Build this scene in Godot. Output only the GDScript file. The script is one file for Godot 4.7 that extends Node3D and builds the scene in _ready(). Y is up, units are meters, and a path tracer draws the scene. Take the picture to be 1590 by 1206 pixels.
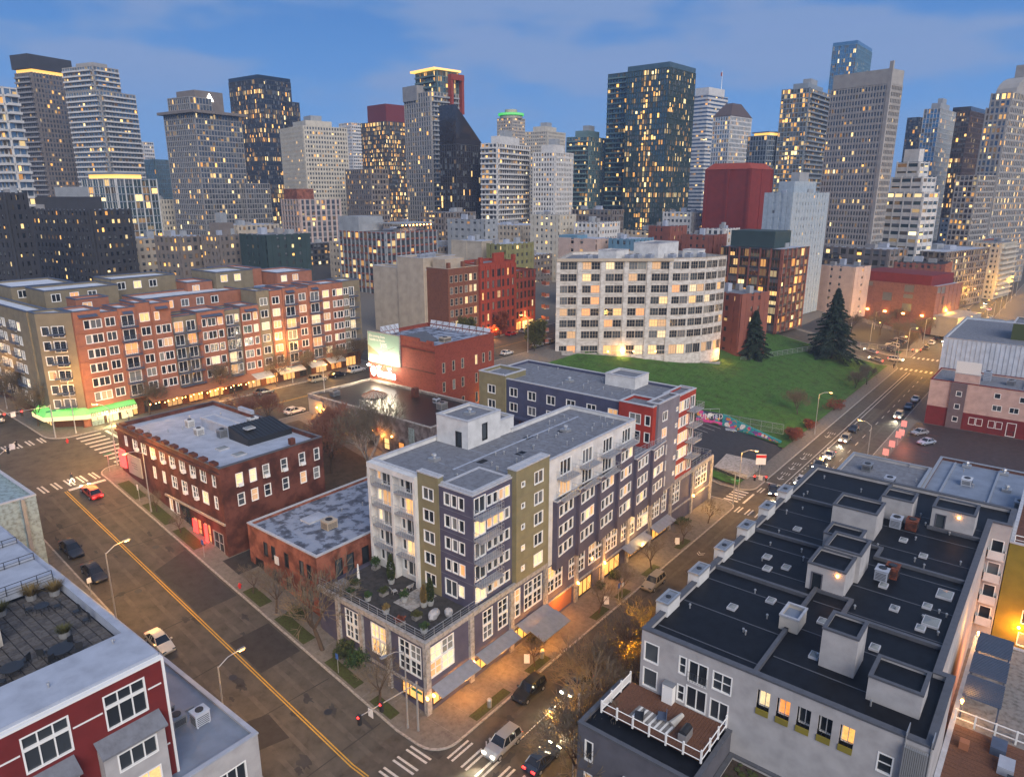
extends Node3D
# A dusk view over a hillside district. Axes: x runs along the lower street, n = -z runs up the hill, h is height.

const PROFILE_N := [-4000.0, 50.0, 118.0, 150.0, 300.0, 700.0, 6000.0]
const PROFILE_H := [0.0, 0.0, 11.8, 13.5, 19.0, 26.0, 26.0]

var rng := RandomNumberGenerator.new()
var M := {}
var taken := {}
var frame_cache := {}
var pane_cache := {}
var LIT: Array = []
var DARK: Array = []

class G:
	var v := PackedVector3Array()
	var nn := PackedVector3Array()
	var uv := PackedVector2Array()
	var col := PackedColorArray()
	var use_uv := false
	func tri(a: Vector3, b: Vector3, c: Vector3) -> void:
		var m := (b - a).cross(c - a).normalized()
		v.append(a); v.append(c); v.append(b)
		nn.append(m); nn.append(m); nn.append(m)
		uv.append(Vector2(0, 0)); uv.append(Vector2(1, 1)); uv.append(Vector2(1, 0))
	func q(a: Vector3, b: Vector3, c: Vector3, d: Vector3, t0 := Vector2(0, 0), t1 := Vector2(1, 1)) -> void:
		var m := (b - a).cross(c - a)
		if m.length_squared() < 1e-12:
			m = (c - a).cross(d - a)
		m = m.normalized()
		v.append(a); v.append(c); v.append(b); v.append(a); v.append(d); v.append(c)
		for i in 6: nn.append(m)
		var ua := Vector2(t0.x, t1.y); var ub := Vector2(t1.x, t1.y); var uc := Vector2(t1.x, t0.y); var ud := Vector2(t0.x, t0.y)
		uv.append(ua); uv.append(uc); uv.append(ub); uv.append(ua); uv.append(ud); uv.append(uc)
	func box(x0: float, x1: float, y0: float, y1: float, z0: float, z1: float, bottom := true) -> void:
		obox(Vector3(x0, y0, z1), Vector3(x1 - x0, 0, 0), Vector3(0, y1 - y0, 0), Vector3(0, 0, z0 - z1), bottom)
	# o = front lower left corner, r right, u up, k into depth
	func obox(o: Vector3, r: Vector3, u: Vector3, k: Vector3, bottom := true) -> void:
		q(o, o + r, o + r + u, o + u)
		q(o + r, o + r + k, o + r + k + u, o + r + u)
		q(o + k, o, o + u, o + k + u)
		q(o + r + k, o + k, o + k + u, o + r + k + u)
		q(o + u, o + r + u, o + r + u + k, o + u + k)
		if bottom: q(o + k, o + k + r, o + r, o)
	func tube(a: Vector3, b: Vector3, ra: float, rb: float, sides := 6, caps := true) -> void:
		var d := (b - a)
		if d.length() < 1e-5: return
		d = d.normalized()
		var s := d.cross(Vector3.UP if absf(d.y) < 0.95 else Vector3.RIGHT).normalized()
		var t := s.cross(d)
		for i in sides:
			var p := TAU * i / sides; var w := TAU * (i + 1) / sides
			var e := s * cos(p) + t * sin(p); var f := s * cos(w) + t * sin(w)
			q(a + f * ra, a + e * ra, b + e * rb, b + f * rb)
			if caps:
				tri(b, b + f * rb, b + e * rb)
				tri(a, a + e * ra, a + f * ra)
	func ball(c: Vector3, r: Vector3, la := 6, lo := 8, jig := 0.0, seed_ := 1) -> void:
		var rr := RandomNumberGenerator.new(); rr.seed = seed_
		var rows := []
		for i in la + 1:
			var row := []
			for j in lo:
				var th := PI * i / la; var ph := TAU * j / lo
				var k := 1.0 + rr.randf_range(-jig, jig)
				row.append(c + Vector3(sin(th) * cos(ph) * r.x, cos(th) * r.y, sin(th) * sin(ph) * r.z) * k)
			rows.append(row)
		for i in la:
			for j in lo:
				var j2 := (j + 1) % lo
				q(rows[i + 1][j2], rows[i + 1][j], rows[i][j], rows[i][j2])
	func mesh() -> ArrayMesh:
		var am := ArrayMesh.new()
		if v.is_empty(): return am
		var ar := []
		ar.resize(Mesh.ARRAY_MAX)
		ar[Mesh.ARRAY_VERTEX] = v; ar[Mesh.ARRAY_NORMAL] = nn
		if use_uv: ar[Mesh.ARRAY_TEX_UV] = uv
		if col.size() == v.size(): ar[Mesh.ARRAY_COLOR] = col
		am.add_surface_from_arrays(Mesh.PRIMITIVE_TRIANGLES, ar)
		return am

var org := Vector3.ZERO   # base of the thing being built; V() gives points relative to it
func V(x: float, n: float, h: float) -> Vector3:
	return Vector3(x, h, -n) - org

func D(x: float, n: float) -> Vector3:
	return Vector3(x, 0, -n)

func bw(g: G, x0: float, x1: float, n0: float, n1: float, h0: float, h1: float, bottom := true) -> void:
	g.box(x0 - org.x, x1 - org.x, h0 - org.y, h1 - org.y, -n1 - org.z, -n0 - org.z, bottom)

# start a thing whose base stands at (x, n, h); everything until done() is built relative to it
func begin(called: String, label: String, category: String, x: float, n: float, h: float, group := "") -> Node3D:
	org = Vector3.ZERO
	var t := thing(called, label, category, V(x, n, h), 0.0, group)
	org = t.position
	return t

func done() -> void:
	org = Vector3.ZERO

func ground_h(n: float) -> float:
	for i in PROFILE_N.size() - 1:
		if n <= PROFILE_N[i + 1]:
			return lerpf(PROFILE_H[i], PROFILE_H[i + 1], (n - PROFILE_N[i]) / (PROFILE_N[i + 1] - PROFILE_N[i]))
	return 26.0

func numbered(called: String) -> String:
	var k: int = taken.get(called, 0)
	taken[called] = k + 1
	return called if k == 0 else "%s_%03d" % [called, k]

func tag(o: Node, label: String, category: String, group := "", kind := "") -> void:
	if label: o.set_meta("label", label)
	if category: o.set_meta("category", category)
	if group: o.set_meta("group", group)
	if kind: o.set_meta("kind", kind)

func thing(called: String, label: String, category: String, at := Vector3.ZERO, turn := 0.0, group := "") -> Node3D:
	var o := Node3D.new()
	o.name = numbered(called)
	add_child(o)
	o.position = at; o.rotation.y = turn
	tag(o, label, category, group)
	return o

func part(parent: Node, called: String, mesh: Mesh, m: Material, stuff := false) -> MeshInstance3D:
	var o := MeshInstance3D.new()
	o.name = called
	o.mesh = mesh
	o.material_override = m
	parent.add_child(o, true)
	if stuff: o.set_meta("kind", "stuff")
	return o

func solo(called: String, label: String, category: String, mesh: Mesh, m: Material, at := Vector3.ZERO, turn := 0.0, group := "") -> MeshInstance3D:
	var o := MeshInstance3D.new()
	o.name = numbered(called)
	o.mesh = mesh; o.material_override = m
	add_child(o)
	o.position = at; o.rotation.y = turn
	tag(o, label, category, group)
	return o

func setting(called: String, mesh: Mesh, m: Material, parent: Node = self) -> MeshInstance3D:
	var o := MeshInstance3D.new()
	o.name = numbered(called) if parent == self else called
	o.mesh = mesh; o.material_override = m
	parent.add_child(o, true)
	if parent == self: o.set_meta("kind", "structure")
	return o

func copy(o: Node3D, at: Vector3, turn: float, label := "") -> Node3D:
	var c: Node3D = o.duplicate()
	c.name = numbered(String(o.name))
	add_child(c)
	c.position = at; c.rotation.y = turn
	if label: c.set_meta("label", label)
	return c

# ---------- materials ----------
func ramp(cols: Array, stops := []) -> Gradient:
	var g := Gradient.new()
	var o := PackedFloat32Array(); var c := PackedColorArray()
	for i in cols.size():
		o.append(stops[i] if stops.size() else float(i) / maxf(1, cols.size() - 1))
		c.append(cols[i])
	g.offsets = o; g.colors = c
	return g

func noise_tex(seed_: int, freq: float, g: Gradient, size := 512, kind := FastNoiseLite.TYPE_SIMPLEX_SMOOTH, oct := 5, gain := 0.55) -> NoiseTexture2D:
	var f := FastNoiseLite.new()
	f.seed = seed_; f.frequency = freq; f.noise_type = kind
	f.fractal_octaves = oct; f.fractal_gain = gain
	var t := NoiseTexture2D.new()
	t.width = size; t.height = size; t.seamless = true; t.noise = f; t.color_ramp = g; t.normalize = true
	return t

func lin(r: float, g: float, b: float) -> Color:
	return Color(r, g, b).linear_to_srgb()

# plain painted / mineral surface; tint noise is shared grey textures so that each material stays cheap
func surf(key: String, c: Color, rough := 0.85, tex: Texture2D = null, scale := 0.12, metal := 0.0) -> StandardMaterial3D:
	var m := StandardMaterial3D.new()
	m.resource_name = key
	m.albedo_color = c.linear_to_srgb()
	m.roughness = rough; m.metallic = metal
	if tex:
		m.albedo_texture = tex
		m.uv1_triplanar = true; m.uv1_world_triplanar = true
		m.uv1_scale = Vector3.ONE * scale
	M[key] = m
	return m

func lamp_mat(key: String, c: Color, energy: float) -> StandardMaterial3D:
	var m := StandardMaterial3D.new()
	m.resource_name = key
	m.albedo_color = Color(0.5, 0.5, 0.5)
	m.emission_enabled = true; m.emission = c; m.emission_energy_multiplier = energy
	M[key] = m
	return m

var T := {}
func make_materials() -> void:
	var gr := func(a: float, b: float, c: float) -> Gradient: return ramp([Color(a, a, a), Color(b, b, b), Color(c, c, c)])
	T.soft = noise_tex(3, 0.006, gr.call(0.86, 0.94, 1.0), 512)
	T.wear = noise_tex(7, 0.012, ramp([Color(.62, .6, .58), Color(.86, .85, .84), Color(.97, .97, .97), Color(1, 1, 1)], [0.0, .35, .6, 1.0]), 512, FastNoiseLite.TYPE_SIMPLEX_SMOOTH, 6, .62)
	T.brick = noise_tex(11, 0.05, ramp([Color(.62, .56, .54), Color(.9, .87, .85), Color(1, .96, .93)]), 512, FastNoiseLite.TYPE_VALUE, 4, .7)
	T.fine = noise_tex(13, 0.09, gr.call(.74, .92, 1.0), 512, FastNoiseLite.TYPE_VALUE, 3, .7)
	T.patch = noise_tex(17, 0.008, ramp([Color(.55, .55, .56), Color(.62, .62, .64), Color(.93, .93, .95), Color(1, 1, 1), Color(.86, .87, .9)], [0.0, .36, .42, .7, 1.0]), 512, FastNoiseLite.TYPE_SIMPLEX_SMOOTH, 5, .55)
	T.asph = noise_tex(19, 0.01, ramp([Color(.58, .56, .54), Color(.8, .78, .76), Color(.9, .89, .88), Color(1, .98, .95)], [0.0, .3, .6, 1.0]), 1024, FastNoiseLite.TYPE_SIMPLEX_SMOOTH, 7, .66)
	T.grass = noise_tex(23, 0.012, ramp([Color(.74, .56, .42), Color(.72, .74, .5), Color(.8, .97, .6), Color(.95, 1.0, .7)], [0.0, .25, .5, 1.0]), 1024, FastNoiseLite.TYPE_SIMPLEX_SMOOTH, 7, .68)
	T.stain = noise_tex(29, 0.01, ramp([Color(.5, .46, .45), Color(.72, .67, .65), Color(.96, .92, .9), Color(1, 1, 1)], [0.0, .38, .66, 1.0]), 512, FastNoiseLite.TYPE_SIMPLEX_SMOOTH, 6, .6)
	T.peel = noise_tex(31, 0.014, ramp([Color(.38, .38, .4), Color(.62, .63, .66), Color(.9, .92, .95), Color(1, 1, 1)], [0.0, .36, .5, 1.0]), 512, FastNoiseLite.TYPE_SIMPLEX_SMOOTH, 6, .62)
	T.pave = noise_tex(43, 0.02, ramp([Color(.72, .7, .68), Color(.9, .89, .88), Color(1, 1, .99)]), 1024, FastNoiseLite.TYPE_SIMPLEX_SMOOTH, 7, .72)
	# walls
	surf("white", Color(.62, .62, .61), .8, T.soft)
	surf("office_white", Color(.58, .555, .525), .8, T.wear, .1)
	surf("worn_lane", Color(.098, .09, .076), .75, T.asph, .05)
	surf("white_trim", Color(.74, .74, .72), .6)
	surf("purple", Color(.08, .078, .125), .75, T.soft)
	surf("navy", Color(.06, .07, .13), .75, T.soft)
	surf("olive", Color(.225, .2, .11), .8, T.soft)
	surf("red", Color(.33, .035, .022), .75, T.soft)
	surf("grey_siding", Color(.17, .17, .21), .8, T.soft)
	surf("concrete", Color(.36, .34, .32), .9, T.wear, .2)
	surf("concrete_dark", Color(.22, .21, .2), .9, T.wear, .2)
	surf("pavement", Color(.17, .155, .138), .92, T.pave, .05)
	surf("kerb", Color(.36, .34, .31), .9, T.wear, .3)
	surf("asphalt", Color(.085, .078, .066), .82, T.asph, .035)
	surf("asphalt_new", Color(.04, .04, .042), .8, T.asph, .05)
	surf("asphalt_lot", Color(.035, .036, .042), .7, T.asph, .07)
	surf("ground", Color(.07, .066, .06), .9, T.asph, .03)
	surf("patch_dark", Color(.035, .033, .032), .8, T.asph, .06)
	surf("paint_white", Color(.58, .57, .54), .75, T.wear, .8)
	surf("paint_yellow", Color(.52, .32, .04), .75, T.wear, .8)
	surf("grass", Color(.06, .118, .03), .95, T.grass, .02)
	surf("lawn", Color(.062, .12, .034), .95, T.grass, .09)
	surf("yard", Color(.085, .06, .04), .95, T.asph, .06)
	surf("slab_b", Color(.10, .092, .088), .9, T.wear, .3)
	surf("slab_c", Color(.075, .07, .07), .9, T.wear, .3)
	surf("lot_red", Color(.06, .042, .04), .6, T.asph, .06)
	surf("soil", Color(.05, .035, .024), .95, T.wear, .3)
	surf("verge", Color(.062, .056, .03), .95, T.grass, .2)
	surf("roof_grey", Color(.19, .205, .24), .85, T.pave, .04)
	surf("roof_pale", Color(.36, .40, .48), .8, T.soft, .1)
	surf("roof_white", Color(.56, .6, .66), .7, T.soft, .1)
	surf("roof_patchy", Color(.28, .31, .37), .8, T.peel, .055)
	surf("roof_black", Color(.011, .013, .018), .5, T.asph, .06).metallic_specular = .3
	surf("roof_wet", Color(.012, .014, .018), .3, T.asph, .1)
	surf("terrace_dark", Color(.05, .046, .044), .85, T.wear, .15)
	surf("roof_tar", Color(.028, .026, .026), .35, T.asph, .09)
	surf("roof_blue", Color(.2, .24, .31), .6, T.soft, .1)
	surf("coping", Color(.46, .47, .5), .6, T.soft, .3)
	surf("coping_dark", Color(.09, .095, .11), .6, T.soft, .3)
	surf("brick_dark", Color(.14, .05, .035), .9, T.stain, .05)
	surf("brick_red", Color(.27, .062, .04), .9, T.brick, .2)
	surf("brick_bright", Color(.32, .055, .032), .9, T.brick, .2)
	surf("brick_orange", Color(.32, .132, .082), .88, T.soft, .15)
	surf("brick_brown", Color(.2, .085, .055), .9, T.brick, .2)
	surf("brick_worn", Color(.30, .115, .075), .9, T.stain, .06)
	surf("brick_base", Color(.14, .06, .04), .9, T.brick, .2)
	surf("khaki", Color(.215, .18, .12), .85, T.soft)
	surf("beige", Color(.44, .37, .29), .88, T.soft, .08)
	surf("stucco", Color(.41, .40, .40), .88, T.soft)
	surf("stucco_warm", Color(.50, .46, .40), .88, T.soft)
	surf("stucco_dark", Color(.10, .10, .12), .88, T.soft)
	surf("moss_wall", Color(.22, .18, .02), .85, T.soft)
	surf("maroon", Color(.16, .014, .014), .8, T.soft)
	surf("pink_wall", Color(.52, .36, .31), .88, T.soft)
	surf("mauve", Color(.15, .11, .115), .88, T.soft)
	surf("teal_grey", Color(.28, .36, .37), .8, T.wear, .2)
	surf("pale_blue", Color(.33, .40, .46), .8, T.soft)
	surf("graffiti_wall", Color(.24, .24, .26), .9, T.stain, .08)
	surf("dark_metal", Color(.03, .032, .036), .45, null, 1, .3)
	surf("grey_metal", Color(.26, .28, .31), .45, T.soft, .3, .3)
	surf("blue_metal", Color(.07, .095, .15), .5, T.soft, .3)
	surf("slab_grey", Color(.30, .31, .34), .7, T.soft, .3)
	surf("galv", Color(.42, .43, .44), .4, null, 1, .6)
	surf("awning_grey", Color(.23, .25, .30), .6, T.soft, .3)
	surf("awning_pale", Color(.5, .48, .43), .7, T.soft, .3)
	surf("wood_deck", Color(.16, .075, .042), .8, T.brick, .5)
	surf("rust", Color(.2, .06, .03), .9, T.stain, .2)
	surf("black", Color(.012, .012, .013), .6)
	surf("rubber", Color(.015, .015, .015), .85)
	surf("bark", Color(.085, .06, .042), .95, T.fine, .5)
	surf("twig", Color(.125, .1, .07), .95)
	surf("twig_red", Color(.17, .075, .05), .95)
	surf("bark_pale", Color(.36, .33, .3), .95, T.fine, .5)
	surf("terracotta", Color(.3, .12, .06), .85)
	surf("pot_grey", Color(.36, .37, .37), .7, T.soft, 1.0)
	surf("skin", Color(.42, .26, .18), .7)
	surf("cloth_dark", Color(.03, .03, .04), .9)
	surf("cloth_white", Color(.66, .65, .62), .9)
	for a in [["leaf_fir", .022, .045, .026], ["leaf_cypress", .04, .06, .018], ["leaf_dry", .2, .14, .05], ["leaf_red", .2, .055, .03], ["leaf_green", .04, .08, .022], ["leaf_shrub", .06, .075, .025], ["leaf_olive", .085, .085, .025]]:
		var m := surf(a[0], Color(a[1], a[2], a[3]), .9)
		m.vertex_color_use_as_albedo = true
		m.backlight_enabled = true; m.backlight = Color(.06, .08, .03)
	# glass
	for a in [["glass_a", .02, .025, .032, .08], ["glass_b", .035, .042, .05, .10], ["glass_c", .06, .07, .078, .16], ["glass_curtain", .20, .21, .20, .25], ["glass_blind", .12, .13, .14, .25]]:
		var m2 := surf(a[0], Color(a[1], a[2], a[3]), a[4])
		m2.metallic_specular = .55
		DARK.append(m2)
	for a in [["gl_black", .03, .036, .045, .08, .5], ["gl_navy", .09, .14, .2, .08, .6], ["gl_teal", .11, .17, .18, .08, .6], ["gl_gold", .1, .09, .06, .1, .5], ["gl_pale", .26, .33, .38, .1, .6], ["gl_brown", .06, .05, .05, .1, .45], ["gl_grey", .11, .125, .145, .1, .5], ["gl_blue", .12, .28, .42, .08, .6]]:
		var m3 := surf(a[0], Color(a[1], a[2], a[3]), a[4], T.soft, .06, a[5])
		m3.metallic_specular = .7
	# lit rooms: a warm tint that differs from pane to pane
	var k := 0
	for c in [[1.0, .70, .33, .6], [1.0, .78, .48, .6], [1.0, .6, .22, .5], [1.0, .86, .62, .5], [1.0, .72, .38, .3]]:
		var lm := lamp_mat("lit_window_%d" % k, Color(c[0], c[1], c[2]), c[3])
		lm.emission_texture = T.fine
		lm.emission_operator = BaseMaterial3D.EMISSION_OP_MULTIPLY
		lm.uv1_triplanar = true; lm.uv1_world_triplanar = true; lm.uv1_scale = Vector3.ONE * .13
		lm.roughness = .2
		LIT.append(lm); k += 1
	# palette for the far panes: small squares of warm tints, one per pane
	var im := Image.create(16, 16, false, Image.FORMAT_RGB8)
	rng.seed = 5
	for y in 16:
		for x in 16:
			var b := pow(rng.randf(), 1.9) * .9 + .1
			var w := rng.randf()
			im.set_pixel(x, y, Color(b, b * lerpf(.66, .9, w), b * lerpf(.28, .66, w)))
	var far := StandardMaterial3D.new()
	far.resource_name = "far_lit_window"
	far.albedo_color = Color(.2, .2, .2)
	far.emission_enabled = true
	far.emission_texture = ImageTexture.create_from_image(im)
	far.emission = Color(1, 1, 1); far.emission_operator = BaseMaterial3D.EMISSION_OP_MULTIPLY
	far.emission_energy_multiplier = 1.05
	far.texture_filter = BaseMaterial3D.TEXTURE_FILTER_NEAREST
	M["far_lit"] = far
	lamp_mat("lamp_warm", Color(1, .66, .3), 14.0)
	lamp_mat("lamp_white", Color(1, .93, .8), 14.0)
	lamp_mat("lamp_red", Color(1, .05, .03), 6.0)
	lamp_mat("lamp_amber", Color(1, .5, .1), 6.0)
	lamp_mat("head_light", Color(1, .95, .8), 16.0)
	lamp_mat("sign_glow", Color(1, .97, .9), 3.0)
	lamp_mat("neon_red", Color(1, .06, .05), 1.6)
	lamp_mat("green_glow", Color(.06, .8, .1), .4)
	lamp_mat("band_glow", Color(1, .75, .35), .6)
	lamp_mat("shop_glow", Color(1, .66, .26), .6)
	lamp_mat("shop_cool", Color(1, .86, .58), .5)
# ---------- building kit ----------
func inset(pts: PackedVector2Array, d: float) -> PackedVector2Array:
	var out := PackedVector2Array()
	var c := pts.size()
	for i in c:
		var p := pts[i]; var a := pts[(i + c - 1) % c]; var b := pts[(i + 1) % c]
		var e := (p - a).normalized(); var f := (b - p).normalized()
		var ne := Vector2(-e.y, e.x); var nf := Vector2(-f.y, f.x)
		var s := ne + nf
		if s.length() < .01: out.append(p + ne * d)
		else: out.append(p + s / maxf(.3, s.dot(ne)) * d)
	return out

func rect(x0: float, x1: float, n0: float, n1: float) -> PackedVector2Array:
	return PackedVector2Array([Vector2(x0, n0), Vector2(x1, n0), Vector2(x1, n1), Vector2(x0, n1)])

func frame_mesh(w: float, h: float, cols: int, rows: int, fw: float) -> Mesh:
	var key := "%.2f_%.2f_%d_%d_%.2f" % [w, h, cols, rows, fw]
	if frame_cache.has(key): return frame_cache[key]
	var g := G.new()
	var z0 := -.13; var z1 := .035
	g.box(-w / 2 - fw * .6, -w / 2 + fw * .5, -h / 2 - fw * .6, h / 2 + fw * .6, z0, z1, false)
	g.box(w / 2 - fw * .5, w / 2 + fw * .6, -h / 2 - fw * .6, h / 2 + fw * .6, z0, z1, false)
	g.box(-w / 2 + fw * .5, w / 2 - fw * .5, h / 2 - fw * .5, h / 2 + fw * .6, z0, z1 - .005)
	g.box(-w / 2 + fw * .5, w / 2 - fw * .5, -h / 2 - fw * .6, -h / 2 + fw * .5, z0, z1 + .02)
	for i in range(1, cols):
		var x := -w / 2 + w * i / cols
		g.box(x - fw * .42, x + fw * .42, -h / 2 + fw * .4, h / 2 - fw * .4, z0, -.03)
	for j in range(1, rows):
		var y := -h / 2 + h * j / rows
		g.box(-w / 2 + fw * .4, w / 2 - fw * .4, y - fw * .3, y + fw * .3, z0, -.045)
	frame_cache[key] = g.mesh()
	return frame_cache[key]

func pane_mesh(w: float, h: float) -> Mesh:
	var key := "%.2f_%.2f" % [w, h]
	if pane_cache.has(key): return pane_cache[key]
	var g := G.new()
	g.q(Vector3(-w / 2, -h / 2, -.12), Vector3(w / 2, -h / 2, -.12), Vector3(w / 2, h / 2, -.12), Vector3(-w / 2, h / 2, -.12))
	pane_cache[key] = g.mesh()
	return pane_cache[key]

func glass_for(lit: float) -> Material:
	if rng.randf() < lit: return LIT[rng.randi() % LIT.size()]
	var r := rng.randf()
	return DARK[0] if r < .42 else DARK[1] if r < .68 else DARK[2] if r < .84 else DARK[4] if r < .93 else DARK[3]

# one window (pane) with its frame; o = centre on the wall plane, d = right along the wall (x, n)
func window(parent: Node, o: Vector3, d: Vector2, w: float, h: float, cols := 2, rows := 1, lit := .15, fw := .11, fm: Material = null, called := "window", pane: Material = null) -> MeshInstance3D:
	var p := part(parent, called, pane_mesh(w, h), pane if pane else glass_for(lit))
	p.position = o
	p.rotation.y = atan2(d.y, d.x)
	if fw > 0.0:
		part(p, "frame", frame_mesh(w, h, cols, rows, fw), fm if fm else M.white_trim)
	return p

# a wall plane from p to q (x, n), heights h0..h1, with real holes for windows [u, v, w, h, ...] (u, v = lower left, v above h0)
func wall_face(g: G, p: Vector2, q: Vector2, h0: float, h1: float, wins: Array, deep := .16) -> void:
	var d := (q - p); var L := d.length(); d /= L
	var us := [0.0, L]; var vs := [0.0, h1 - h0]
	for w in wins:
		for a in [w[0], w[0] + w[2]]: us.append(clampf(a, 0, L))
		for a in [w[1], w[1] + w[3]]: vs.append(clampf(a, 0, h1 - h0))
	us.sort(); vs.sort()
	var uu := []; var vv := []
	for a in us:
		if uu.is_empty() or a - uu[-1] > .004: uu.append(a)
	for a in vs:
		if vv.is_empty() or a - vv[-1] > .004: vv.append(a)
	var at := func(u: float, v: float) -> Vector3: return V(p.x + d.x * u, p.y + d.y * u, h0 + v)
	# fill rows, joining cells that are solid
	for j in vv.size() - 1:
		var mv: float = (vv[j] + vv[j + 1]) / 2
		var start := -1
		for i in uu.size():
			var solid := false
			if i < uu.size() - 1:
				solid = true
				var mu: float = (uu[i] + uu[i + 1]) / 2
				for w in wins:
					if mu > w[0] and mu < w[0] + w[2] and mv > w[1] and mv < w[1] + w[3]:
						solid = false
						break
			if solid and start < 0: start = i
			if not solid and start >= 0:
				g.q(at.call(uu[start], vv[j]), at.call(uu[i], vv[j]), at.call(uu[i], vv[j + 1]), at.call(uu[start], vv[j + 1]))
				start = -1
	var k := D(-d.y, d.x) * deep
	for w in wins:
		var a: Vector3 = at.call(w[0], w[1]); var b: Vector3 = at.call(w[0] + w[2], w[1]); var c: Vector3 = at.call(w[0] + w[2], w[1] + w[3]); var e: Vector3 = at.call(w[0], w[1] + w[3])
		g.q(a, b, b + k, a + k); g.q(c, e, e + k, c + k); g.q(e, a, a + k, e + k); g.q(b, c, c + k, b + k)

# a storeyed block: walls with openings, roof, parapet; wins = {edge: [[u, v, w, h, cols, rows, lit], ...]}
# opt: par (parapet height), roof, cope, fw, frame, name
func block(parent: Node, pts: PackedVector2Array, h0: float, h1: float, m: Material, wins := {}, opt := {}) -> MeshInstance3D:
	var g := G.new()
	var c := pts.size()
	for i in c:
		var list: Array = wins.get(i, [])
		wall_face(g, pts[i], pts[(i + 1) % c], h0, h1, list)
	var par: float = opt.get("par", .6)
	var th: float = opt.get("th", .3)
	var ins := inset(pts, th)
	for i in c:
		var a := ins[i]; var b := ins[(i + 1) % c]
		if par > 0.0: g.q(V(b.x, b.y, h1 - par - .02), V(a.x, a.y, h1 - par - .02), V(a.x, a.y, h1), V(b.x, b.y, h1))
	var wall := part(parent, opt.get("name", "wall"), g.mesh(), m)
	var cg := G.new()
	var o := inset(pts, -.06); var ii := inset(pts, th + .05)
	for i in c:
		var j := (i + 1) % c
		cg.q(V(o[i].x, o[i].y, h1 + .07), V(o[j].x, o[j].y, h1 + .07), V(ii[j].x, ii[j].y, h1 + .07), V(ii[i].x, ii[i].y, h1 + .07))
		cg.q(V(o[i].x, o[i].y, h1 - .1), V(o[j].x, o[j].y, h1 - .1), V(o[j].x, o[j].y, h1 + .07), V(o[i].x, o[i].y, h1 + .07))
		cg.q(V(ii[j].x, ii[j].y, h1 - .05), V(ii[i].x, ii[i].y, h1 - .05), V(ii[i].x, ii[i].y, h1 + .07), V(ii[j].x, ii[j].y, h1 + .07))
	if opt.get("cope") != "none": part(parent, "coping", cg.mesh(), M[opt.get("cope", "coping")])
	var rg := G.new()
	var idx := Geometry2D.triangulate_polygon(ins)
	for t in range(0, idx.size(), 3):
		var a2 := ins[idx[t]]; var b2 := ins[idx[t + 1]]; var c2 := ins[idx[t + 2]]
		if (b2 - a2).cross(c2 - a2) < 0: var sw := b2; b2 = c2; c2 = sw
		rg.tri(V(a2.x, a2.y, h1 - par), V(b2.x, b2.y, h1 - par), V(c2.x, c2.y, h1 - par))
	part(parent, "roof", rg.mesh(), M[opt.get("roof", "roof_grey")])
	for i in wins:
		var p := pts[i]; var d := (pts[(i + 1) % c] - p).normalized()
		for w in wins[i]:
			var lit: float = w[6] if w.size() > 6 else .15
			if lit < 0.0: continue
			var cc: Vector2 = p + d * (w[0] + w[2] / 2)
			window(parent, V(cc.x, cc.y, h0 + w[1] + w[3] / 2), d, w[2], w[3], w[4] if w.size() > 4 else 2, w[5] if w.size() > 5 else 1, lit, opt.get("fw", .11), opt.get("frame"))
	return wall

# rail of posts and bars along a path of (x, n)
func rail_mesh(path: Array, h: float, height := 1.05, step := 1.4, r := .03, bars := 1) -> Mesh:
	var g := G.new()
	for i in path.size() - 1:
		var a: Vector2 = path[i]; var b: Vector2 = path[i + 1]
		var L := a.distance_to(b); var k := maxi(1, roundi(L / step))
		g.tube(V(a.x, a.y, h + height), V(b.x, b.y, h + height), r * 1.2, r * 1.2, 4, false)
		for j in bars: g.tube(V(a.x, a.y, h + .1 + (height - .2) * j / maxi(1, bars)), V(b.x, b.y, h + .1 + (height - .2) * j / maxi(1, bars)), r * .7, r * .7, 4, false)
		for j in k + 1:
			var c := a.lerp(b, float(j) / k)
			g.tube(V(c.x, c.y, h), V(c.x, c.y, h + height), r, r, 4, false)
	return g.mesh()

# balcony: slab and open metal rail in front of a wall point; d = along the wall
func balcony(parent: Node, o: Vector2, d: Vector2, w: float, deep: float, h: float, slab: Material, rail: Material, solid := false) -> void:
	var out := Vector2(d.y, -d.x)
	var a := o - d * w / 2; var b := o + d * w / 2
	var g := G.new()
	var r := D(d.x, d.y) * w
	g.obox(V(a.x + out.x * deep, a.y + out.y * deep, h - .18), r, Vector3(0, .18, 0), D(-out.x, -out.y) * (deep - .003))
	var s := part(parent, "balcony", g.mesh(), slab)
	if solid:
		var g2 := G.new()
		for seg in [[a + out * deep, b + out * deep], [a, a + out * deep], [b + out * deep, b]]:
			var e: Vector2 = (seg[1] - seg[0])
			var nn := Vector2(e.y, -e.x).normalized()
			g2.obox(V(seg[0].x, seg[0].y, h), D(e.x, e.y), Vector3(0, .95, 0), D(-nn.x, -nn.y) * .06)
		part(s, "railing", g2.mesh(), rail)
	else:
		part(s, "railing", rail_mesh([a, a + out * deep, b + out * deep, b], h, 1.05, .4, .026, 2), rail)

# small roof plant
func vent_pipe(parent: Node, x: float, n: float, h: float, t := 0.6) -> void:
	var g := G.new()
	g.tube(V(x, n, h - .02), V(x, n, h + t), .07, .07, 6)
	g.tube(V(x, n, h + t), V(x, n, h + t + .12), .13, .10, 6)
	part(parent, "vent_pipe", g.mesh(), M.galv)

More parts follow.
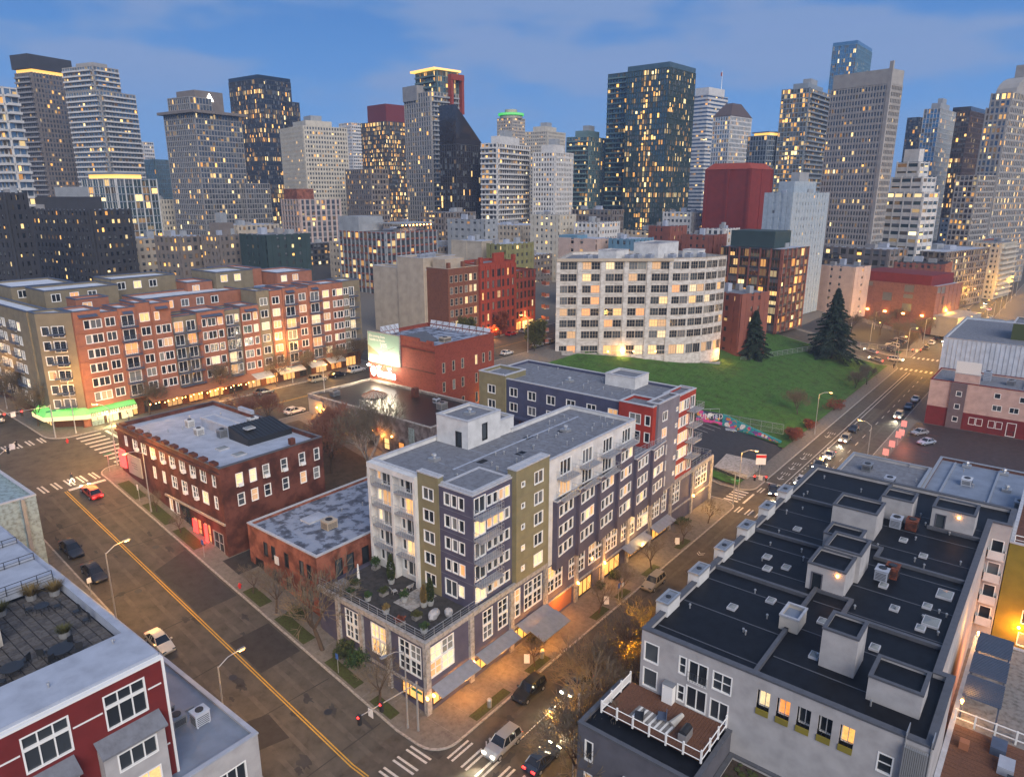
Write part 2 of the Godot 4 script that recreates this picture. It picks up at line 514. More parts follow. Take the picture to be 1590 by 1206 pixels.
func mushroom_vent(parent: Node, x: float, n: float, h: float) -> void:
	var g := G.new()
	bw(g, x - .6, x + .6, n - .6, n + .6, h - .01, h + .35, false)
	g.tube(V(x, n, h + .35), V(x, n, h + .7), .2, .2, 8)
	g.tube(V(x, n, h + .7), V(x, n, h + .9), .38, .30, 8)
	g.tube(V(x, n, h + .9), V(x, n, h + 1.0), .30, .08, 8)
	part(parent, "roof_vent", g.mesh(), M.galv)

func roof_unit(parent: Node, x: float, n: float, h: float, w: float, d: float, t: float, m: Material) -> void:
	var g := G.new()
	bw(g, x - w / 2, x + w / 2, n - d / 2, n + d / 2, h + .12, h + t)
	bw(g, x - w / 2 - .05, x + w / 2 + .05, n - d / 2 - .05, n + d / 2 + .05, h + t, h + t + .06)
	for sx in [-1, 1]:
		bw(g, x + sx * (w / 2 - .12) - .06, x + sx * (w / 2 - .12) + .06, n - d / 2, n + d / 2, h - .01, h + .12)
	var u := part(parent, "air_handler", g.mesh(), m)
	var f := G.new()
	f.tube(V(x, n, h + t + .06), V(x, n, h + t + .16), minf(w, d) * .33, minf(w, d) * .33, 10)
	part(u, "fan", f.mesh(), M.dark_metal)
	var l := G.new()
	for k in 5:
		var y := h + .25 + (t - .4) * k / 5
		bw(l, x - w / 2 + .1, x + w / 2 - .1, n - d / 2 - .03, n - d / 2, y, y + .05)
		bw(l, x - w / 2 - .03, x - w / 2, n - d / 2 + .1, n + d / 2 - .1, y, y + .05)
	part(u, "louvre", l.mesh(), M.dark_metal, true)

func skylight(parent: Node, x: float, n: float, h: float, w := 1.2, d := 1.2, m: Material = null) -> void:
	var g := G.new()
	bw(g, x - w / 2, x + w / 2, n - d / 2, n + d / 2, h - .01, h + .22, false)
	var s := part(parent, "skylight", g.mesh(), M.coping)
	var p := G.new()
	var o := .08
	var a := V(x - w / 2 + o, n - d / 2 + o, h + .225); var b := V(x + w / 2 - o, n - d / 2 + o, h + .225); var c := V(x + w / 2 - o, n + d / 2 - o, h + .225); var e := V(x - w / 2 + o, n + d / 2 - o, h + .225)
	var t := V(x, n, h + .36)
	p.tri(a, b, t); p.tri(b, c, t); p.tri(c, e, t); p.tri(e, a, t)
	part(s, "pane", p.mesh(), m if m else M.glass_curtain)

func pts_grid(u0: float, step: float, count: int, v0: float, vstep: float, rows: int, w: float, h: float, cols := 2, rws := 1, lit := .15) -> Array:
	var out := []
	for j in rows:
		for i in count:
			out.append([u0 + step * i, v0 + vstep * j, w, h, cols, rws, lit])
	return out

func box_part(parent: Node, called: String, x0: float, x1: float, n0: float, n1: float, h0: float, h1: float, m: Material) -> MeshInstance3D:
	var g := G.new()
	bw(g, x0, x1, n0, n1, h0, h1)
	return part(parent, called, g.mesh(), m)

# ---------- far towers: a glazed core behind floor bands and piers, some panes lit ----------
# s: core, band, pier (materials), fh, bh, bw, pw, lit, rowlit, proud, balc [edges], label...
func tower(called: String, label: String, pts: PackedVector2Array, h0: float, h1: float, s: Dictionary, eye := Vector2.ZERO) -> Node3D:
	var cen := Vector2.ZERO
	for p in pts: cen += p
	cen /= pts.size()
	var r := thing(called, label, s.get("cat", "tower"), V(cen.x, cen.y, h0), 0.0, s.get("group", ""))
	var q := PackedVector2Array()
	for p in pts: q.append(p - cen)
	tower_shaft(r, q, 0.0, h1 - h0, s, eye - cen)
	return r

func tower_shaft(r: Node, q: PackedVector2Array, y0: float, y1: float, s: Dictionary, eye: Vector2) -> void:
	var c := q.size()
	var core := G.new(); var bands := G.new(); var piers := G.new(); var lit := G.new(); var slabs := G.new(); var dim := G.new()
	lit.use_uv = true
	var fh: float = s.get("fh", 3.3); var bh: float = s.get("bh", 1.0)
	var bw: float = s.get("bw", 3.0); var pw: float = s.get("pw", .5)
	bw *= .82; pw *= .82; fh *= .94
	var pr: float = s.get("proud", .25); var ppr: float = s.get("pproud", .35)
	var floors := maxi(1, roundi((y1 - y0) / fh)); fh = (y1 - y0) / floors
	var pl: float = minf(.75, s.get("lit", .2) * 1.35); var rowl: float = s.get("rowlit", .0)
	var balc: Array = s.get("balc", [])
	var rows := []
	for f in floors: rows.append(rng.randf() < rowl)
	for i in c:
		var a := q[i]; var b := q[(i + 1) % c]
		var d := (b - a); var L := d.length(); d /= L
		var out := Vector2(d.y, -d.x)
		core.q(V(a.x, a.y, y0), V(b.x, b.y, y0), V(b.x, b.y, y1), V(a.x, a.y, y1))
		if out.dot(eye - (a + b) / 2) <= 0.0: continue
		var R := D(d.x, d.y); var O := D(out.x, out.y); var A := V(a.x, a.y, 0)
		var nb := maxi(1, roundi(L / bw)); var w := L / nb
		for f in floors + 1:
			var y := y0 + fh * f
			if bh > 0.0:
				var t := bh if f < floors else .5
				bands.obox(A + Vector3(0, y - (.0 if f == 0 else bh * .35), 0) + O * pr, R * L, Vector3(0, t, 0), -O * pr, true)
			if i in balc and f > 0 and f < floors:
				slabs.obox(A + R * (L * .04) + Vector3(0, y - .12, 0) + O * 1.7, R * (L * .92), Vector3(0, .16, 0), -O * 1.7, true)
				slabs.obox(A + R * (L * .04) + Vector3(0, y + .04, 0) + O * 1.7, R * (L * .92), Vector3(0, .75, 0), -O * .06, false)
			if f == floors: continue
			for k in nb:
				var p := pl
				if rows[f]: p = .85
				if s.has("strip") and s.strip[0] == i and k >= nb * s.strip[1] and k < nb * s.strip[2]: p = .74
				var roll := rng.randf()
				if roll > .76 and pl > 0.0 and fh - bh > .5:
					var o2 := A + R * (w * k) + O * .03 + Vector3(0, y + bh * .66, 0)
					var hd := (fh - bh * 1.02) * rng.randf_range(.4, 1.0)
					o2.y += fh - bh * 1.02 - hd
					dim.q(o2, o2 + R * w * .95, o2 + R * w * .95 + Vector3(0, hd, 0), o2 + Vector3(0, hd, 0))
				elif roll < p:
					var lw := w * rng.randf_range(.35, .96) if pw > 0.0 else w * .94
					var o := A + R * (w * k + (w - lw) * rng.randf()) + O * .04 + Vector3(0, y + bh * .66, 0)
					var hh := fh - bh * 1.02
					if hh < .3: hh = fh * .6
					if not rows[f] and rng.randf() < .45: hh *= rng.randf_range(.45, .9)
					var t0 := Vector2((rng.randi() % 16 + .3) / 16.0, (rng.randi() % 16 + .3) / 16.0)
					lit.q(o, o + R * lw, o + R * lw + Vector3(0, hh, 0), o + Vector3(0, hh, 0), t0, t0 + Vector2(.02, .02))
		if pw > 0.0:
			for k in nb + 1:
				var o := A + R * (clampf(w * k - pw / 2, 0, L - pw)) + Vector3(0, y0, 0) + O * ppr
				piers.obox(o, R * pw, Vector3(0, y1 - y0 + .3, 0), -O * ppr, false)
		var mull: int = s.get("mull", 0)
		if mull > 0:
			for k in nb * mull:
				var o := A + R * (w * k / mull) + Vector3(0, y0, 0) + O * (pr * .6)
				piers.obox(o, R * .14, Vector3(0, y1 - y0, 0), -O * (pr * .6), false)
	var idx := Geometry2D.triangulate_polygon(q)
	var rg := G.new()
	for t in range(0, idx.size(), 3):
		var a2 := q[idx[t]]; var b2 := q[idx[t + 1]]; var c2 := q[idx[t + 2]]
		if (b2 - a2).cross(c2 - a2) < 0: var sw := b2; b2 = c2; c2 = sw
		rg.tri(V(a2.x, a2.y, y1 + .02), V(b2.x, b2.y, y1 + .02), V(c2.x, c2.y, y1 + .02))
	part(r, "shaft", core.mesh(), s.core)
	part(r, "roof", rg.mesh(), s.get("roofm", M.roof_grey))
	if bands.v.size(): part(r, "floor_band", bands.mesh(), s.band, true)
	if piers.v.size(): part(r, "pier", piers.mesh(), s.get("pier", s.band), true)
	if slabs.v.size(): part(r, "balcony", slabs.mesh(), s.get("balcm", s.band), true)
	if dim.v.size(): part(r, "window_blind", dim.mesh(), s.get("blind", M.gl_blind), true)
	if lit.v.size(): part(r, "lit_window", lit.mesh(), M.far_lit, true)
# ---------- ground, streets, kerbs, paint ----------
func n_cuts(n0: float, n1: float, extra := []) -> Array:
	var c := [n0, n1]
	for k in PROFILE_N:
		if k > n0 and k < n1: c.append(k)
	for k in extra:
		if k > n0 and k < n1: c.append(k)
	c.sort()
	return c

func sheet(x0: float, x1: float, n0: float, n1: float, lift: float) -> Mesh:
	var g := G.new()
	var c := n_cuts(n0, n1)
	for i in c.size() - 1:
		g.q(V(x0, c[i], ground_h(c[i]) + lift), V(x1, c[i], ground_h(c[i]) + lift), V(x1, c[i + 1], ground_h(c[i + 1]) + lift), V(x0, c[i + 1], ground_h(c[i + 1]) + lift))
	return g.mesh()

# sheet over any small outline (x, n)
func patch(pts: Array, lift: float) -> Mesh:
	var g := G.new()
	var p := PackedVector2Array(pts)
	var idx := Geometry2D.triangulate_polygon(p)
	for t in range(0, idx.size(), 3):
		var a := p[idx[t]]; var b := p[idx[t + 1]]; var c := p[idx[t + 2]]
		if (b - a).cross(c - a) < 0: var sw := b; b = c; c = sw
		g.tri(V(a.x, a.y, ground_h(a.y) + lift), V(b.x, b.y, ground_h(b.y) + lift), V(c.x, c.y, ground_h(c.y) + lift))
	return g.mesh()

# raised block with rounded corners; returns the pavement node
func city_block(x0: float, x1: float, n0: float, n1: float, r: float) -> void:
	var rows := []
	for k in 7: rows.append(n0 + r * (1 - cos(PI / 2 * k / 6)))
	for k in 7: rows.append(n1 - r * (1 - cos(PI / 2 * k / 6)))
	rows = n_cuts(n0, n1, rows)
	var ins := func(n: float) -> float:
		var d := minf(n - n0, n1 - n)
		if d >= r: return 0.0
		return r - sqrt(maxf(0.0, r * r - (r - d) * (r - d)))
	var g := G.new(); var kg := G.new()
	var up := .14; var kw := .22
	var ring := []
	for n in rows: ring.append(Vector2(x1 - ins.call(n), n))
	var back := rows.duplicate(); back.reverse()
	for n in back: ring.append(Vector2(x0 + ins.call(n), n))
	for i in rows.size() - 1:
		var a: float = rows[i]; var b: float = rows[i + 1]
		g.q(V(x0 + ins.call(a) , a, ground_h(a) + up), V(x1 - ins.call(a), a, ground_h(a) + up), V(x1 - ins.call(b), b, ground_h(b) + up), V(x0 + ins.call(b), b, ground_h(b) + up))
	var inn := inset(PackedVector2Array(ring), kw)
	for i in ring.size():
		var j := (i + 1) % ring.size()
		var a: Vector2 = ring[i]; var b: Vector2 = ring[j]
		if a.distance_to(b) < .001: continue
		kg.q(V(a.x, a.y, ground_h(a.y) - .05), V(b.x, b.y, ground_h(b.y) - .05), V(b.x, b.y, ground_h(b.y) + up + .012), V(a.x, a.y, ground_h(a.y) + up + .012))
		kg.q(V(a.x, a.y, ground_h(a.y) + up + .012), V(b.x, b.y, ground_h(b.y) + up + .012), V(inn[j].x, inn[j].y, ground_h(inn[j].y) + up + .012), V(inn[i].x, inn[i].y, ground_h(inn[i].y) + up + .012))
	var o := setting("pavement", g.mesh(), M.pavement)
	setting("kerb", kg.mesh(), M.kerb, o)

func stripe(road: Node, called: String, a: Vector2, b: Vector2, w: float, m: Material, lift := .045) -> void:
	var d := (b - a).normalized(); var s := Vector2(-d.y, d.x) * w / 2
	var g := G.new()
	var cuts := [0.0, 1.0]
	for k in PROFILE_N:
		if absf(b.y - a.y) > .5:
			var t: float = (k - a.y) / (b.y - a.y)
			if t > 0.001 and t < .999: cuts.append(t)
	cuts.sort()
	for i in cuts.size() - 1:
		var p := a.lerp(b, cuts[i]); var q := a.lerp(b, cuts[i + 1])
		g.q(V(p.x - s.x, p.y - s.y, ground_h(p.y - s.y) + lift), V(q.x - s.x, q.y - s.y, ground_h(q.y - s.y) + lift), V(q.x + s.x, q.y + s.y, ground_h(q.y + s.y) + lift), V(p.x + s.x, p.y + s.y, ground_h(p.y + s.y) + lift))
	var o := setting(called, g.mesh(), m, road)

func build_ground() -> void:
	var g := G.new()
	for i in PROFILE_N.size() - 1:
		g.q(V(-4000, PROFILE_N[i], PROFILE_H[i]), V(6000, PROFILE_N[i], PROFILE_H[i]), V(6000, PROFILE_N[i + 1], PROFILE_H[i + 1]), V(-4000, PROFILE_N[i + 1], PROFILE_H[i + 1]))
	setting("ground", g.mesh(), M.ground)
	var low := setting("lower_street", sheet(-120, 1500, 30.5, 43.7, .02), M.asphalt)
	var up := setting("upper_street", sheet(-120, 1500, 122, 140, .02), M.asphalt)
	var av := setting("avenue", sheet(29.5, 42.5, 43.7, 122, .02), M.asphalt)
	var av2 := setting("upper_avenue", sheet(29.5, 42.5, 140, 420, .02), M.asphalt)
	setting("lower_avenue", sheet(29.5, 42.5, -60, 30.5, .02), M.asphalt)
	var cs := setting("cross_street", sheet(262, 278, -80, 30.5, .02), M.asphalt)
	setting("cross_street", sheet(262, 278, 43.7, 122, .02), M.asphalt)
	var stub := setting("side_street", sheet(122.5, 129, 43.7, 86, .02), M.asphalt)
	setting("yard", sheet(62.8, 79.8, 84.5, 119, .18), M.yard)
	setting("alley", sheet(44.6, 62.6, 83.4, 87.4, .17), M.patch_dark)
	setting("side_street", sheet(119, 135, 140, 420, .02), M.asphalt)
	city_block(42.5, 122.5, 43.7, 122, 3.0)
	city_block(-120, 29.5, 43.7, 122, 3.0)
	city_block(42.5, 262, -80, 30.5, 3.0)
	city_block(129, 262, 43.7, 122, 3.0)
	city_block(42.5, 119, 140, 260, 4.0)
	city_block(135, 900, 140, 260, 4.0)
	city_block(-120, 29.5, 140, 260, 4.0)
	city_block(278, 900, 43.7, 122, 3.0)
	city_block(278, 900, -80, 30.5, 3.0)
	city_block(-120, 29.5, -80, 30.5, 3.0)
	# darker repaired strips
	setting("road_patch", patch([Vector2(36.9, 66.5), Vector2(42.2, 66.5), Vector2(42.2, 73), Vector2(36.9, 73)], .03), M.patch_dark, av)
	setting("road_patch", patch([Vector2(36.9, 80), Vector2(42.2, 80), Vector2(42.2, 93), Vector2(36.9, 91)], .03), M.asphalt_new, av)
	setting("road_patch", patch([Vector2(30, 58), Vector2(34, 57), Vector2(34.2, 61), Vector2(31, 62)], .03), M.patch_dark, av)
	setting("road_patch", patch([Vector2(190, 31), Vector2(232, 31), Vector2(232, 36), Vector2(190, 36)], .03), M.asphalt_new, low)
	setting("road_patch", patch([Vector2(205, 36.6), Vector2(252, 36.6), Vector2(252, 40), Vector2(205, 40)], .03), M.patch_dark, low)
	rng.seed = 41
	for k in 26:
		var c := Vector2(rng.randf_range(30.5, 41.5), rng.randf_range(50, 112))
		var ps := []
		var w := rng.randf_range(.15, .6); var L := rng.randf_range(.3, 1.4)
		for j in 15: ps.append(c + Vector2(cos(TAU * j / 15) * w, sin(TAU * j / 15) * L) * rng.randf_range(.45, 1.3))
		setting("tar_spot", patch(ps, .026), M.asphalt_new, av)
	for k in 14:
		var c := Vector2(rng.randf_range(44, 115), rng.randf_range(32, 42))
		var ps := []
		var w := rng.randf_range(.3, 1.4); var L := rng.randf_range(.15, .6)
		for j in 15: ps.append(c + Vector2(cos(TAU * j / 15) * w, sin(TAU * j / 15) * L) * rng.randf_range(.45, 1.3))
		setting("tar_spot", patch(ps, .026), M.asphalt_new, low)
	for x in [31.9, 34.2, 38.6, 40.4]: stripe(av, "wheel_track", Vector2(x, 48), Vector2(x, 117), .55, M.worn_lane, .0235)
	for n in [33.4, 36.4, 38.0, 41.6]: stripe(low, "wheel_track", Vector2(50, n), Vector2(118, n), .5, M.worn_lane, .0235)
	for n in [33.4, 36.6, 38.2]: stripe(low, "wheel_track", Vector2(134, n), Vector2(256, n), .5, M.worn_lane, .0235)
	# cracks and sealed joints across the avenue
	for k in 7:
		var n := 52.0 + k * 9.3
		stripe(av, "sealed_joint", Vector2(30, n), Vector2(42, n + rng.randf_range(-.6, .6)), .12, M.patch_dark, .027)
	for a in [[34.3, 68.0], [39.6, 96.0], [33.6, 88.5], [38.9, 57.0]]:
		var ps := []
		for j in 14: ps.append(Vector2(a[0] + cos(TAU * j / 14) * .45, a[1] + sin(TAU * j / 14) * .45))
		setting("manhole_cover", patch(ps, .036), M.dark_metal, av)
	# centre lines
	stripe(av, "yellow_line", Vector2(36.28, 47.6), Vector2(36.28, 117.3), .14, M.paint_yellow)
	stripe(av, "yellow_line", Vector2(36.58, 47.6), Vector2(36.58, 117.3), .14, M.paint_yellow)
	stripe(av2, "yellow_line", Vector2(36.28, 147), Vector2(36.28, 230), .14, M.paint_yellow)
	stripe(up, "yellow_line", Vector2(52, 131), Vector2(120, 131), .14, M.paint_yellow)
	stripe(up, "yellow_line", Vector2(52, 131.4), Vector2(120, 131.4), .14, M.paint_yellow)
	stripe(up, "yellow_line", Vector2(135, 131), Vector2(260, 131), .14, M.paint_yellow)
	stripe(av, "stop_line", Vector2(36.9, 117.4), Vector2(42.3, 117.4), .6, M.paint_white)
	stripe(up, "stop_line", Vector2(51.6, 131.8), Vector2(51.6, 139.4), .5, M.paint_white)
	stripe(low, "stop_line", Vector2(123.2, 43.2), Vector2(128.6, 43.2), .4, M.paint_white)
	# crossings: paired bars
	for k in 7:
		for e in [-.28, .28]:
			stripe(av, "crosswalk_bar", Vector2(30.6 + k * 1.85 + e, 118.6), Vector2(30.6 + k * 1.85 + e, 121.6), .28, M.paint_white)
			stripe(av2, "crosswalk_bar", Vector2(30.6 + k * 1.85 + e, 140.6), Vector2(30.6 + k * 1.85 + e, 143.4), .28, M.paint_white)
	for k in 9:
		stripe(up, "crosswalk_bar", Vector2(46.2, 123.4 + k * 1.9), Vector2(50.4, 123.4 + k * 1.9), .62, M.paint_white)
	for k in 7:
		for e in [-.3, .3]:
			stripe(av, "crosswalk_bar", Vector2(30.6 + k * 1.85 + e, 44.3), Vector2(30.6 + k * 1.85 + e, 47.3), .26, M.paint_white)
	for k in 7:
		for e in [-.3, .3]:
			stripe(low, "crosswalk_bar", Vector2(43.2, 31.4 + k * 1.9 + e), Vector2(46.4, 31.4 + k * 1.9 + e), .26, M.paint_white)
			stripe(low, "crosswalk_bar", Vector2(118.6, 31.4 + k * 1.9 + e), Vector2(121.4, 31.4 + k * 1.9 + e), .26, M.paint_white)
			stripe(low, "crosswalk_bar", Vector2(130, 31.4 + k * 1.9 + e), Vector2(132.6, 31.4 + k * 1.9 + e), .26, M.paint_white)
	for k in 5:
		stripe(stub, "crosswalk_bar", Vector2(123.2 + k * 1.3, 44.2), Vector2(123.2 + k * 1.3, 47), .6, M.paint_white)
	for k in 9:
		stripe(low, "crosswalk_bar", Vector2(258, 31.2 + k * 1.45), Vector2(261, 31.2 + k * 1.45), .6, M.paint_white)
		stripe(low, "crosswalk_bar", Vector2(279, 31.2 + k * 1.45), Vector2(282, 31.2 + k * 1.45), .6, M.paint_white)
	for k in 8:
		stripe(cs, "crosswalk_bar", Vector2(263.3 + k * 1.8, 27.0), Vector2(263.3 + k * 1.8, 30.0), .6, M.paint_white)
	# lanes of the lower street
	stripe(low, "lane_line", Vector2(136, 40.3), Vector2(255, 40.3), .16, M.paint_white)
	stripe(low, "lane_line", Vector2(160, 39.4), Vector2(255, 39.4), .16, M.paint_white)
	stripe(low, "lane_line", Vector2(136, 40.3), Vector2(136, 43.4), .4, M.paint_white)
	for k in 18: stripe(low, "lane_dash", Vector2(138.0 + k * 6.5, 35.2), Vector2(140.6 + k * 6.5, 35.2), .16, M.paint_white)
	for k in 14: stripe(low, "lane_dash", Vector2(138.0 + k * 2.0, 39.6), Vector2(138.9 + k * 2.0, 39.6), .16, M.paint_white)
	for k in 11: stripe(low, "lane_dash", Vector2(50.0 + k * 6.2, 35.4), Vector2(52.6 + k * 6.2, 35.4), .14, M.paint_white)
	stripe(low, "lane_line", Vector2(49, 38.9), Vector2(60, 38.9), .12, M.paint_white)
	for k in 40: stripe(low, "lane_dash", Vector2(290.0 + k * 9, 36), Vector2(294.0 + k * 9, 36), .3, M.paint_yellow)
	# bicycle and turn marks: little strokes
	for a in [[47.5, 41.0], [49.6, 40.6], [60.5, 37.2], [100.0, 41.2]]:
		for e in [0.0, .55]:
			stripe(low, "bike_arrow", Vector2(a[0] + e, a[1] - .55), Vector2(a[0] + e - .6, a[1]), .14, M.paint_white)
			stripe(low, "bike_arrow", Vector2(a[0] + e, a[1] + .55), Vector2(a[0] + e - .6, a[1]), .14, M.paint_white)
	for a in [[139.0, 41.9], [146.0, 41.9], [153.5, 41.9], [172.0, 41.9]]:
		stripe(low, "lane_arrow", Vector2(a[0], a[1]), Vector2(a[0] + 2.4, a[1]), .2, M.paint_white)
		stripe(low, "lane_arrow", Vector2(a[0] + .9, a[1] - .7), Vector2(a[0], a[1]), .2, M.paint_white)
		stripe(low, "lane_arrow", Vector2(a[0] + .9, a[1] + .7), Vector2(a[0], a[1]), .2, M.paint_white)
		for e in 4: stripe(low, "lane_letter", Vector2(a[0] + 3.2, a[1] - .75 + e * .5), Vector2(a[0] + 4.6, a[1] - .75 + e * .5), .14, M.paint_white)
	# planting strips on the pavements
	for a in [[43.0, 44.8, 92, 98], [43.0, 44.8, 100, 107], [43.0, 44.8, 109, 115], [43.0, 44.4, 51.5, 55], [43.0, 44.4, 57.5, 63], [43.0, 44.8, 67, 73], [43.0, 44.8, 76, 80]]:
		setting("planting_strip", sheet(a[0], a[1], a[2], a[3], .165), M.verge)
	for a in [[49.0, 55.0], [59.0, 63.0], [73.5, 77.0], [80, 83], [88, 92], [99, 103]]:
		setting("planting_strip", sheet(a[0], a[1], 44.2, 45.4, .165), M.verge)
	# paving joints beside the corner building
	for k in 22: stripe(get_node("pavement"), "paving_joint", Vector2(46.0 + k * 3.2, 44.0), Vector2(46.0 + k * 3.2, 48.9), .05, M.concrete_dark, .155)
	for k in 10: stripe(get_node("pavement"), "paving_joint", Vector2(42.8, 50.0 + k * 3.0), Vector2(46.2, 50.0 + k * 3.0), .05, M.concrete_dark, .155)

func build_park() -> void:
	# grass slope, with a cut for the parking lot
	var lot := [Vector2(134, 47.2), Vector2(157, 47.2), Vector2(159.4, 49.7), Vector2(158.4, 62.4), Vector2(155.6, 67.5), Vector2(134, 67.5)]
	var g := G.new()
	rng.seed = 77
	var hn := FastNoiseLite.new(); hn.seed = 4; hn.frequency = .04
	var hh := func(x: float, n: float) -> float: return ground_h(n) + .3 + hn.get_noise_2d(x, n) * .12 + .2 + clampf((n - 60) / 40, 0, 1) * .4
	var lp := PackedVector2Array(lot)
	var st := 1.6
	for i in int((260 - 130) / st):
		for j in int((112 - 47) / st):
			var x := 130 + i * st; var n := 47 + j * st
			var c := Vector2(x + st / 2, n + st / 2)
			if Geometry2D.is_point_in_polygon(c, lp): continue
			if n < 47: continue
			g.q(V(x, n, hh.call(x, n)), V(x + st, n, hh.call(x + st, n)), V(x + st, n + st, hh.call(x + st, n + st)), V(x, n + st, hh.call(x, n + st)))
	setting("park_lawn", g.mesh(), M.grass)
	# tufts
	var blade := G.new()
	for k in 5:
		var a := TAU * k / 5.0
		var b := Vector3(cos(a), 0, sin(a)) * .09
		blade.tri(b, b + Vector3(-b.z, 0, b.x) * .5, b * 2.2 + Vector3(0, .12, 0))
	var mm := MultiMesh.new()
	mm.transform_format = MultiMesh.TRANSFORM_3D
	mm.mesh = blade.mesh()
	var trs := []
	while trs.size() < 34000:
		var x := rng.randf_range(131, 258); var n := rng.randf_range(48, 110)
		if Geometry2D.is_point_in_polygon(Vector2(x, n), lp): continue
		trs.append(Transform3D(Basis(Vector3.UP, rng.randf() * TAU).scaled(Vector3.ONE * rng.randf_range(.6, 1.7)), V(x, n, hh.call(x, n) - .02)))
	mm.instance_count = trs.size()
	for i in trs.size(): mm.set_instance_transform(i, trs[i])
	var mi := MultiMeshInstance3D.new()
	mi.name = "grass_tufts"; mi.multimesh = mm; mi.material_override = M.lawn
	add_child(mi)
	tag(mi, "short winter grass tufts over the sloping park lawn", "grass", "", "stuff")
	var lg := G.new()
	var idx := Geometry2D.triangulate_polygon(lp)
	for t in range(0, idx.size(), 3):
		var a := lp[idx[t]]; var b := lp[idx[t + 1]]; var c := lp[idx[t + 2]]
		if (b - a).cross(c - a) < 0: var sw := b; b = c; c = sw
		lg.tri(V(a.x, a.y, ground_h(a.y) + .2), V(b.x, b.y, ground_h(b.y) + .2), V(c.x, c.y, ground_h(c.y) + .2))
	var ln := setting("parking_lot", lg.mesh(), M.asphalt_lot)
	for k in 8:
		stripe(ln, "parking_line", Vector2(138.6 + k * 2.5, 61.6), Vector2(138.2 + k * 2.5, 66.0), .14, M.paint_white, .24)
	for k in 6:
		stripe(ln, "parking_line", Vector2(140.0 + k * 2.6, 51.0), Vector2(139.6 + k * 2.6, 55.0), .14, M.paint_white, .24)
	var mw := begin("mural_wall", "low retaining wall painted with a bright mural and the word UNITED", "wall", 157, 62, 2)
	var path := [Vector2(155.4, 67.8), Vector2(158.5, 62.4), Vector2(159.8, 48.6)]
	var cols := []
	for a in [["mural_teal", .03, .3, .33], ["mural_pink", .55, .06, .25], ["mural_white", .7, .7, .7], ["mural_orange", .6, .25, .05], ["mural_violet", .16, .08, .3], ["mural_blue", .08, .2, .4], ["mural_dark", .03, .04, .07]]:
		cols.append(surf(a[0], Color(a[1], a[2], a[3]), .8, T.wear, .4))
	var mr := RandomNumberGenerator.new(); mr.seed = 12
	for i in 2:
		var a: Vector2 = path[i]; var b: Vector2 = path[i + 1]
		var L := a.distance_to(b); var d := (b - a) / L
		var o := Vector2(d.y, -d.x)
		var t0 := 3.0; var t1 := 3.0 if i == 0 else 1.0
		var ga := ground_h(a.y); var gb := ground_h(b.y)
		var wg := G.new()
		var p0 := V(a.x, a.y, ga); var p1 := V(b.x, b.y, gb); var k := D(-o.x, -o.y) * .35
		wg.q(p0, p1, p1 + Vector3(0, t1, 0), p0 + Vector3(0, t0, 0))
		wg.q(p0 + Vector3(0, t0, 0), p1 + Vector3(0, t1, 0), p1 + Vector3(0, t1, 0) + k, p0 + Vector3(0, t0, 0) + k)
		wg.q(p1 + k, p0 + k, p0 + k + Vector3(0, t0, 0), p1 + k + Vector3(0, t1, 0))
		part(mw, "wall", wg.mesh(), cols[6] if i == 0 else cols[0])
		var cnt := 26 if i == 0 else 62
		for e in cnt:
			var u := mr.randf_range(.4, L - .6); var top := lerpf(t0, t1, u / L)
			var v := mr.randf_range(.3, maxf(.4, top - .4)); var r := mr.randf_range(.25, .75) * clampf(top / 2.4, .35, 1.0)
			var c := V(a.x + d.x * u + o.x * (.02 + e * .0006), a.y + d.y * u + o.y * (.02 + e * .0006), lerpf(ga, gb, u / L) + v)
			var bl := G.new()
			var prev := Vector3.ZERO; var first := Vector3.ZERO
			for s in 10:
				var rr := r * mr.randf_range(.6, 1.25); var an := TAU * s / 9.0
				var w := c + D(d.x, d.y) * cos(an) * rr + Vector3(0, clampf(sin(an) * rr, .3 - v, top - v - .12), 0)
				if s == 9: w = first
				if s == 0: first = w
				else: bl.tri(c, prev, w)
				prev = w
			part(mw, "painted_shape", bl.mesh(), cols[mr.randi() % 6])
		if i == 0:
			var bp := G.new(); var q := V(a.x + o.x * .05, a.y + o.y * .05, ga + .25); var q2 := V(b.x + o.x * .05, b.y + o.y * .05, gb + .25)
			bp.q(q, q2, q2 + Vector3(0, .7, 0), q + Vector3(0, .7, 0))
			part(mw, "painted_band", bp.mesh(), cols[1])
			word(mw, "UNITED!", V(a.x + d.x * .9 + o.x * .06, a.y + d.y * .9 + o.y * .06, gb + 1.45), atan2(d.y, d.x), 1.55, cols[2], "lettering")
	done()
	# chain fence behind the wall
	var cf := begin("chain_fence", "tall chain link fence standing behind the mural wall", "fence", 167, 66, 3)
	var fp := [Vector2(150.5, 74.0), Vector2(160.2, 64.0), Vector2(161.2, 48.8)]
	for i in 2:
		part(cf, "fence_frame", rail_mesh([fp[i], fp[i + 1]], 3.4 if i == 0 else 2.2, 2.4, 2.4, .04, 2), M.galv)
		var fg := G.new()
		var a: Vector2 = fp[i]; var b: Vector2 = fp[i + 1]; var L := a.distance_to(b)
		for e in int(L / .3):
			var p: Vector2 = a.lerp(b, e * .3 / L)
			var p2: Vector2 = a.lerp(b, minf(1.0, (e * .3 + 1.2) / L)); var p3: Vector2 = a.lerp(b, maxf(0.0, (e * .3 - 1.2) / L))
			fg.tube(V(p.x, p.y, 2.3), V(p2.x, p2.y, 4.6), .012, .012, 3, false); fg.tube(V(p.x, p.y, 2.3), V(p3.x, p3.y, 4.6), .012, .012, 3, false)
		part(cf, "wire_mesh", fg.mesh(), M.galv, true)
	done()
	var lf := begin("park_fence", "long low wire fence along the upper edge of the park", "fence", 240, 74, 4)
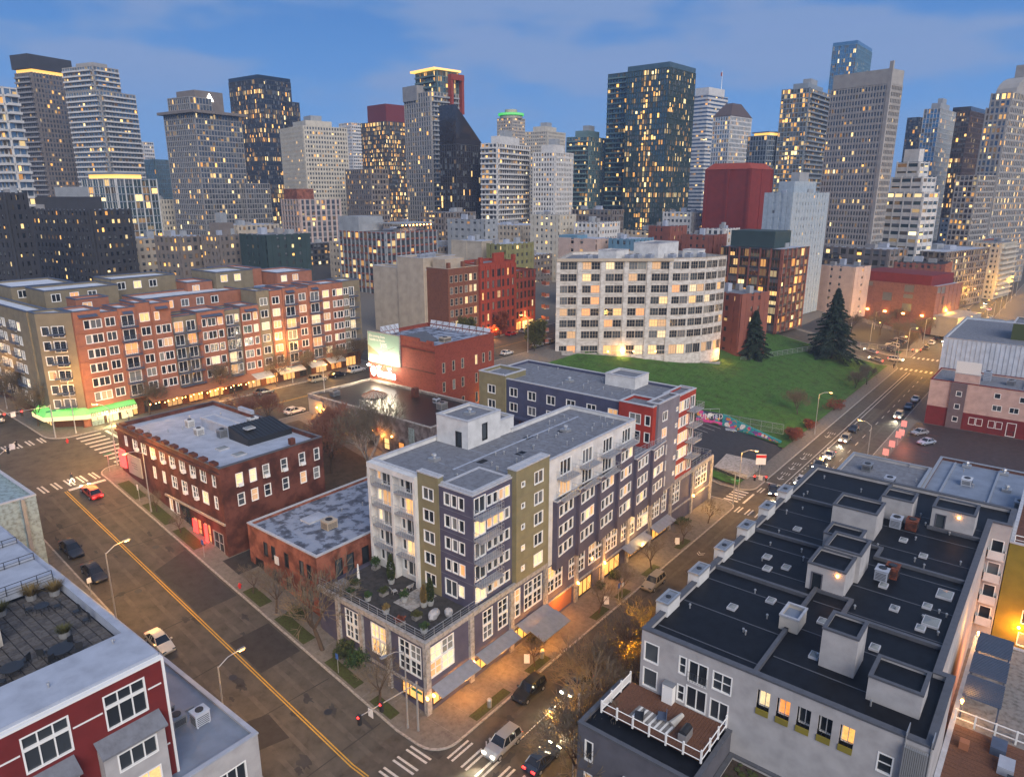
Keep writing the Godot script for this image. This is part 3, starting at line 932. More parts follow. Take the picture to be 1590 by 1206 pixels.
	part(lf, "fence_frame", rail_mesh([Vector2(214, 80), Vector2(262, 62), Vector2(262, 46)], 5.2, 1.5, 2.5, .05, 3), M.galv)
	done()
	# kiosk-like ramp roof and verge beside the lot
	var rw := begin("ramp_wall", "grey concrete ramp wall beside the parking lot entrance", "wall", 136, 48, 0)
	var rg := G.new()
	rg.q(V(134.5, 46.9, .2), V(141, 46.9, .2), V(141, 46.9, 2.2), V(134.5, 46.9, 1.2)); rg.q(V(134.5, 54, .3), V(134.5, 46.9, .2), V(134.5, 46.9, 1.2), V(134.5, 54, 1.2)); rg.q(V(134.5, 46.9, 1.2), V(141, 46.9, 2.2), V(141, 54, 2.2), V(134.5, 54, 1.2)); rg.q(V(141, 46.9, .2), V(141, 54, .2), V(141, 54, 2.2), V(141, 46.9, 2.2))
	part(rw, "wall", rg.mesh(), M.concrete)
	done()
# ---------- the corner apartment building in purple, olive, white and red ----------
func awning(parent: Node, a: Vector2, b: Vector2, h: float, deep: float, m: Material, drop := .55) -> void:
	var d := (b - a).normalized(); var out := Vector2(d.y, -d.x)
	var g := G.new()
	var p := V(a.x, a.y, h); var q := V(b.x, b.y, h); var o := D(out.x, out.y) * deep - Vector3(0, drop, 0)
	g.q(p + o, q + o, q, p)
	g.q(p + o - Vector3(0, .12, 0), q + o - Vector3(0, .12, 0), q + o, p + o)
	g.q(p, q, q + o - Vector3(0, .08, 0), p + o - Vector3(0, .08, 0))
	g.tri(p, p + o - Vector3(0, .1, 0), p + o); g.tri(q, q + o, q + o - Vector3(0, .1, 0))
	part(parent, "awning", g.mesh(), m)

func shop_window(t: Node, x0: float, x1: float, n: float, h0: float, h1: float, cols: int, m: Material) -> void:
	window(t, V((x0 + x1) / 2, n, (h0 + h1) / 2), Vector2(1, 0), x1 - x0, h1 - h0, cols, 1, 1, .09, M.dark_metal, "shop_window", m)

func lamp_light(x: float, n: float, h: float, energy: float, c := Color(1, .68, .34), size := .25) -> void:
	var l := OmniLight3D.new()
	l.name = numbered("lamp_glow")
	l.light_energy = energy; l.light_color = c; l.omni_range = 60; l.omni_attenuation = 2.0
	l.light_size = size; l.shadow_enabled = true
	add_child(l)
	l.position = Vector3(x, h, -n)

func build_corner_building() -> void:
	rng.seed = 101
	var t := begin("apartment_building", "corner apartment building with purple, olive, white and red blocks over a glazed podium", "building", 46.4, 49.2, 0)
	var F := [9.3, 12.1, 14.95, 17.75, 20.55]
	# podium
	var S := []; var W := []
	for a in [[47.0, 50.8, 2], [55.9, 57.6, 1], [58.7, 60.5, 1], [61.3, 63.0, 1], [63.9, 67.6, 2], [68.9, 72.3, 2], [74.0, 75.5, 1], [76.3, 77.9, 1], [79.0, 82.6, 2], [83.6, 86.8, 2], [88.2, 89.8, 1], [90.6, 92.2, 1], [93.2, 96.6, 2], [97.4, 100.6, 2], [101.4, 103.0, 1], [104.6, 108.0, 2], [114.5, 119.3, 2]]:
		var w: float = (a[1] - a[0] - (.12 if a[2] == 2 else 0.0)) / a[2]
		for k in a[2]:
			for r in [4.35, 6.35]:
				S.append([a[0] - 46.4 + k * (w + .12), r + .5, w, 1.82, 2, 2, .22])
	for a in [[53.4, 49.95], [58.1, 55.35], [62.8, 60.0]]:
		var w: float = (a[0] - a[1] - .12) / 2
		for k in 2:
			for r in [4.35, 6.35]:
				W.append([68.0 - a[0] + k * (w + .12), r + .5, w, 1.82, 2, 2, .12])
	var shops := [[47.3, 53.0, .7, 2.35, 5], [54.2, 60.2, .7, 2.35, 5], [61.4, 67.6, .5, 2.5, 5], [69.2, 75.0, .25, 2.9, 1], [76.6, 80.0, .3, 2.6, 3], [82.0, 88.0, .4, 2.6, 4], [90.0, 96.5, .4, 2.6, 5], [98.5, 104.0, .4, 2.6, 4]]
	for s in shops: S.append([s[0] - 46.4, s[2] + .5, s[1] - s[0], s[3] - s[2], 1, 1, -1.0])
	W.append([68.0 - 53.2, 1.1 + .5, 3.4, 1.75, 1, 1, -1.0])
	block(t, rect(46.4, 121.4, 49.2, 68.0), -.5, 9.0, M.purple, {0: S, 3: W}, {"par": .3, "th": .4, "roof": "terrace_dark", "cope": "none", "name": "podium_wall"})
	for s in shops:
		if s[4] == 1: continue
		shop_window(t, s[0], s[1], 49.2, s[2], s[3], s[4], M.shop_glow)
	window(t, V(46.4, 51.5, 1.98), Vector2(0, -1), 3.4, 1.75, 3, 1, 1, .09, M.dark_metal, "shop_window", M.shop_glow)
	# garage entry: a lit recess
	var gg := G.new()
	bw(gg, 69.2, 75.0, 49.36, 49.5, .25, 2.9)
	part(t, "garage_door", gg.mesh(), M.terracotta)
	# ledge, columns, belt
	var lg := G.new()
	bw(lg, 46.12, 68.5, 48.92, 49.35, 8.75, 9.35); bw(lg, 46.12, 46.55, 49.35, 68.0, 8.752, 9.348)
	part(t, "ledge", lg.mesh(), M.concrete)
	box_part(t, "ledge", 100.6, 121.6, 48.95, 49.35, 8.2, 8.9, M.concrete)
	for x in [46.15, 53.3, 60.8, 68.0, 75.3, 82.4, 89.6, 96.9, 104.1, 112.6, 120.8]:
		box_part(t, "column", x, x + .7, 48.88, 49.4, -.3, 8.74 if x < 68.3 or x > 100 else 7.85, M.concrete)
	for n in [55.0, 59.75, 64.0]:
		box_part(t, "column", 46.08, 46.6, n - .3, n + .3, -.3, 8.74, M.concrete)
	box_part(t, "belt_course", 54.0, 121.4, 49.02, 49.21, 3.0, 3.25, M.concrete)
	box_part(t, "belt_course", 46.22, 46.41, 49.4, 64.0, 2.95, 3.25, M.concrete)
	box_part(t, "plinth", 46.22, 46.41, 54.9, 68.0, -.4, 2.6, M.concrete_dark)
	for a in [[46.9, 53.4], [54.3, 61.0], [62.0, 68.4], [88.0, 95.2], [97.0, 103.4]]:
		awning(t, Vector2(a[0], 49.0), Vector2(a[1], 49.0), 3.45, 1.7, M.awning_grey)
	awning(t, Vector2(62.3, 47.3), Vector2(68.2, 47.3), 3.3, 2.4, M.awning_grey, .7)
	# terrace railing
	part(t, "terrace_railing", rail_mesh([Vector2(46.5, 67.8), Vector2(46.5, 49.3), Vector2(55.0, 49.3)], 9.3, 1.05, 1.5, .03, 3), M.galv)
	part(t, "terrace_railing", rail_mesh([Vector2(111.9, 49.4), Vector2(121.2, 49.4), Vector2(121.2, 67.5)], 8.7, 1.05, 1.5, .03, 3), M.galv)
	for k in 4:
		box_part(t, "cladding_joint", 61.97, 68.63, 48.935, 48.95, 12.0 + k * 2.85, 12.05 + k * 2.85, M.khaki)
		box_part(t, "cladding_joint", 54.735, 54.75, 54.92, 58.32, 12.0 + k * 2.85, 12.05 + k * 2.85, M.khaki)
		box_part(t, "cladding_joint", 54.835, 54.85, 49.67, 54.88, 12.0 + k * 2.85, 12.06 + k * 2.85, M.grey_siding)
	# terrace paving: separate slabs
	for i in 7:
		for j in 5:
			box_part(t, "paving_slab", 50.2 + i * .62, 50.78 + i * .62, 55.4 + j * .62, 55.98 + j * .62, 8.68, 8.75 + .004 * ((i * 3 + j) % 3), M.concrete)
	# main white core
	var wc := []
	for k in 5:
		for b in 2:
			var u := .5 + b * 4.25
			wc.append([u + .35, F[k] - 8.6 + .55, .7, 1.45, 1, 1, .2])
			wc.append([u + 1.2, F[k] - 8.6 + .08, 1.75, 2.05, 2, 1, .25])
			wc.append([u + 3.1, F[k] - 8.6 + .55, .5, 1.45, 1, 1, .3])
	var sc := []
	for a in [[0, 3], [0, 4], [1, 3], [1, 4], [2, 3], [2, 4], [3, 4]]:
		sc.append([1.5 + a[0] * 5.25 + .9, F[a[1]] - 8.6 + .1, 2.5, 2.05, 3, 1, .18])
	var core := PackedVector2Array([Vector2(55.2, 49.9), Vector2(68.7, 49.9), Vector2(68.7, 49.0), Vector2(90.7, 49.0), Vector2(90.7, 61.0), Vector2(76, 61.0), Vector2(76, 67.0), Vector2(55.2, 67.0)])
	block(t, core, 8.6, 23.5, M.white, {7: wc, 2: sc}, {"par": .55, "name": "white_wall"})
	for n in [66.55, 62.3, 58.35]:
		box_part(t, "pilaster", 54.25, 55.19, n, n + .42, 8.7, 23.3, M.white)
	box_part(t, "cornice", 54.2, 55.18, 58.36, 66.98, 22.75, 23.45, M.white)
	for k in range(1, 5):
		for b in 2:
			balcony(t, Vector2(55.2, 64.65 - b * 4.15), Vector2(0, -1), 3.7, .85, F[k], M.slab_grey, M.galv)
	for a in [[0, 3], [0, 4], [1, 3], [1, 4], [2, 3], [2, 4], [3, 4]]:
		balcony(t, Vector2(72.2 + a[0] * 5.25, 49.0), Vector2(1, 0), 3.6, 1.35, F[a[1]], M.slab_grey, M.galv)
	# olive panels
	var o1 := pts_grid(.85, 1, 1, F[0] - 8.6 + .4, 2.81, 5, 1.75, 1.5, 2, 1, .08)
	block(t, rect(54.75, 55.6, 54.9, 58.34), 8.6, 24.2, M.olive, {3: o1}, {"par": .0, "name": "olive_wall", "roof": "coping"})
	var o2 := []
	for k in 5:
		o2.append([1.0, F[k] - 8.6 + 1.0, .62, .62, 1, 1, .15]); o2.append([3.6, F[k] - 8.6 + .45, 1.8, 1.6, 2, 1, .2])
	block(t, rect(61.95, 68.65, 48.95, 50.3), 8.9, 24.3, M.olive, {0: o2}, {"par": .0, "name": "olive_wall", "roof": "coping"})
	# purple corner
	var pw := []; var ps := []
	for k in 5:
		if k == 0:
			pw.append([.7, .08 + .7, 1.9, 2.1, 2, 1, .1]); pw.append([2.9, .55 + .7, .85, 1.45, 1, 1, .5])
		else:
			for j in 3: pw.append([.85 + j * 1.12, F[k] - 8.6 + .55, .85, 1.5, 1, 1, .15])
		ps.append([.3, F[k] - 8.6 + .3, 1.9, 1.95, 2, 1, .45 if k == 3 else .2])
		for j in 4: ps.append([2.5 + j * 1.08, F[k] - 8.6 + .6, .88, 1.35, 1, 1, .6 if k == 3 else .25])
	block(t, rect(54.85, 61.95, 49.65, 54.9), 8.6, 23.3, M.purple, {3: pw, 0: ps}, {"par": .0, "name": "purple_wall", "cope": "coping"})
	for k in range(1, 5): balcony(t, Vector2(57.0, 49.65), Vector2(1, 0), 4.0, 1.2, F[k], M.slab_grey, M.galv)
	# saw-tooth purple panels
	for c in 6:
		var xa := 69.6 + c * 5.2; var xb := xa + 5.18
		var top: float = [17.75, 17.75, 17.75, 20.5, 17.4, 17.4][c]
		var rows := 4 if c == 3 else 3
		var list := []
		for k in rows:
			for j in 3: list.append([.55 + j * 1.32, F[k] - 7.9 + .45, 1.12, 1.5, 1, 1, .12])
		block(t, PackedVector2Array([Vector2(xa, 48.25), Vector2(xb, 48.75), Vector2(xb, 49.05), Vector2(xa, 49.05)]), 7.9, top, M.purple, {0: list}, {"par": .0, "th": .05, "name": "purple_panel", "cope": "coping"})
	block(t, rect(90.72, 101.0, 49.06, 58), 8.8, 17.2, M.white, {}, {"par": .3, "name": "terrace_wall"})
	part(t, "terrace_railing", rail_mesh([Vector2(90.9, 49.3), Vector2(97.2, 49.3)], 17.3, 1.0, 1.2, .03, 3), M.galv)
	part(t, "terrace_railing", rail_mesh([Vector2(95.7, 48.9), Vector2(100.7, 48.9)], 17.4, 1.0, 1.2, .03, 3), M.galv)
	for h in [9.5, 12.2, 15.0]:
		box_part(t, "drain_box", 100.75, 100.95, 48.6, 49.0, h, h + 1.7, M.white)
	# rear terrace and wing
	block(t, rect(76.0, 97.2, 61.01, 86.0), 0, 13.2, M.navy, {}, {"roof": "brick_worn", "par": .4, "name": "terrace_wall"})
	var wn := []
	for k in 6: wn.append([6.9 + k * 4.15, 19.0, 1.75, 1.55, 2, 1, .12])
	for k in 6: wn.append([6.9 + k * 4.15, 16.2, 1.75, 1.55, 2, 1, .2])
	for k in 2: wn.append([1.9, 19.0 - k * 2.9, 1.75, 1.5, 2, 1, .2])
	block(t, rect(97.2, 111.6, 49.6, 85.3), 1.5, 23.6, M.navy, {3: wn}, {"par": .5, "name": "navy_wall"})
	block(t, rect(96.85, 103.0, 79.2, 85.5), 1.4, 24.2, M.olive, {3: [[2.2, 19.0, 1.75, 1.5, 2, 1, .1], [2.2, 16.2, 1.75, 1.5, 2, 1, .3]]}, {"par": .6, "name": "olive_wall"})
	for k in 5:
		box_part(t, "loggia_post", 96.4, 96.6, 62.5 + k * 3.0, 62.7 + k * 3.0, 13.2, 16.6, M.brick_worn)
	box_part(t, "loggia_beam", 96.3, 97.19, 61.6, 77.5, 16.6, 16.95, M.navy)
	window(t, V(97.18, 70, 15.0), Vector2(0, -1), 12, 2.6, 6, 1, 1, .12, M.brick_worn, "loggia_window", M.shop_glow)
	# red block and grey front of the wing
	block(t, rect(96.7, 101.4, 49.3, 55.4), 8.8, 23.9, M.red, {3: [[2.0, 11.9, 2.0, 1.6, 2, 1, .1], [2.0, 9.1, 2.0, 1.6, 2, 1, .1], [4.8, 11.9, .9, 1.6, 1, 1, .1], [4.8, 9.1, .9, 1.6, 1, 1, .1], [2.0, 6.3, 2.0, 1.6, 2, 1, .1]]}, {"par": .5, "name": "red_wall"})
	var gs := []
	for k in 5:
		gs.append([6.2, F[k] - 8.5 + 1.0, .62, .62, 1, 1, .5])
		if k > 2: gs.append([1.5, F[k] - 8.5 + .4, 1.6, 1.5, 2, 1, .2])
	block(t, rect(97.9, 105.2, 48.9, 51.0), 8.5, 24.2, M.grey_siding, {0: gs}, {"par": .4, "name": "grey_wall"})
	var rs := []
	for k in 5:
		for j in 4: rs.append([.35 + j * 1.0, F[k] - 8.5 + .35, .82, 1.75, 1, 1, .55])
		rs.append([4.7, F[k] - 8.5 + .12, 1.7, 2.05, 2, 1, .5])
	block(t, rect(105.21, 111.9, 49.1, 52.0), 8.5, 23.8, M.red, {0: rs}, {"par": .4, "name": "red_wall"})
	for k in range(1, 5): balcony(t, Vector2(110.3, 49.1), Vector2(1, 0), 3.4, 1.6, F[k], M.slab_grey, M.galv)
	block(t, rect(106.5, 111.4, 58, 64), 22.8, 25.2, M.white, {}, {"par": .3, "name": "roof_screen"})
	# penthouse
	var g := G.new()
	block(t, rect(66.4, 73.2, 60.7, 66.5), 22.9, 26.9, M.white, {3: [[3.6, .1, 1.0, 2.1, 1, 1, 0]], 0: [[2.9, .6, 1.0, 2.3, 1, 1, 0]]}, {"par": .35, "name": "penthouse_wall", "frame": M.dark_metal})
	block(t, rect(73.21, 76.4, 60.9, 65.0), 22.9, 25.3, M.white, {}, {"par": .3, "name": "penthouse_wall"})
	mushroom_vent(t, 70.0, 63.6, 26.5)
	mushroom_vent(t, 60.8, 61.5, 22.95)
	mushroom_vent(t, 81.0, 55.0, 22.95)
	mushroom_vent(t, 104.0, 70.0, 23.1)
	var vr := RandomNumberGenerator.new(); vr.seed = 9
	for k in 34:
		vent_pipe(t, vr.randf_range(57, 89), vr.randf_range(51, 59.5), 22.95, vr.randf_range(.25, .6))
	for k in 16:
		vent_pipe(t, vr.randf_range(99, 110), vr.randf_range(54, 83), 23.1, vr.randf_range(.25, .6))
	for k in 5: box_part(t, "roof_patch", 58.0 + k * 5.5, 59.6 + k * 5.5, 53.0 + (k * 3) % 5, 53.9 + (k * 3) % 5, 22.93, 22.957, M.roof_black)
	for k in 11: box_part(t, "roof_seam", 57.5 + k * 3.0, 57.58 + k * 3.0, 50.6, 60.4, 22.94, 22.97, M.roof_patchy)
	for k in 7: box_part(t, "roof_seam", 97.6, 111.2, 55.0 + k * 4.0, 55.08 + k * 4.0, 23.09, 23.125, M.roof_patchy)
	box_part(t, "roof_walkway", 60, 88, 57.3, 57.6, 22.93, 22.965, M.roof_pale)
	done()

# ---------- brick neighbours on the avenue ----------
func build_brick_row() -> void:
	rng.seed = 202
	# dark three storey hotel-like block
	var t := begin("brick_building", "dark sooty brick block with stepped parapet and pale blue roof", "building", 45.7, 87.6, 6.6)
	var W := []
	for n in [116.4, 113.6, 110.7, 107.8, 104.8, 101.8, 98.8, 95.8, 92.9]:
		W.append([119.0 - n, 10.9, 1.5 if n < 116 else .8, 1.75, 2, 2, .12])
	W.append([119.0 - 89.7, 10.9, .8, 1.75, 1, 2, .2])
	for n in [107.6, 104.6, 101.8, 98.8, 95.8, 92.9]: W.append([119.0 - n, 7.6, 1.5 if n < 103 else .8, 1.8, 2, 2, .1])
	W.append([119.0 - 89.7, 7.6, .8, 1.8, 1, 2, .1])
	for n in [103.5, 101.6]: W.append([119.0 - n, 3.4, .9, 1.9, 1, 1, .05])
	for a in [[100.2, 97.6, 1.9], [96.8, 94.4, 1.1], [93.8, 91.8, 1.1], [91.2, 88.6, .6]]: W.append([119.0 - a[0], a[2], a[0] - a[1], 3.2, 1, 1, -1.0])
	var S := []
	var k := 0
	for x in [48.0, 50.1, 52.2, 55.2, 58.3, 61.3]:
		if x < 61: S.append([x - 45.7, 10.6, 1.0, 1.85, 1, 2, .5 if k in [0, 1, 3] else .1])
		S.append([x - 45.7 - (.6 if x > 61 else 0.0), 7.7, 1.0, 1.75, 1, 2, .55 if k in [1, 4] else .08]); k += 1
	S.append([61.0 - 45.7, 10.6, .9, 1.85, 1, 2, .1])
	block(t, rect(45.7, 62.6, 87.6, 119.0), 6.0, 20.0, M.brick_dark, {0: S, 3: W}, {"par": .7, "roof": "roof_pale", "cope": "coping_dark", "fw": .1})
	for j in 11:
		box_part(t, "parapet_block", 45.55, 46.3, 88.6 + j * 2.75, 89.9 + j * 2.75, 20.08, 20.5, M.brick_dark)
	box_part(t, "parapet_block", 62.0, 62.65, 106.0, 110.0, 20.08, 20.7, M.roof_pale)
	box_part(t, "chimney", 57.2, 58.0, 87.7, 88.4, 20.08, 21.0, M.brick_dark)
	box_part(t, "sill_course", 45.5, 45.72, 87.5, 104.5, 11.5, 11.8, M.beige)
	box_part(t, "cornice", 45.35, 45.72, 87.5, 119.0, 18.85, 19.2, M.brick_dark)
	for j in 12: box_part(t, "stone_base", 45.6, 45.72, 100.6 + j * 1.5, 102.0 + j * 1.5, 6.4, 9.2 + j * .12, M.concrete)
	for a in [[100.2, 97.6], [96.8, 94.4], [93.8, 91.8], [91.2, 88.6]]:
		var shop: Material = M.neon_red if a[0] in [96.8, 93.8] else M.glass_b
		var h0: float = 7.9 if a[0] > 99 else 7.1 if a[0] > 92 else 6.6
		window(t, V(45.7, (a[0] + a[1]) / 2, h0 + 1.6), Vector2(0, -1), a[0] - a[1], 3.2, 2, 2, 0, .12, M.concrete if a[0] < 92 else M.dark_metal, "shop_window", LIT[4] if shop == M.neon_red else shop)
	var ng := G.new()
	bw(ng, 45.3, 45.4, 94.9, 96.2, 8.2, 10.2)
	part(t, "neon_sign", ng.mesh(), M.neon_red)
	ng = G.new()
	bw(ng, 45.3, 45.4, 92.2, 93.0, 7.6, 10.3)
	part(t, "neon_sign", ng.mesh(), M.neon_red)
	var ng2 := G.new(); bw(ng2, 45.2, 45.5, 116.5, 118.3, 13.0, 16.0)
	part(t, "neon_sign", ng2.mesh(), M.neon_red)
	var bb := G.new(); bw(bb, 45.45, 45.62, 111.4, 115.9, 12.4, 15.7)
	var bp := part(t, "billboard_panel", bb.mesh(), M.beige)
	for j in 3:
		var tx := G.new(); bw(tx, 45.435, 45.448, 112.6, 114.8 - j * .4, 14.4 - j * .4, 14.48 - j * .4)
		part(bp, "lettering", tx.mesh(), M.dark_metal)
	for n in [112.0, 106.4, 103.3, 100.4, 97.4, 94.6]: box_part(t, "window_air_unit", 45.25, 45.7, n - .35, n + .35, 16.95, 17.4, M.white_trim)
	for n in [97.6, 94.4]: box_part(t, "window_air_unit", 45.25, 45.7, n - .35, n + .35, 13.6, 14.05, M.white_trim)
	for x in [48.5, 52.7, 55.7, 58.8]: box_part(t, "window_air_unit", x - .35, x + .35, 87.15, 87.6, 16.6, 17.05, M.white_trim)
	# roof plant
	block(t, rect(54.6, 57.0, 100.0, 108.6), 19.3, 20.9, M.roof_pale, {}, {"par": .0, "roof": "roof_pale", "name": "roof_curb"})
	var sl := G.new()
	sl.q(V(54.2, 94.2, 20.2), V(61.8, 94.2, 20.2), V(61.8, 99.6, 21.3), V(54.2, 99.6, 21.3))
	sl.q(V(54.2, 94.2, 19.3), V(61.8, 94.2, 19.3), V(61.8, 94.2, 20.2), V(54.2, 94.2, 20.2))
	sl.q(V(54.2, 99.6, 19.3), V(54.2, 94.2, 19.3), V(54.2, 94.2, 20.2), V(54.2, 99.6, 21.3))
	var ms := part(t, "metal_roof", sl.mesh(), M.dark_metal)
	for j in 12:
		var rb := G.new(); rb.obox(V(54.4 + j * .64, 94.2, 20.21), D(.07, 0), Vector3(0, .07, 0), V(54.4, 99.6, 21.3) - V(54.4, 94.2, 20.2))
		part(ms, "seam", rb.mesh(), M.dark_metal)
	skylight(t, 56.2, 97.0, 21.0, 1.5, 1.2); skylight(t, 51.1, 96.2, 19.3, 1.6, 1.4); skylight(t, 51.3, 92.0, 19.3, 1.7, 1.5)
	roof_unit(t, 53.4, 110.0, 19.3, 1.1, 1.0, 1.2, M.white); roof_unit(t, 52.3, 105.1, 19.3, 1.2, 1.1, 1.1, M.white); roof_unit(t, 54.0, 101.2, 19.3, 1.3, 1.1, 1.3, M.grey_metal); roof_unit(t, 60.8, 103.6, 19.3, 1.6, 1.0, 1.0, M.white)
	for j in 8: vent_pipe(t, rng.randf_range(47, 61), rng.randf_range(89, 117), 19.3, .5)
	done()
	# low brick building with patched roof
	t = begin("brick_building", "low worn red brick building with patched flaking roof beside the corner block", "building", 47.5, 69.5, 3.4)
	W = []
	for n in [81.3, 79.5, 76.5, 73.2, 71.6]:
		W.append([85.0 - n, 5.4, .8, 2.0, 1, 1, 0])
		if n < 81: W.append([85.0 - n, 1.9, .8, 1.85, 1, 1, 0])
	W.append([1.0, .9, 2.2, 3.4, 1, 1, -1.0])
	S = []
	for x in [50.3, 52.2, 54.7]: S.append([x - 47.5, 4.9, 1.05, 2.5, 1, 1, 0])
	block(t, rect(47.5, 70.0, 69.5, 85.0), 3.0, 12.1, M.brick_worn, {0: S, 3: W}, {"par": .45, "roof": "roof_patchy", "cope": "coping", "fw": .08, "frame": M.dark_metal})
	box_part(t, "door", 47.62, 47.7, 81.85, 83.95, 3.9, 7.3, M.black)
	roof_unit(t, 54.2, 75.6, 11.65, 1.7, 1.5, 1.2, M.beige)
	skylight(t, 54.6, 79.6, 11.65, 3.2, 2.2, M.roof_pale)
	for j in 6: vent_pipe(t, rng.randf_range(57, 68), rng.randf_range(71, 82), 11.65, .4)
	box_part(t, "sign_plate", 47.42, 47.5, 78.0, 78.9, 8.0, 9.2, M.cloth_white)
	done()
	# graffitied hall with black roof
	t = begin("graffiti_hall", "low graffiti covered hall with wet black tar roof and skylight cone", "building", 84.3, 86.0, 8.0)
	W = []
	for j in 8: W.append([3.0 + j * 4.0, 5.4 if j < 3 else 4.4, 1.6, 2.2, 1, 2, .22])
	block(t, rect(84.3, 100.8, 86.0, 121.6), 5.0, 16.1, M.graffiti_wall, {3: W}, {"par": .5, "roof": "roof_tar", "cope": "concrete", "frame": M.dark_metal})
	var cone := G.new()
	for j in 16:
		var a0 := TAU * j / 16; var a1 := TAU * (j + 1) / 16
		cone.tri(V(93 + cos(a0) * 2.6, 111 + sin(a0) * 2.6, 15.7), V(93 + cos(a1) * 2.6, 111 + sin(a1) * 2.6, 15.7), V(93, 111, 16.9))
	part(t, "skylight_cone", cone.mesh(), M.beige)
	for j in 16:
		var rib := G.new(); var a := TAU * j / 16
		rib.tube(V(93 + cos(a) * 2.65, 111 + sin(a) * 2.65, 15.73), V(93, 111, 16.95), .07, .05, 4)
		part(t, "skylight_rib", rib.mesh(), M.terracotta)
	box_part(t, "chimney", 97.0, 98.2, 103.2, 104.2, 15.5, 17.6, M.brick_dark)
	roof_unit(t, 95.0, 93.5, 15.6, 1.8, 1.4, 1.3, M.galv); roof_unit(t, 88.0, 117.5, 15.6, 1.6, 1.4, 1.0, M.grey_metal); roof_unit(t, 97.5, 97.5, 15.6, 1.2, 1.0, .8, M.roof_pale)
	box_part(t, "wall_panel", 84.18, 84.3, 116.6, 121.4, 9.0, 15.2, M.beige)
	box_part(t, "wall_panel", 84.18, 84.3, 90.2, 91.6, 10.0, 15.0, M.teal_grey)
	rng.seed = 31
	for j in 26:
		var u := rng.randf_range(88, 120); var hh := rng.randf_range(9.0, 13.5); var w := rng.randf_range(.5, 2.0)
		var pg := G.new(); var ps := []
		for e in 8: ps.append(V(84.27 - j * .002, u + cos(TAU * e / 8) * w * rng.randf_range(.6, 1.1), hh + sin(TAU * e / 8) * w * rng.randf_range(.4, .9)))
		for e in 8: pg.tri(V(84.27 - j * .002, u, hh), ps[(e + 1) % 8], ps[e])
		part(t, "graffiti", pg.mesh(), [M.teal_grey, M.pale_blue, M.brick_red, M.concrete, M.mauve, M.purple][j % 6])
	for n in [118.5, 116.2, 110.0, 101.5, 96.0]:
		var lm := G.new(); lm.ball(V(84.0, n, 13.8 if n > 112 else 12.4), Vector3.ONE * .16, 5, 7)
		part(t, "wall_lamp", lm.mesh(), M.lamp_warm)
	done()
	for n in [117.5, 109.8, 99.0]: lamp_light(83.5, n, 13.4 if n > 112 else 12.2, 6, Color(1, .66, .28), .15)
	# red brick building with the billboard
	t = begin("brick_building", "red brick building carrying a glowing billboard and sign on its side wall", "building", 101.0, 101.0, 8.8)
	S = []
	for j in 6:
		var u: float = [2.0, 5.0, 7.8, 12.2, 14.6, 16.8][j]
		S.append([u, 13.0, .75, 2.1, 1, 2, .05]); S.append([u, 8.9, .75, 2.1, 1, 2, .05])
		if j < 5: S.append([u, 4.4, .8, 2.3, 1, 1, .1])
	block(t, rect(101.0, 119.6, 101.0, 121.8), 7.0, 26.0, M.brick_red, {0: S}, {"par": .7, "roof": "roof_patchy", "cope": "brick_red", "fw": .08, "frame": M.beige})
	for a in [[101.6, 103.4, 26.9], [103.4, 105.6, 26.5], [105.6, 111.4, 27.1]]:
		box_part(t, "parapet_step", 100.98, 101.35, a[0], a[1], 26.0, a[2], M.brick_red)
	for h in [24.6, 20.2]: box_part(t, "string_course", 100.85, 101.0, 101.0, 111.0, h, h + .18, M.brick_dark)
	var rk := G.new()
	rk.q(V(101.4, 107.2, 25.4), V(108.5, 107.2, 25.4), V(108.5, 111.2, 26.9), V(101.4, 111.2, 26.9))
	rk.q(V(108.5, 107.2, 25.3), V(108.5, 111.2, 25.3), V(108.5, 111.2, 26.9), V(108.5, 107.2, 25.4))
	part(t, "roof_ramp", rk.mesh(), M.coping_dark)
	for j in 9:
		var pg := G.new(); pg.q(V(119.2, 120.6 - j * 2.1, 25.3), V(119.2, 118.7 - j * 2.1, 25.3), V(119.5, 118.7 - j * 2.1, 26.9), V(119.5, 120.6 - j * 2.1, 26.9))
		part(t, "parapet_panel", pg.mesh(), M.roof_white)
		var br := G.new(); br.tube(V(117.4, 120.6 - j * 2.1, 25.3), V(119.2, 120.6 - j * 2.1, 26.8), .06, .06, 4)
		part(t, "brace", br.mesh(), M.rust)
	for j in 4:
		var pg := G.new(); pg.q(V(104.5 + j * 1.4, 121.4, 25.3), V(105.8 + j * 1.4, 121.4, 25.3), V(105.8 + j * 1.4, 121.6, 27.2), V(104.5 + j * 1.4, 121.6, 27.2))
		part(t, "parapet_panel", pg.mesh(), M.roof_white)
		var br := G.new(); br.tube(V(104.5 + j * 1.4, 119.4, 25.3), V(104.5 + j * 1.4, 121.4, 27.1), .06, .06, 4)
		part(t, "brace", br.mesh(), M.rust)
	roof_unit(t, 108.5, 105.4, 25.3, 2.2, 1.6, .9, M.beige)
	for j in 7: box_part(t, "roof_seam", 103 + j * 2.3, 103.12 + j * 2.3, 112, 120.5, 25.28, 25.34, M.roof_black)
	done()
	# billboard: flat poster on the wall
	var b := begin("billboard", "pale green illuminated billboard poster with a thin wing line and the word yes", "billboard", 100.9, 116.3, 20.0)
	box_part(b, "board", 100.75, 100.97, 111.2, 121.6, 20.1, 27.0, M.concrete)
	var sgn := StandardMaterial3D.new()
	sgn.resource_name = "billboard_print"
	sgn.albedo_color = Color(.50, .62, .57); sgn.roughness = .7
	box_part(b, "poster", 100.70, 100.745, 111.4, 121.4, 20.3, 26.8, sgn)
	var wing := G.new()
	wing.q(V(100.69, 121.4, 22.0), V(100.69, 117.4, 21.7), V(100.69, 118.0, 22.2), V(100.69, 121.4, 23.9))
	part(b, "print_wing", wing.mesh(), M.olive)
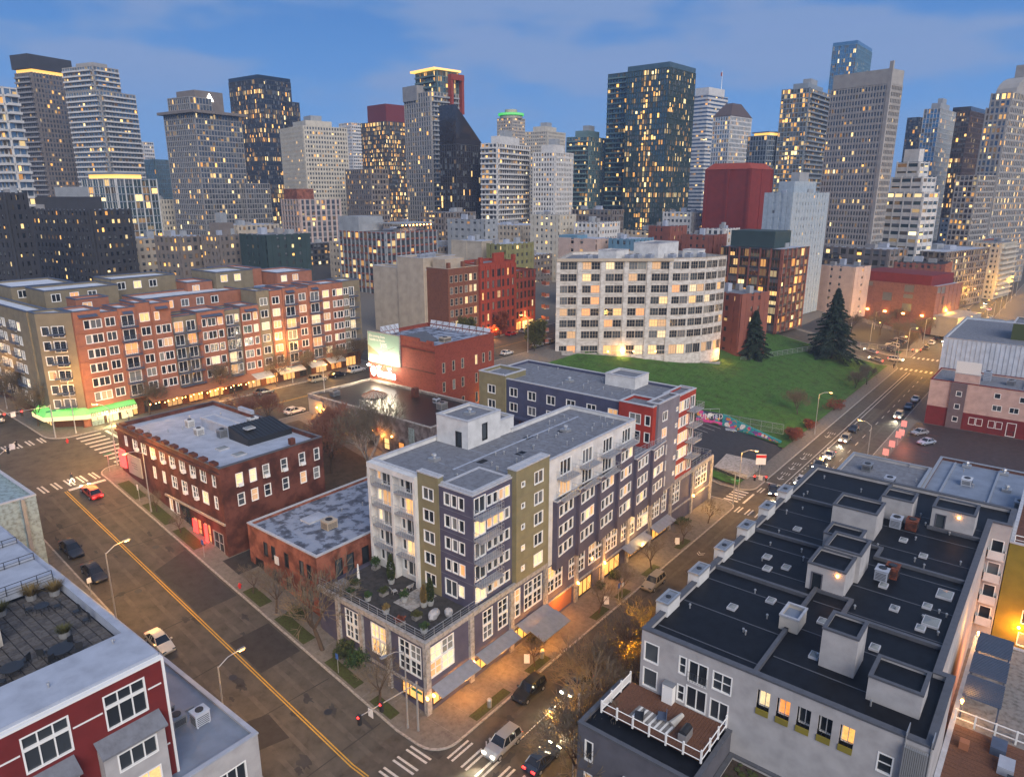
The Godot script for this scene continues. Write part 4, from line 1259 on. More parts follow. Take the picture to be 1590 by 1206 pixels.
	var ln := G.new(); ln.q(V(100.69, 116.8, 22.6), V(100.69, 112.8, 24.2), V(100.69, 112.8, 24.32), V(100.69, 116.8, 22.72))
	part(b, "print_line", ln.mesh(), M.concrete_dark)
	word(b, "yes", V(100.67, 117.4, 23.5), PI * 1.5, 1.5, M.cloth_white, "lettering")
	word(b, "It's coming from", V(100.67, 120.9, 25.6), PI * 1.5, .7, M.cloth_white, "lettering")
	word(b, "Seattle to Alaska", V(100.67, 120.9, 24.8), PI * 1.5, .7, M.cloth_white, "lettering")
	for n in [113.0, 116.3, 119.6]:
		var arm := G.new(); arm.tube(V(100.8, n, 20.0), V(99.2, n, 19.8), .05, .05, 4)
		var ap := part(b, "lamp_arm", arm.mesh(), M.dark_metal)
		var hd := G.new(); bw(hd, 98.9, 99.3, n - .35, n + .35, 19.7, 19.95)
		part(ap, "lamp", hd.mesh(), M.lamp_white)
	done()
	var sg := begin("glowing_sign", "glowing white cut-out letters mounted under the billboard", "sign", 100.9, 117.0, 16.8)
	var fr := G.new(); bw(fr, 100.86, 100.96, 112.2, 120.9, 16.95, 17.05)
	part(sg, "mounting_rail", fr.mesh(), M.dark_metal)
	# the photograph shows only burnt-out white shapes, a tall round one and a row of low ones
	var lg := G.new(); lg.ball(V(100.65, 120.0, 18.1), Vector3(.15, 1.15, .9), 7, 10)
	part(sg, "letter_sign", lg.mesh(), M.sign_glow)
	for e in 5:
		var lk := G.new(); bw(lk, 100.6, 100.75, 117.7 - e * 1.15, 118.55 - e * 1.15, 17.05, 18.3 + (.35 if e in [0, 3] else 0.0))
		part(sg, "letter_sign", lk.mesh(), M.sign_glow)
	done()
	for n in [113.0, 116.3, 119.6]: lamp_light(99.15, n, 20.1, 16, Color(1, .94, .8), .3)
	lamp_light(98.6, 117.0, 17.6, 26, Color(1, .9, .7), .5)
	lamp_light(117.5, 99.8, 11.6, 18, Color(1, .72, .3), .2)

func word(parent: Node, s: String, at: Vector3, turn: float, size: float, m: Material, called: String) -> MeshInstance3D:
	var tm := TextMesh.new()
	tm.text = s
	var f := SystemFont.new(); f.font_names = PackedStringArray(["Droid Sans"])
	tm.font = f; tm.font_size = 32; tm.pixel_size = size / 32.0; tm.depth = .04
	tm.horizontal_alignment = HORIZONTAL_ALIGNMENT_LEFT; tm.vertical_alignment = VERTICAL_ALIGNMENT_BOTTOM
	var o := part(parent, called, tm, m)
	o.position = at; o.rotation.y = turn
	return o
# ---------- the long orange brick apartments with the market at the corner ----------
func build_brick_apartments() -> void:
	rng.seed = 303
	var t := begin("brick_apartments", "long orange brick and khaki apartment house with blue balconies over shops", "building", 46, 143, 13.0)
	var F := [17.5, 20.2, 22.95, 25.7, 28.45, 31.2]
	var x0 := 50.2
	# columns: x, width, kind (0 window, 1 balcony door, 2 narrow)
	var cols := [[50.6, 1.4, 0], [52.3, 1.0, 2], [53.9, 1.9, 0], [56.5, 1.7, 0], [59.6, 2.3, 1], [62.9, 1.8, 0], [65.2, .9, 2], [66.8, 1.7, 0], [69.5, 1.8, 1], [72.1, 1.8, 1], [74.7, .9, 2], [76.4, 1.8, 0], [78.3, 1.1, 2], [80.8, 1.6, 1], [82.4, .9, 2], [84.5, 2.0, 0], [86.6, 1.0, 2], [89.3, 1.8, 0], [92.2, 1.8, 0], [95.8, 2.3, 1], [99.3, 1.8, 0], [102.6, 2.3, 1], [106.0, 1.8, 0], [108.5, .9, 2], [110.1, 1.7, 0], [112.2, 1.3, 0], [114.0, 1.5, 1]]
	var S := []
	for c in cols:
		for k in 6:
			var w: float = c[1]
			var hh := 2.05 if c[2] == 1 else 1.6
			var v: float = F[k] - 17.0 + (.25 if c[2] == 1 else .65)
			if k == 5 and c[0] > 66 and c[0] < 88: continue
			S.append([c[0] - x0 - w / 2, v, w, hh, 1 if c[2] == 2 else 2, 1, .22])
	var W := []
	for k in 6:
		for j in 8: W.append([2.0 + j * 4.0, F[k] - 17.0 + .65, 1.5, 1.6, 2, 1, .12])
		for j in 4: W.append([3.9 + j * 8.0, F[k] - 17.0 + .25, 1.3, 2.05, 2, 1, .12])
	var C := []
	for k in 6: C.append([.7, F[k] - 17.0 + .65, 1.2, 1.6, 1, 1, .1]); C.append([2.4, F[k] - 17.0 + .25, 2.0, 2.05, 2, 1, .1])
	var outline := PackedVector2Array([Vector2(52.2, 145), Vector2(116.6, 145), Vector2(116.6, 180), Vector2(47.6, 180), Vector2(47.6, 150)])
	block(t, outline, 17.0, 32.0, M.brick_orange, {}, {"par": .5, "roof": "roof_white", "cope": "blue_metal", "name": "core_wall"})
	# facade panels, brick and khaki by turns, each a little proud of its neighbour
	var bays := [[50.2, 54.9, 1, 35.3], [54.9, 58.0, 0, 34.6], [58.0, 61.3, 1, 35.0], [61.3, 64.2, 0, 35.6], [64.2, 68.0, 1, 35.2], [68.0, 73.4, 2, 31.9], [73.4, 79.4, 1, 32.3], [79.4, 83.3, 2, 31.9], [83.3, 87.6, 1, 32.3], [87.6, 90.8, 2, 35.2], [90.8, 94.0, 0, 35.0], [94.0, 97.6, 1, 35.3], [97.6, 101.0, 0, 34.8], [101.0, 104.3, 1, 35.3], [104.3, 111.2, 0, 35.1], [111.2, 116.7, 2, 35.2]]
	for b in bays:
		var list := []
		for w in S:
			var wx: float = w[0] + x0
			if wx > b[0] - .02 and wx + w[2] < b[1] + .02:
				list.append([wx - b[0], w[1], w[2], w[3], w[4], w[5], w[6]])
		var pr: float = [142.55, 142.3, 142.8][b[2]]
		block(t, rect(b[0] + .01, b[1] - .01, pr, 149.0), 17.0, b[3], M.khaki if b[2] == 2 else M.brick_orange, {0: list}, {"par": .4, "th": .25, "roof": "roof_white", "cope": "blue_metal", "name": "brick_bay" if b[2] < 2 else "khaki_bay"})
	for c in cols:
		if c[2] != 1: continue
		for k in range(0, 6):
			if k == 5 and c[0] > 66 and c[0] < 88: continue
			balcony(t, Vector2(c[0], 142.35), Vector2(1, 0), c[1] + .9, .95, F[k] + .12, M.blue_metal, M.blue_metal)
	for b in bays:
		if b[2] != 2:
			for k in range(1, 6):
				if F[k] < b[3] - 2.0: box_part(t, "string_course", b[0] + .02, b[1] - .02, 142.2 if b[2] == 1 else 142.45, 142.54, F[k] - .02, F[k] + .12, M.brick_orange)
		if b[2] == 1: awning(t, Vector2(b[0] + .7, 142.28), Vector2(b[1] - .7, 142.28), b[3] - .75, .7, M.blue_metal, .35)
	# corner and left side
	block(t, PackedVector2Array([Vector2(45.5, 146.6), Vector2(50.15, 142.9), Vector2(50.18, 150.0), Vector2(45.6, 150.0)]), 16.2, 35.2, M.khaki, {0: C}, {"par": .4, "roof": "roof_white", "cope": "blue_metal", "name": "corner_wall"})
	block(t, rect(45.3, 49.0, 150.0, 186.0), 16.2, 35.2, M.khaki, {3: W}, {"par": .4, "roof": "roof_white", "cope": "blue_metal", "name": "khaki_wall"})
	for k in 6:
		balcony(t, Vector2(48.0, 144.6), (Vector2(50.15, 142.9) - Vector2(45.5, 146.6)).normalized(), 2.8, .9, F[k] + .12, M.blue_metal, M.blue_metal)
		for j in 4: balcony(t, Vector2(45.3, 186 - 4.55 - j * 8.0), Vector2(0, -1), 2.6, .9, F[k] + .12, M.blue_metal, M.blue_metal)
	# set-back storey and roof houses
	for a in [[66.5, 88.5, 150.5, 160.0, 35.0, 0], [52.0, 66.0, 160.0, 170.0, 37.4, 1], [66.0, 80.0, 163.0, 172.0, 38.2, 1], [80.0, 86.0, 158.0, 166.0, 36.6, 0], [86.5, 96.0, 157.0, 168.0, 38.4, 1], [96.0, 104.0, 166.0, 178.0, 37.6, 0], [54.0, 60.0, 150.5, 155.0, 36.4, 0], [104.5, 115.0, 160.0, 172.0, 36.6, 0], [50.0, 62.0, 172.0, 186.0, 37.4, 1]]:
		var ww := []
		for j in int((a[1] - a[0] - 2) / 3.4): ww.append([1.2 + j * 3.4, a[4] - 35.5 if a[4] > 35.2 else 1.2, 1.6, 1.5, 2, 1, .3])
		block(t, rect(a[0], a[1], a[2], a[3]), 31.4 if a[4] < 35.3 else 33.2, a[4], M.khaki if a[5] else M.brick_orange, {0: ww}, {"par": .4, "roof": "roof_white", "cope": "blue_metal", "name": "roof_house_wall"})
	# shops at street level
	var G0 := []
	for j in 13:
		G0.append([6.0 + j * 4.6, 1.0, 3.2, 2.3, 1, 1, -1.0])
	block(t, PackedVector2Array([Vector2(50.4, 143.6), Vector2(116.4, 143.6), Vector2(116.4, 150.0), Vector2(50.4, 150.0)]), 12.5, 17.0, M.brick_base, {0: G0}, {"par": .0, "cope": "none", "name": "shop_wall"})
	for j in 13: window(t, V(56.4 + j * 4.6 + 1.6, 143.6, 14.65), Vector2(1, 0), 3.2, 2.3, 3, 1, 1, .1, M.dark_metal, "shop_window", [LIT[0], LIT[2], LIT[4], M.glass_b][(j * 7) % 4])
	block(t, PackedVector2Array([Vector2(45.9, 147.0), Vector2(50.38, 143.55), Vector2(50.38, 150.0), Vector2(45.9, 150.0)]), 12.5, 17.0, M.brick_base, {}, {"par": .0, "cope": "none", "name": "shop_wall"})
	box_part(t, "shop_wall", 46.0, 49.0, 150.0, 185.8, 12.5, 16.2, M.brick_base)
	for a in [[84.0, 89.0], [90.5, 97.5], [99.0, 103.5], [104.5, 109.5]]: awning(t, Vector2(a[0], 142.6), Vector2(a[1], 142.6), 17.0, 2.2, M.awning_pale, 1.0)
	# string of lamps over the terrace
	for j in 26:
		var sb := G.new(); sb.ball(V(61.0 + j * .9, 140.9 - .5 * (j % 2), 15.6 + .1 * sin(j * 1.3)), Vector3.ONE * .11, 4, 6)
		part(t, "string_lamp", sb.mesh(), M.lamp_warm)
	awning(t, Vector2(61.0, 142.3), Vector2(84, 142.3), 17.2, 2.6, M.terracotta, .9)
	done()
	# market at the corner
	var m := begin("corner_market", "corner market with a bright green awning and lit lettered fascia", "shop", 50, 141, 12.8)
	var ag := G.new()
	var pa := [Vector2(45.7, 152.0), Vector2(45.7, 146.9), Vector2(50.1, 143.4), Vector2(58.8, 143.4)]
	var pb := [Vector2(43.9, 152.0), Vector2(43.9, 146.2), Vector2(49.5, 141.7), Vector2(58.8, 141.7)]
	for i in 3:
		ag.q(V(pb[i].x, pb[i].y, 16.0), V(pb[i + 1].x, pb[i + 1].y, 16.0), V(pa[i + 1].x, pa[i + 1].y, 17.4), V(pa[i].x, pa[i].y, 17.4))
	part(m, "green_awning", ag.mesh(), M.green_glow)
	var fg := G.new()
	for i in 3: fg.q(V(pb[i].x, pb[i].y, 15.2), V(pb[i + 1].x, pb[i + 1].y, 15.2), V(pb[i + 1].x, pb[i + 1].y, 16.0), V(pb[i].x, pb[i].y, 16.0))
	part(m, "fascia_sign", fg.mesh(), M.shop_cool)
	word(m, "BELLTOWN MARKET", V(50.3, 141.66, 15.25), 0, .95, M.brick_dark, "lettering")
	for j in 3: window(m, V(52.0 + j * 2.7, 143.3, 13.9), Vector2(1, 0), 2.3, 1.9, 2, 1, 1, .1, M.dark_metal, "shop_window", M.shop_cool)
	window(m, V(45.65, 149.4, 13.9), Vector2(0, -1), 3.0, 1.9, 2, 1, 1, .1, M.dark_metal, "shop_window", LIT[1])
	box_part(m, "poster", 50.9, 53.0, 143.14, 143.2, 13.1, 14.2, M.teal_grey)
	box_part(m, "brick_pier", 49.4, 50.7, 143.1, 143.55, 12.7, 15.2, M.brick_worn)
	done()
	lamp_light(53.5, 140.4, 14.6, 16, Color(1, .9, .62), .5)
	lamp_light(75, 139.5, 15.6, 12, Color(1, .68, .3), .5)
	lamp_light(88, 139.8, 15.6, 12, Color(1, .7, .34), .5)
	lamp_light(103, 139.8, 15.6, 12, Color(1, .72, .36), .5)

# ---------- the white office block with ribbon windows ----------
func build_office() -> void:
	rng.seed = 404
	var t := begin("office_building", "white concrete office block with curved end and bands of gridded windows", "building", 186, 96, 7.0)
	var P := [Vector2(166.5, 117.3), Vector2(188.4, 92.5), Vector2(192.6, 89.0), Vector2(197.6, 86.4), Vector2(202.6, 84.9), Vector2(207.0, 84.2)]
	var out := PackedVector2Array([P[0], P[1], P[2], P[3], P[4], P[5], Vector2(216, 104), Vector2(190, 128)])
	var wins := {}
	var main := []
	var L0: float = P[0].distance_to(P[1])
	var bay := L0 / 5.0
	for r in 8:
		var v := 7.6 + (r - 0) * 3.3 if r > 0 else 6.0
		for b in 5:
			for k in 2: main.append([bay * b + .85 + k * 2.55, v, 2.4, 2.05 if r > 0 else 2.7, 3, 2 if r > 0 else 1, .28])
	wins[0] = main
	for e in [1, 2, 3, 4]:
		var l := []
		var L: float = P[e].distance_to(P[e + 1])
		for r in 8:
			var v := 7.6 + r * 3.3 if r > 0 else 6.0
			for k in 2: l.append([.3 + k * (L - .4) / 2, v, (L - .4) / 2 - .2, 2.05 if r > 0 else 2.7, 3, 2 if r > 0 else 1, .18])
		wins[e] = l
	block(t, out, 4.5, 38.2, M.office_white, wins, {"par": .9, "roof": "roof_grey", "cope": "beige", "fw": .08, "frame": M.beige})
	var d: Vector2 = (P[1] - P[0]).normalized()
	var o := Vector2(d.y, -d.x)
	# proud piers and sill lines
	for b in 6:
		var a: Vector2 = P[0] + d * clampf(bay * b - .55, 0, L0 - .9)
		var g := G.new(); g.obox(V(a.x + o.x * .28, a.y + o.y * .28, 5.0), D(d.x, d.y) * 1.1, Vector3(0, 33.0, 0), D(-o.x, -o.y) * .279)
		part(t, "pier", g.mesh(), M.office_white)
	for r in 8:
		var g := G.new(); g.obox(V(P[0].x + o.x * .14, P[0].y + o.y * .14, 11.85 + r * 3.3 - .3), D(d.x, d.y) * L0, Vector3(0, .18, 0), D(-o.x, -o.y) * .139)
		part(t, "sill_course", g.mesh(), M.stucco_warm)
	var cg := G.new(); cg.obox(V(P[0].x + o.x * .6, P[0].y + o.y * .6, 37.5), D(d.x, d.y) * (L0 + .3), Vector3(0, .75, 0), D(-o.x, -o.y) * .599)
	part(t, "cornice", cg.mesh(), M.beige)
	# garage door, side balconies, roof plant
	var gd: Vector2 = P[0] + d * 19.5 + o * .1
	window(t, V(gd.x, gd.y, 9.6), d, 4.6, 2.6, 6, 4, 1, .1, M.beige, "garage_door", M.beige)
	for b in [[15.5, .9], [23.0, .9], [29.5, .9]]:
		var q: Vector2 = P[0] + d * b[0] + o * .3
		var lg := G.new(); lg.ball(V(q.x, q.y, 11.4), Vector3.ONE * .2, 5, 7)
		part(t, "wall_lamp", lg.mesh(), M.lamp_warm)
	for k in 7:
		balcony(t, Vector2(165.0, 119.3), Vector2(-.4, -.9).normalized(), 2.4, 1.2, 14.5 + k * 3.3, M.slab_grey, M.brick_worn, true)
	block(t, rect(190, 203, 98, 106), 37.2, 42.0, M.white, {}, {"par": .3, "name": "roof_house_wall"})
	block(t, rect(180, 187, 106, 112), 37.2, 40.2, M.white, {}, {"par": .3, "name": "roof_house_wall"})
	block(t, rect(204, 209, 92, 97), 37.2, 39.6, M.white, {}, {"par": .3, "name": "roof_house_wall"})
	for a in [[184.0, 104], [189, 100], [194, 95.5], [200, 93], [187, 103], [176, 113], [203, 90.5]]: roof_unit(t, a[0], a[1], 37.3, 2.2, 1.8, 1.6, M.roof_pale)
	for k in 8: vent_pipe(t, rng.randf_range(182, 205), rng.randf_range(96, 104), 37.3, 1.6)
	done()
	var q: Vector2 = P[0] + d * 19.5 + o * 1.2
	lamp_light(q.x, q.y, 11.8, 10, Color(1, .75, .42), .2)
	lamp_light(205.5, 82.8, 9.0, 14, Color(1, .65, .32), .2)
	# low wall along its foot
	var wl := begin("garden_wall", "low pale concrete wall along the top of the lawn", "wall", 168, 112, 10.6)
	for k in 14:
		var a := Vector2(165, 114).lerp(Vector2(203, 82), k / 14.0); var b := Vector2(165, 114).lerp(Vector2(203, 82), (k + .97) / 14.0)
		var g := G.new(); g.obox(V(a.x, a.y, ground_h(a.y) - .4), D(b.x - a.x, b.y - a.y), Vector3(0, 1.5, 0), D(.25, .2))
		part(wl, "wall_panel", g.mesh(), M.concrete)
	done()

# ---------- row across the upper street ----------
func build_upper_row() -> void:
	rng.seed = 505
	var t := begin("beige_building", "tall blank beige building with a narrow window slot beside red brick blocks", "building", 147.5, 143, 13.2)
	block(t, rect(147.0, 152, 150, 173), 12.5, 34.6, M.beige, {}, {"par": .6, "roof": "roof_grey", "name": "wall"})
	block(t, rect(146.4, 160, 150.2, 161.2), 12.5, 38.0, M.beige, {}, {"par": .6, "roof": "roof_grey"})
	var sl := []
	for k in 6: sl.append([.4, 3 + k * 3.2, 1.4, 2.0, 1, 2, .1])
	block(t, rect(147.2, 152, 161.4, 163.6), 12.5, 33.6, M.brick_dark, {3: sl}, {"par": .3, "name": "slot_wall"})
	for k in 4: roof_unit(t, 149.2 + k * 2.6, 154.0 + k, 37.4, 1.6, 1.4, 1.3, M.roof_pale)
	done()
	t = begin("brick_building", "brown brick building with paired windows and ornate roofline by upper street", "building", 147.5, 141.5, 13)
	var S := []
	for k in 6:
		for j in 6: S.append([.8 + j * 1.95 + (.4 if j > 2 else 0.0), 2.4 + k * 3.3, 1.25, 2.0, 1, 2, .25])
	block(t, rect(147.5, 160.6, 141.5, 150), 12.4, 35.4, M.brick_brown, {0: S}, {"par": .8, "roof": "roof_grey", "cope": "beige", "frame": M.beige, "fw": .08})
	for k in 3: box_part(t, "turret", 147.6 + k * 6.0, 148.6 + k * 6.0, 141.4, 142.2, 35.47, 37.0, M.brick_brown)
	box_part(t, "roof_house", 149, 157, 144, 149, 34.6, 37.8, M.beige)
	done()
	t = begin("brick_building", "bright red brick building with tall arched windows and crested gable", "building", 160.7, 141.0, 13)
	S = []
	for k in 6:
		for j in 7: S.append([.9 + j * 2.4, 2.6 + k * 3.3, .9 if j != 3 else 1.6, 2.2, 1 if j != 3 else 2, 2, .22])
	block(t, rect(160.7, 177.6, 141.0, 152), 12.4, 35.8, M.brick_bright, {0: S}, {"par": .8, "roof": "roof_grey", "cope": "brick_bright", "frame": M.brick_dark, "fw": .08})
	box_part(t, "gable", 167.0, 172.0, 140.9, 141.6, 35.87, 38.6, M.brick_bright)
	for x in [160.8, 176.4]: box_part(t, "turret", x, x + 1.2, 140.8, 141.8, 35.87, 37.6, M.brick_bright)
	for j in 8: box_part(t, "pilaster", 160.8 + j * 2.38, 161.2 + j * 2.38, 140.8, 141.0, 13.0, 35.0, M.brick_bright)
	done()
	t = begin("brick_building", "maroon brick corner block with lit café at street level", "building", 177.7, 141.2, 13)
	S = []
	for k in 5:
		for j in 5: S.append([.9 + j * 2.0, 4.6 + k * 3.2, .95, 2.1, 1, 2, .15])
	for j in 3: S.append([.7 + j * 3.3, 1.0, 2.7, 2.5, 2, 1, 1.0])
	block(t, rect(177.7, 188.6, 141.2, 152), 12.4, 32.2, M.brick_red, {0: S}, {"par": .8, "roof": "roof_grey", "cope": "brick_dark", "frame": M.brick_dark, "fw": .08})
	done()
	lamp_light(183, 139.4, 15.6, 24, Color(1, .66, .28), .4)
	lamp_light(166, 139.4, 15.6, 12, Color(1, .6, .28), .3)

# ---------- near left: red and grey building with roof terrace ----------
func build_near_left() -> void:
	rng.seed = 606
	var t := begin("terrace_building", "dark red and grey apartment house with paved roof terrace and white windows", "building", 0, 51.5, 0)
	var S := []
	S.append([30.0 + 1.8, 6.2, 2.9, 2.6, 3, 2, .02]); S.append([30.0 + 11.4, 6.2, 2.9, 2.6, 3, 2, .02]); S.append([30.0 - 4.0, 6.2, 2.9, 2.6, 3, 2, .02])
	block(t, rect(-20, 20.3, 51.5, 88), 10.6, 21.0, M.maroon, {0: []}, {"par": .35, "th": .35, "roof": "roof_blue", "cope": "roof_pale", "name": "back_wall"})
	block(t, rect(-20, 20.35, 51.1, 51.49), 10.5, 21.3, M.maroon, {0: [[30.6, 7.1, 2.9, 1.75, 3, 1, .0], [30.6, 8.97, 2.9, .95, 3, 1, .0], [35.9, 7.1, 2.9, 1.75, 3, 1, .0], [35.9, 8.97, 2.9, .95, 3, 1, .0], [25.0, 7.1, 2.9, 1.75, 3, 1, .0], [25.0, 8.97, 2.9, .95, 3, 1, .0]]}, {"par": 0.0, "th": .1, "roof": "roof_blue", "cope": "white_trim", "name": "red_wall"})
	box_part(t, "corner_trim", 20.22, 20.42, 51.02, 51.1, 10.5, 21.2, M.white_trim)
	box_part(t, "band_trim", -20, 20.0, 51.03, 51.1, 13.6, 13.72, M.white_trim)
	box_part(t, "band_trim", -20, 10.4, 51.03, 51.1, 19.2, 19.3, M.white_trim)
	box_part(t, "band_trim", 13.7, 15.7, 51.03, 51.1, 19.2, 19.3, M.white_trim)
	box_part(t, "band_trim", 19.0, 20.0, 51.03, 51.1, 19.2, 19.3, M.white_trim)
	for a in [[8.4, 13.3], [14.9, 19.4]]:
		var bwid: float = a[1] - a[0]
		block(t, rect(a[0], a[1], 50.1, 51.09), 8.0, 16.4, M.stucco, {0: [[bwid * .22, 6.4, bwid * .62, 1.5, 3, 1, .0], [bwid * .22, 3.4, bwid * .62, 1.7, 3, 1, 1.0]]}, {"par": 0.0, "th": .1, "roof": "roof_grey", "cope": "none", "name": "bay_wall"})
		var rf := G.new()
		rf.q(V(a[0] - .15, 49.75, 16.45), V(a[1] + .15, 49.75, 16.45), V(a[1] + .15, 51.09, 17.2), V(a[0] - .15, 51.09, 17.2))
		rf.q(V(a[0] - .15, 49.75, 16.3), V(a[1] + .15, 49.75, 16.3), V(a[1] + .15, 49.75, 16.45), V(a[0] - .15, 49.75, 16.45))
		rf.tri(V(a[1] + .15, 49.75, 16.3), V(a[1] + .15, 51.09, 16.3), V(a[1] + .15, 51.09, 17.2))
		part(t, "bay_roof", rf.mesh(), M.roof_grey)
	# lower wing with flat roof
	block(t, rect(-20, 26.6, 49.6, 96), -.5, 10.9, M.stucco, {0: [[20 + 21.9, 7.6, 3.3, 1.9, 4, 1, .0]]}, {"par": .25, "roof": "roof_blue", "cope": "roof_pale", "name": "lower_wall"})
	# pale roof rim round a sunken, slabbed terrace
	box_part(t, "roof_rim", -20, 20.28, 51.52, 56.4, 20.6, 21.62, M.roof_pale)
	box_part(t, "parapet", 19.68, 20.28, 56.41, 88, 20.6, 21.6, M.roof_pale)
	box_part(t, "terrace_floor", -20, 19.67, 56.41, 88, 20.6, 20.7, M.roof_black)
	for i in 15:
		for j in 17:
			var x := 7.6 + i * .8; var n := 56.55 + j * .8
			box_part(t, "paving_slab", x, x + .73, n, n + .73, 20.69, 20.75 + .006 * ((i * 5 + j * 3) % 4), [M.slab_b, M.slab_c, M.slab_b][(i * 7 + j * 11) % 3])
	box_part(t, "terrace_wall", 7.0, 13.4, 63.4, 67.4, 20.7, 23.2, M.stucco_warm)
	for k in 3:
		box_part(t, "roof_step", 4.0, 19.6, 70.6 + k * 4.4, 74.8 + k * 4.4, 20.8, 21.9 + k * .3, M.roof_pale)
		part(t, "terrace_railing", rail_mesh([Vector2(6.0, 70.5 + k * 4.4), Vector2(19.6, 70.5 + k * 4.4)], 21.3 + k * .3, 1.0, 1.2, .03, 3), M.dark_metal)
	for a in [[13.4, 53.6], [18.6, 55.4]]: vent_pipe(t, a[0], a[1], 21.6, .3)
	roof_unit(t, 22.9, 56.3, 10.65, 1.2, 1.2, 1.0, M.grey_metal); roof_unit(t, 24.3, 54.9, 10.65, 1.3, 1.1, 1.3, M.roof_white); roof_unit(t, 23.0, 58.4, 10.65, 1.0, 1.0, .8, M.grey_metal)
	box_part(t, "pipe_run", 22.4, 24.9, 57.2, 57.4, 10.65, 10.85, M.grey_metal)
	done()
	t = begin("grey_building", "weathered grey green flat building with roof ducts at avenue edge", "building", 5, 94, 8)
	block(t, rect(-20, 26.6, 96.2, 112), 6.0, 20.4, M.teal_grey, {0: [[42.5, 6.6, 1.2, 1.5, 2, 1, 1.0], [44.6, 2.0, 1.0, 1.6, 1, 1, .0]]}, {"par": .4, "roof": "teal_grey", "cope": "coping"})
	for k in 3:
		var g := G.new(); g.tube(V(13.0 + k * 1.3, 97.5, 20.7), V(10.5 + k * 1.3, 110, 20.7), .3, .3, 8)
		part(t, "duct", g.mesh(), M.grey_metal)
	box_part(t, "downpipe", 24.9, 25.3, 95.9, 96.19, 6.5, 20.3, M.grey_metal)
	box_part(t, "buttress", 21.0, 21.6, 95.7, 96.19, 6.5, 20.3, M.teal_grey)
	done()

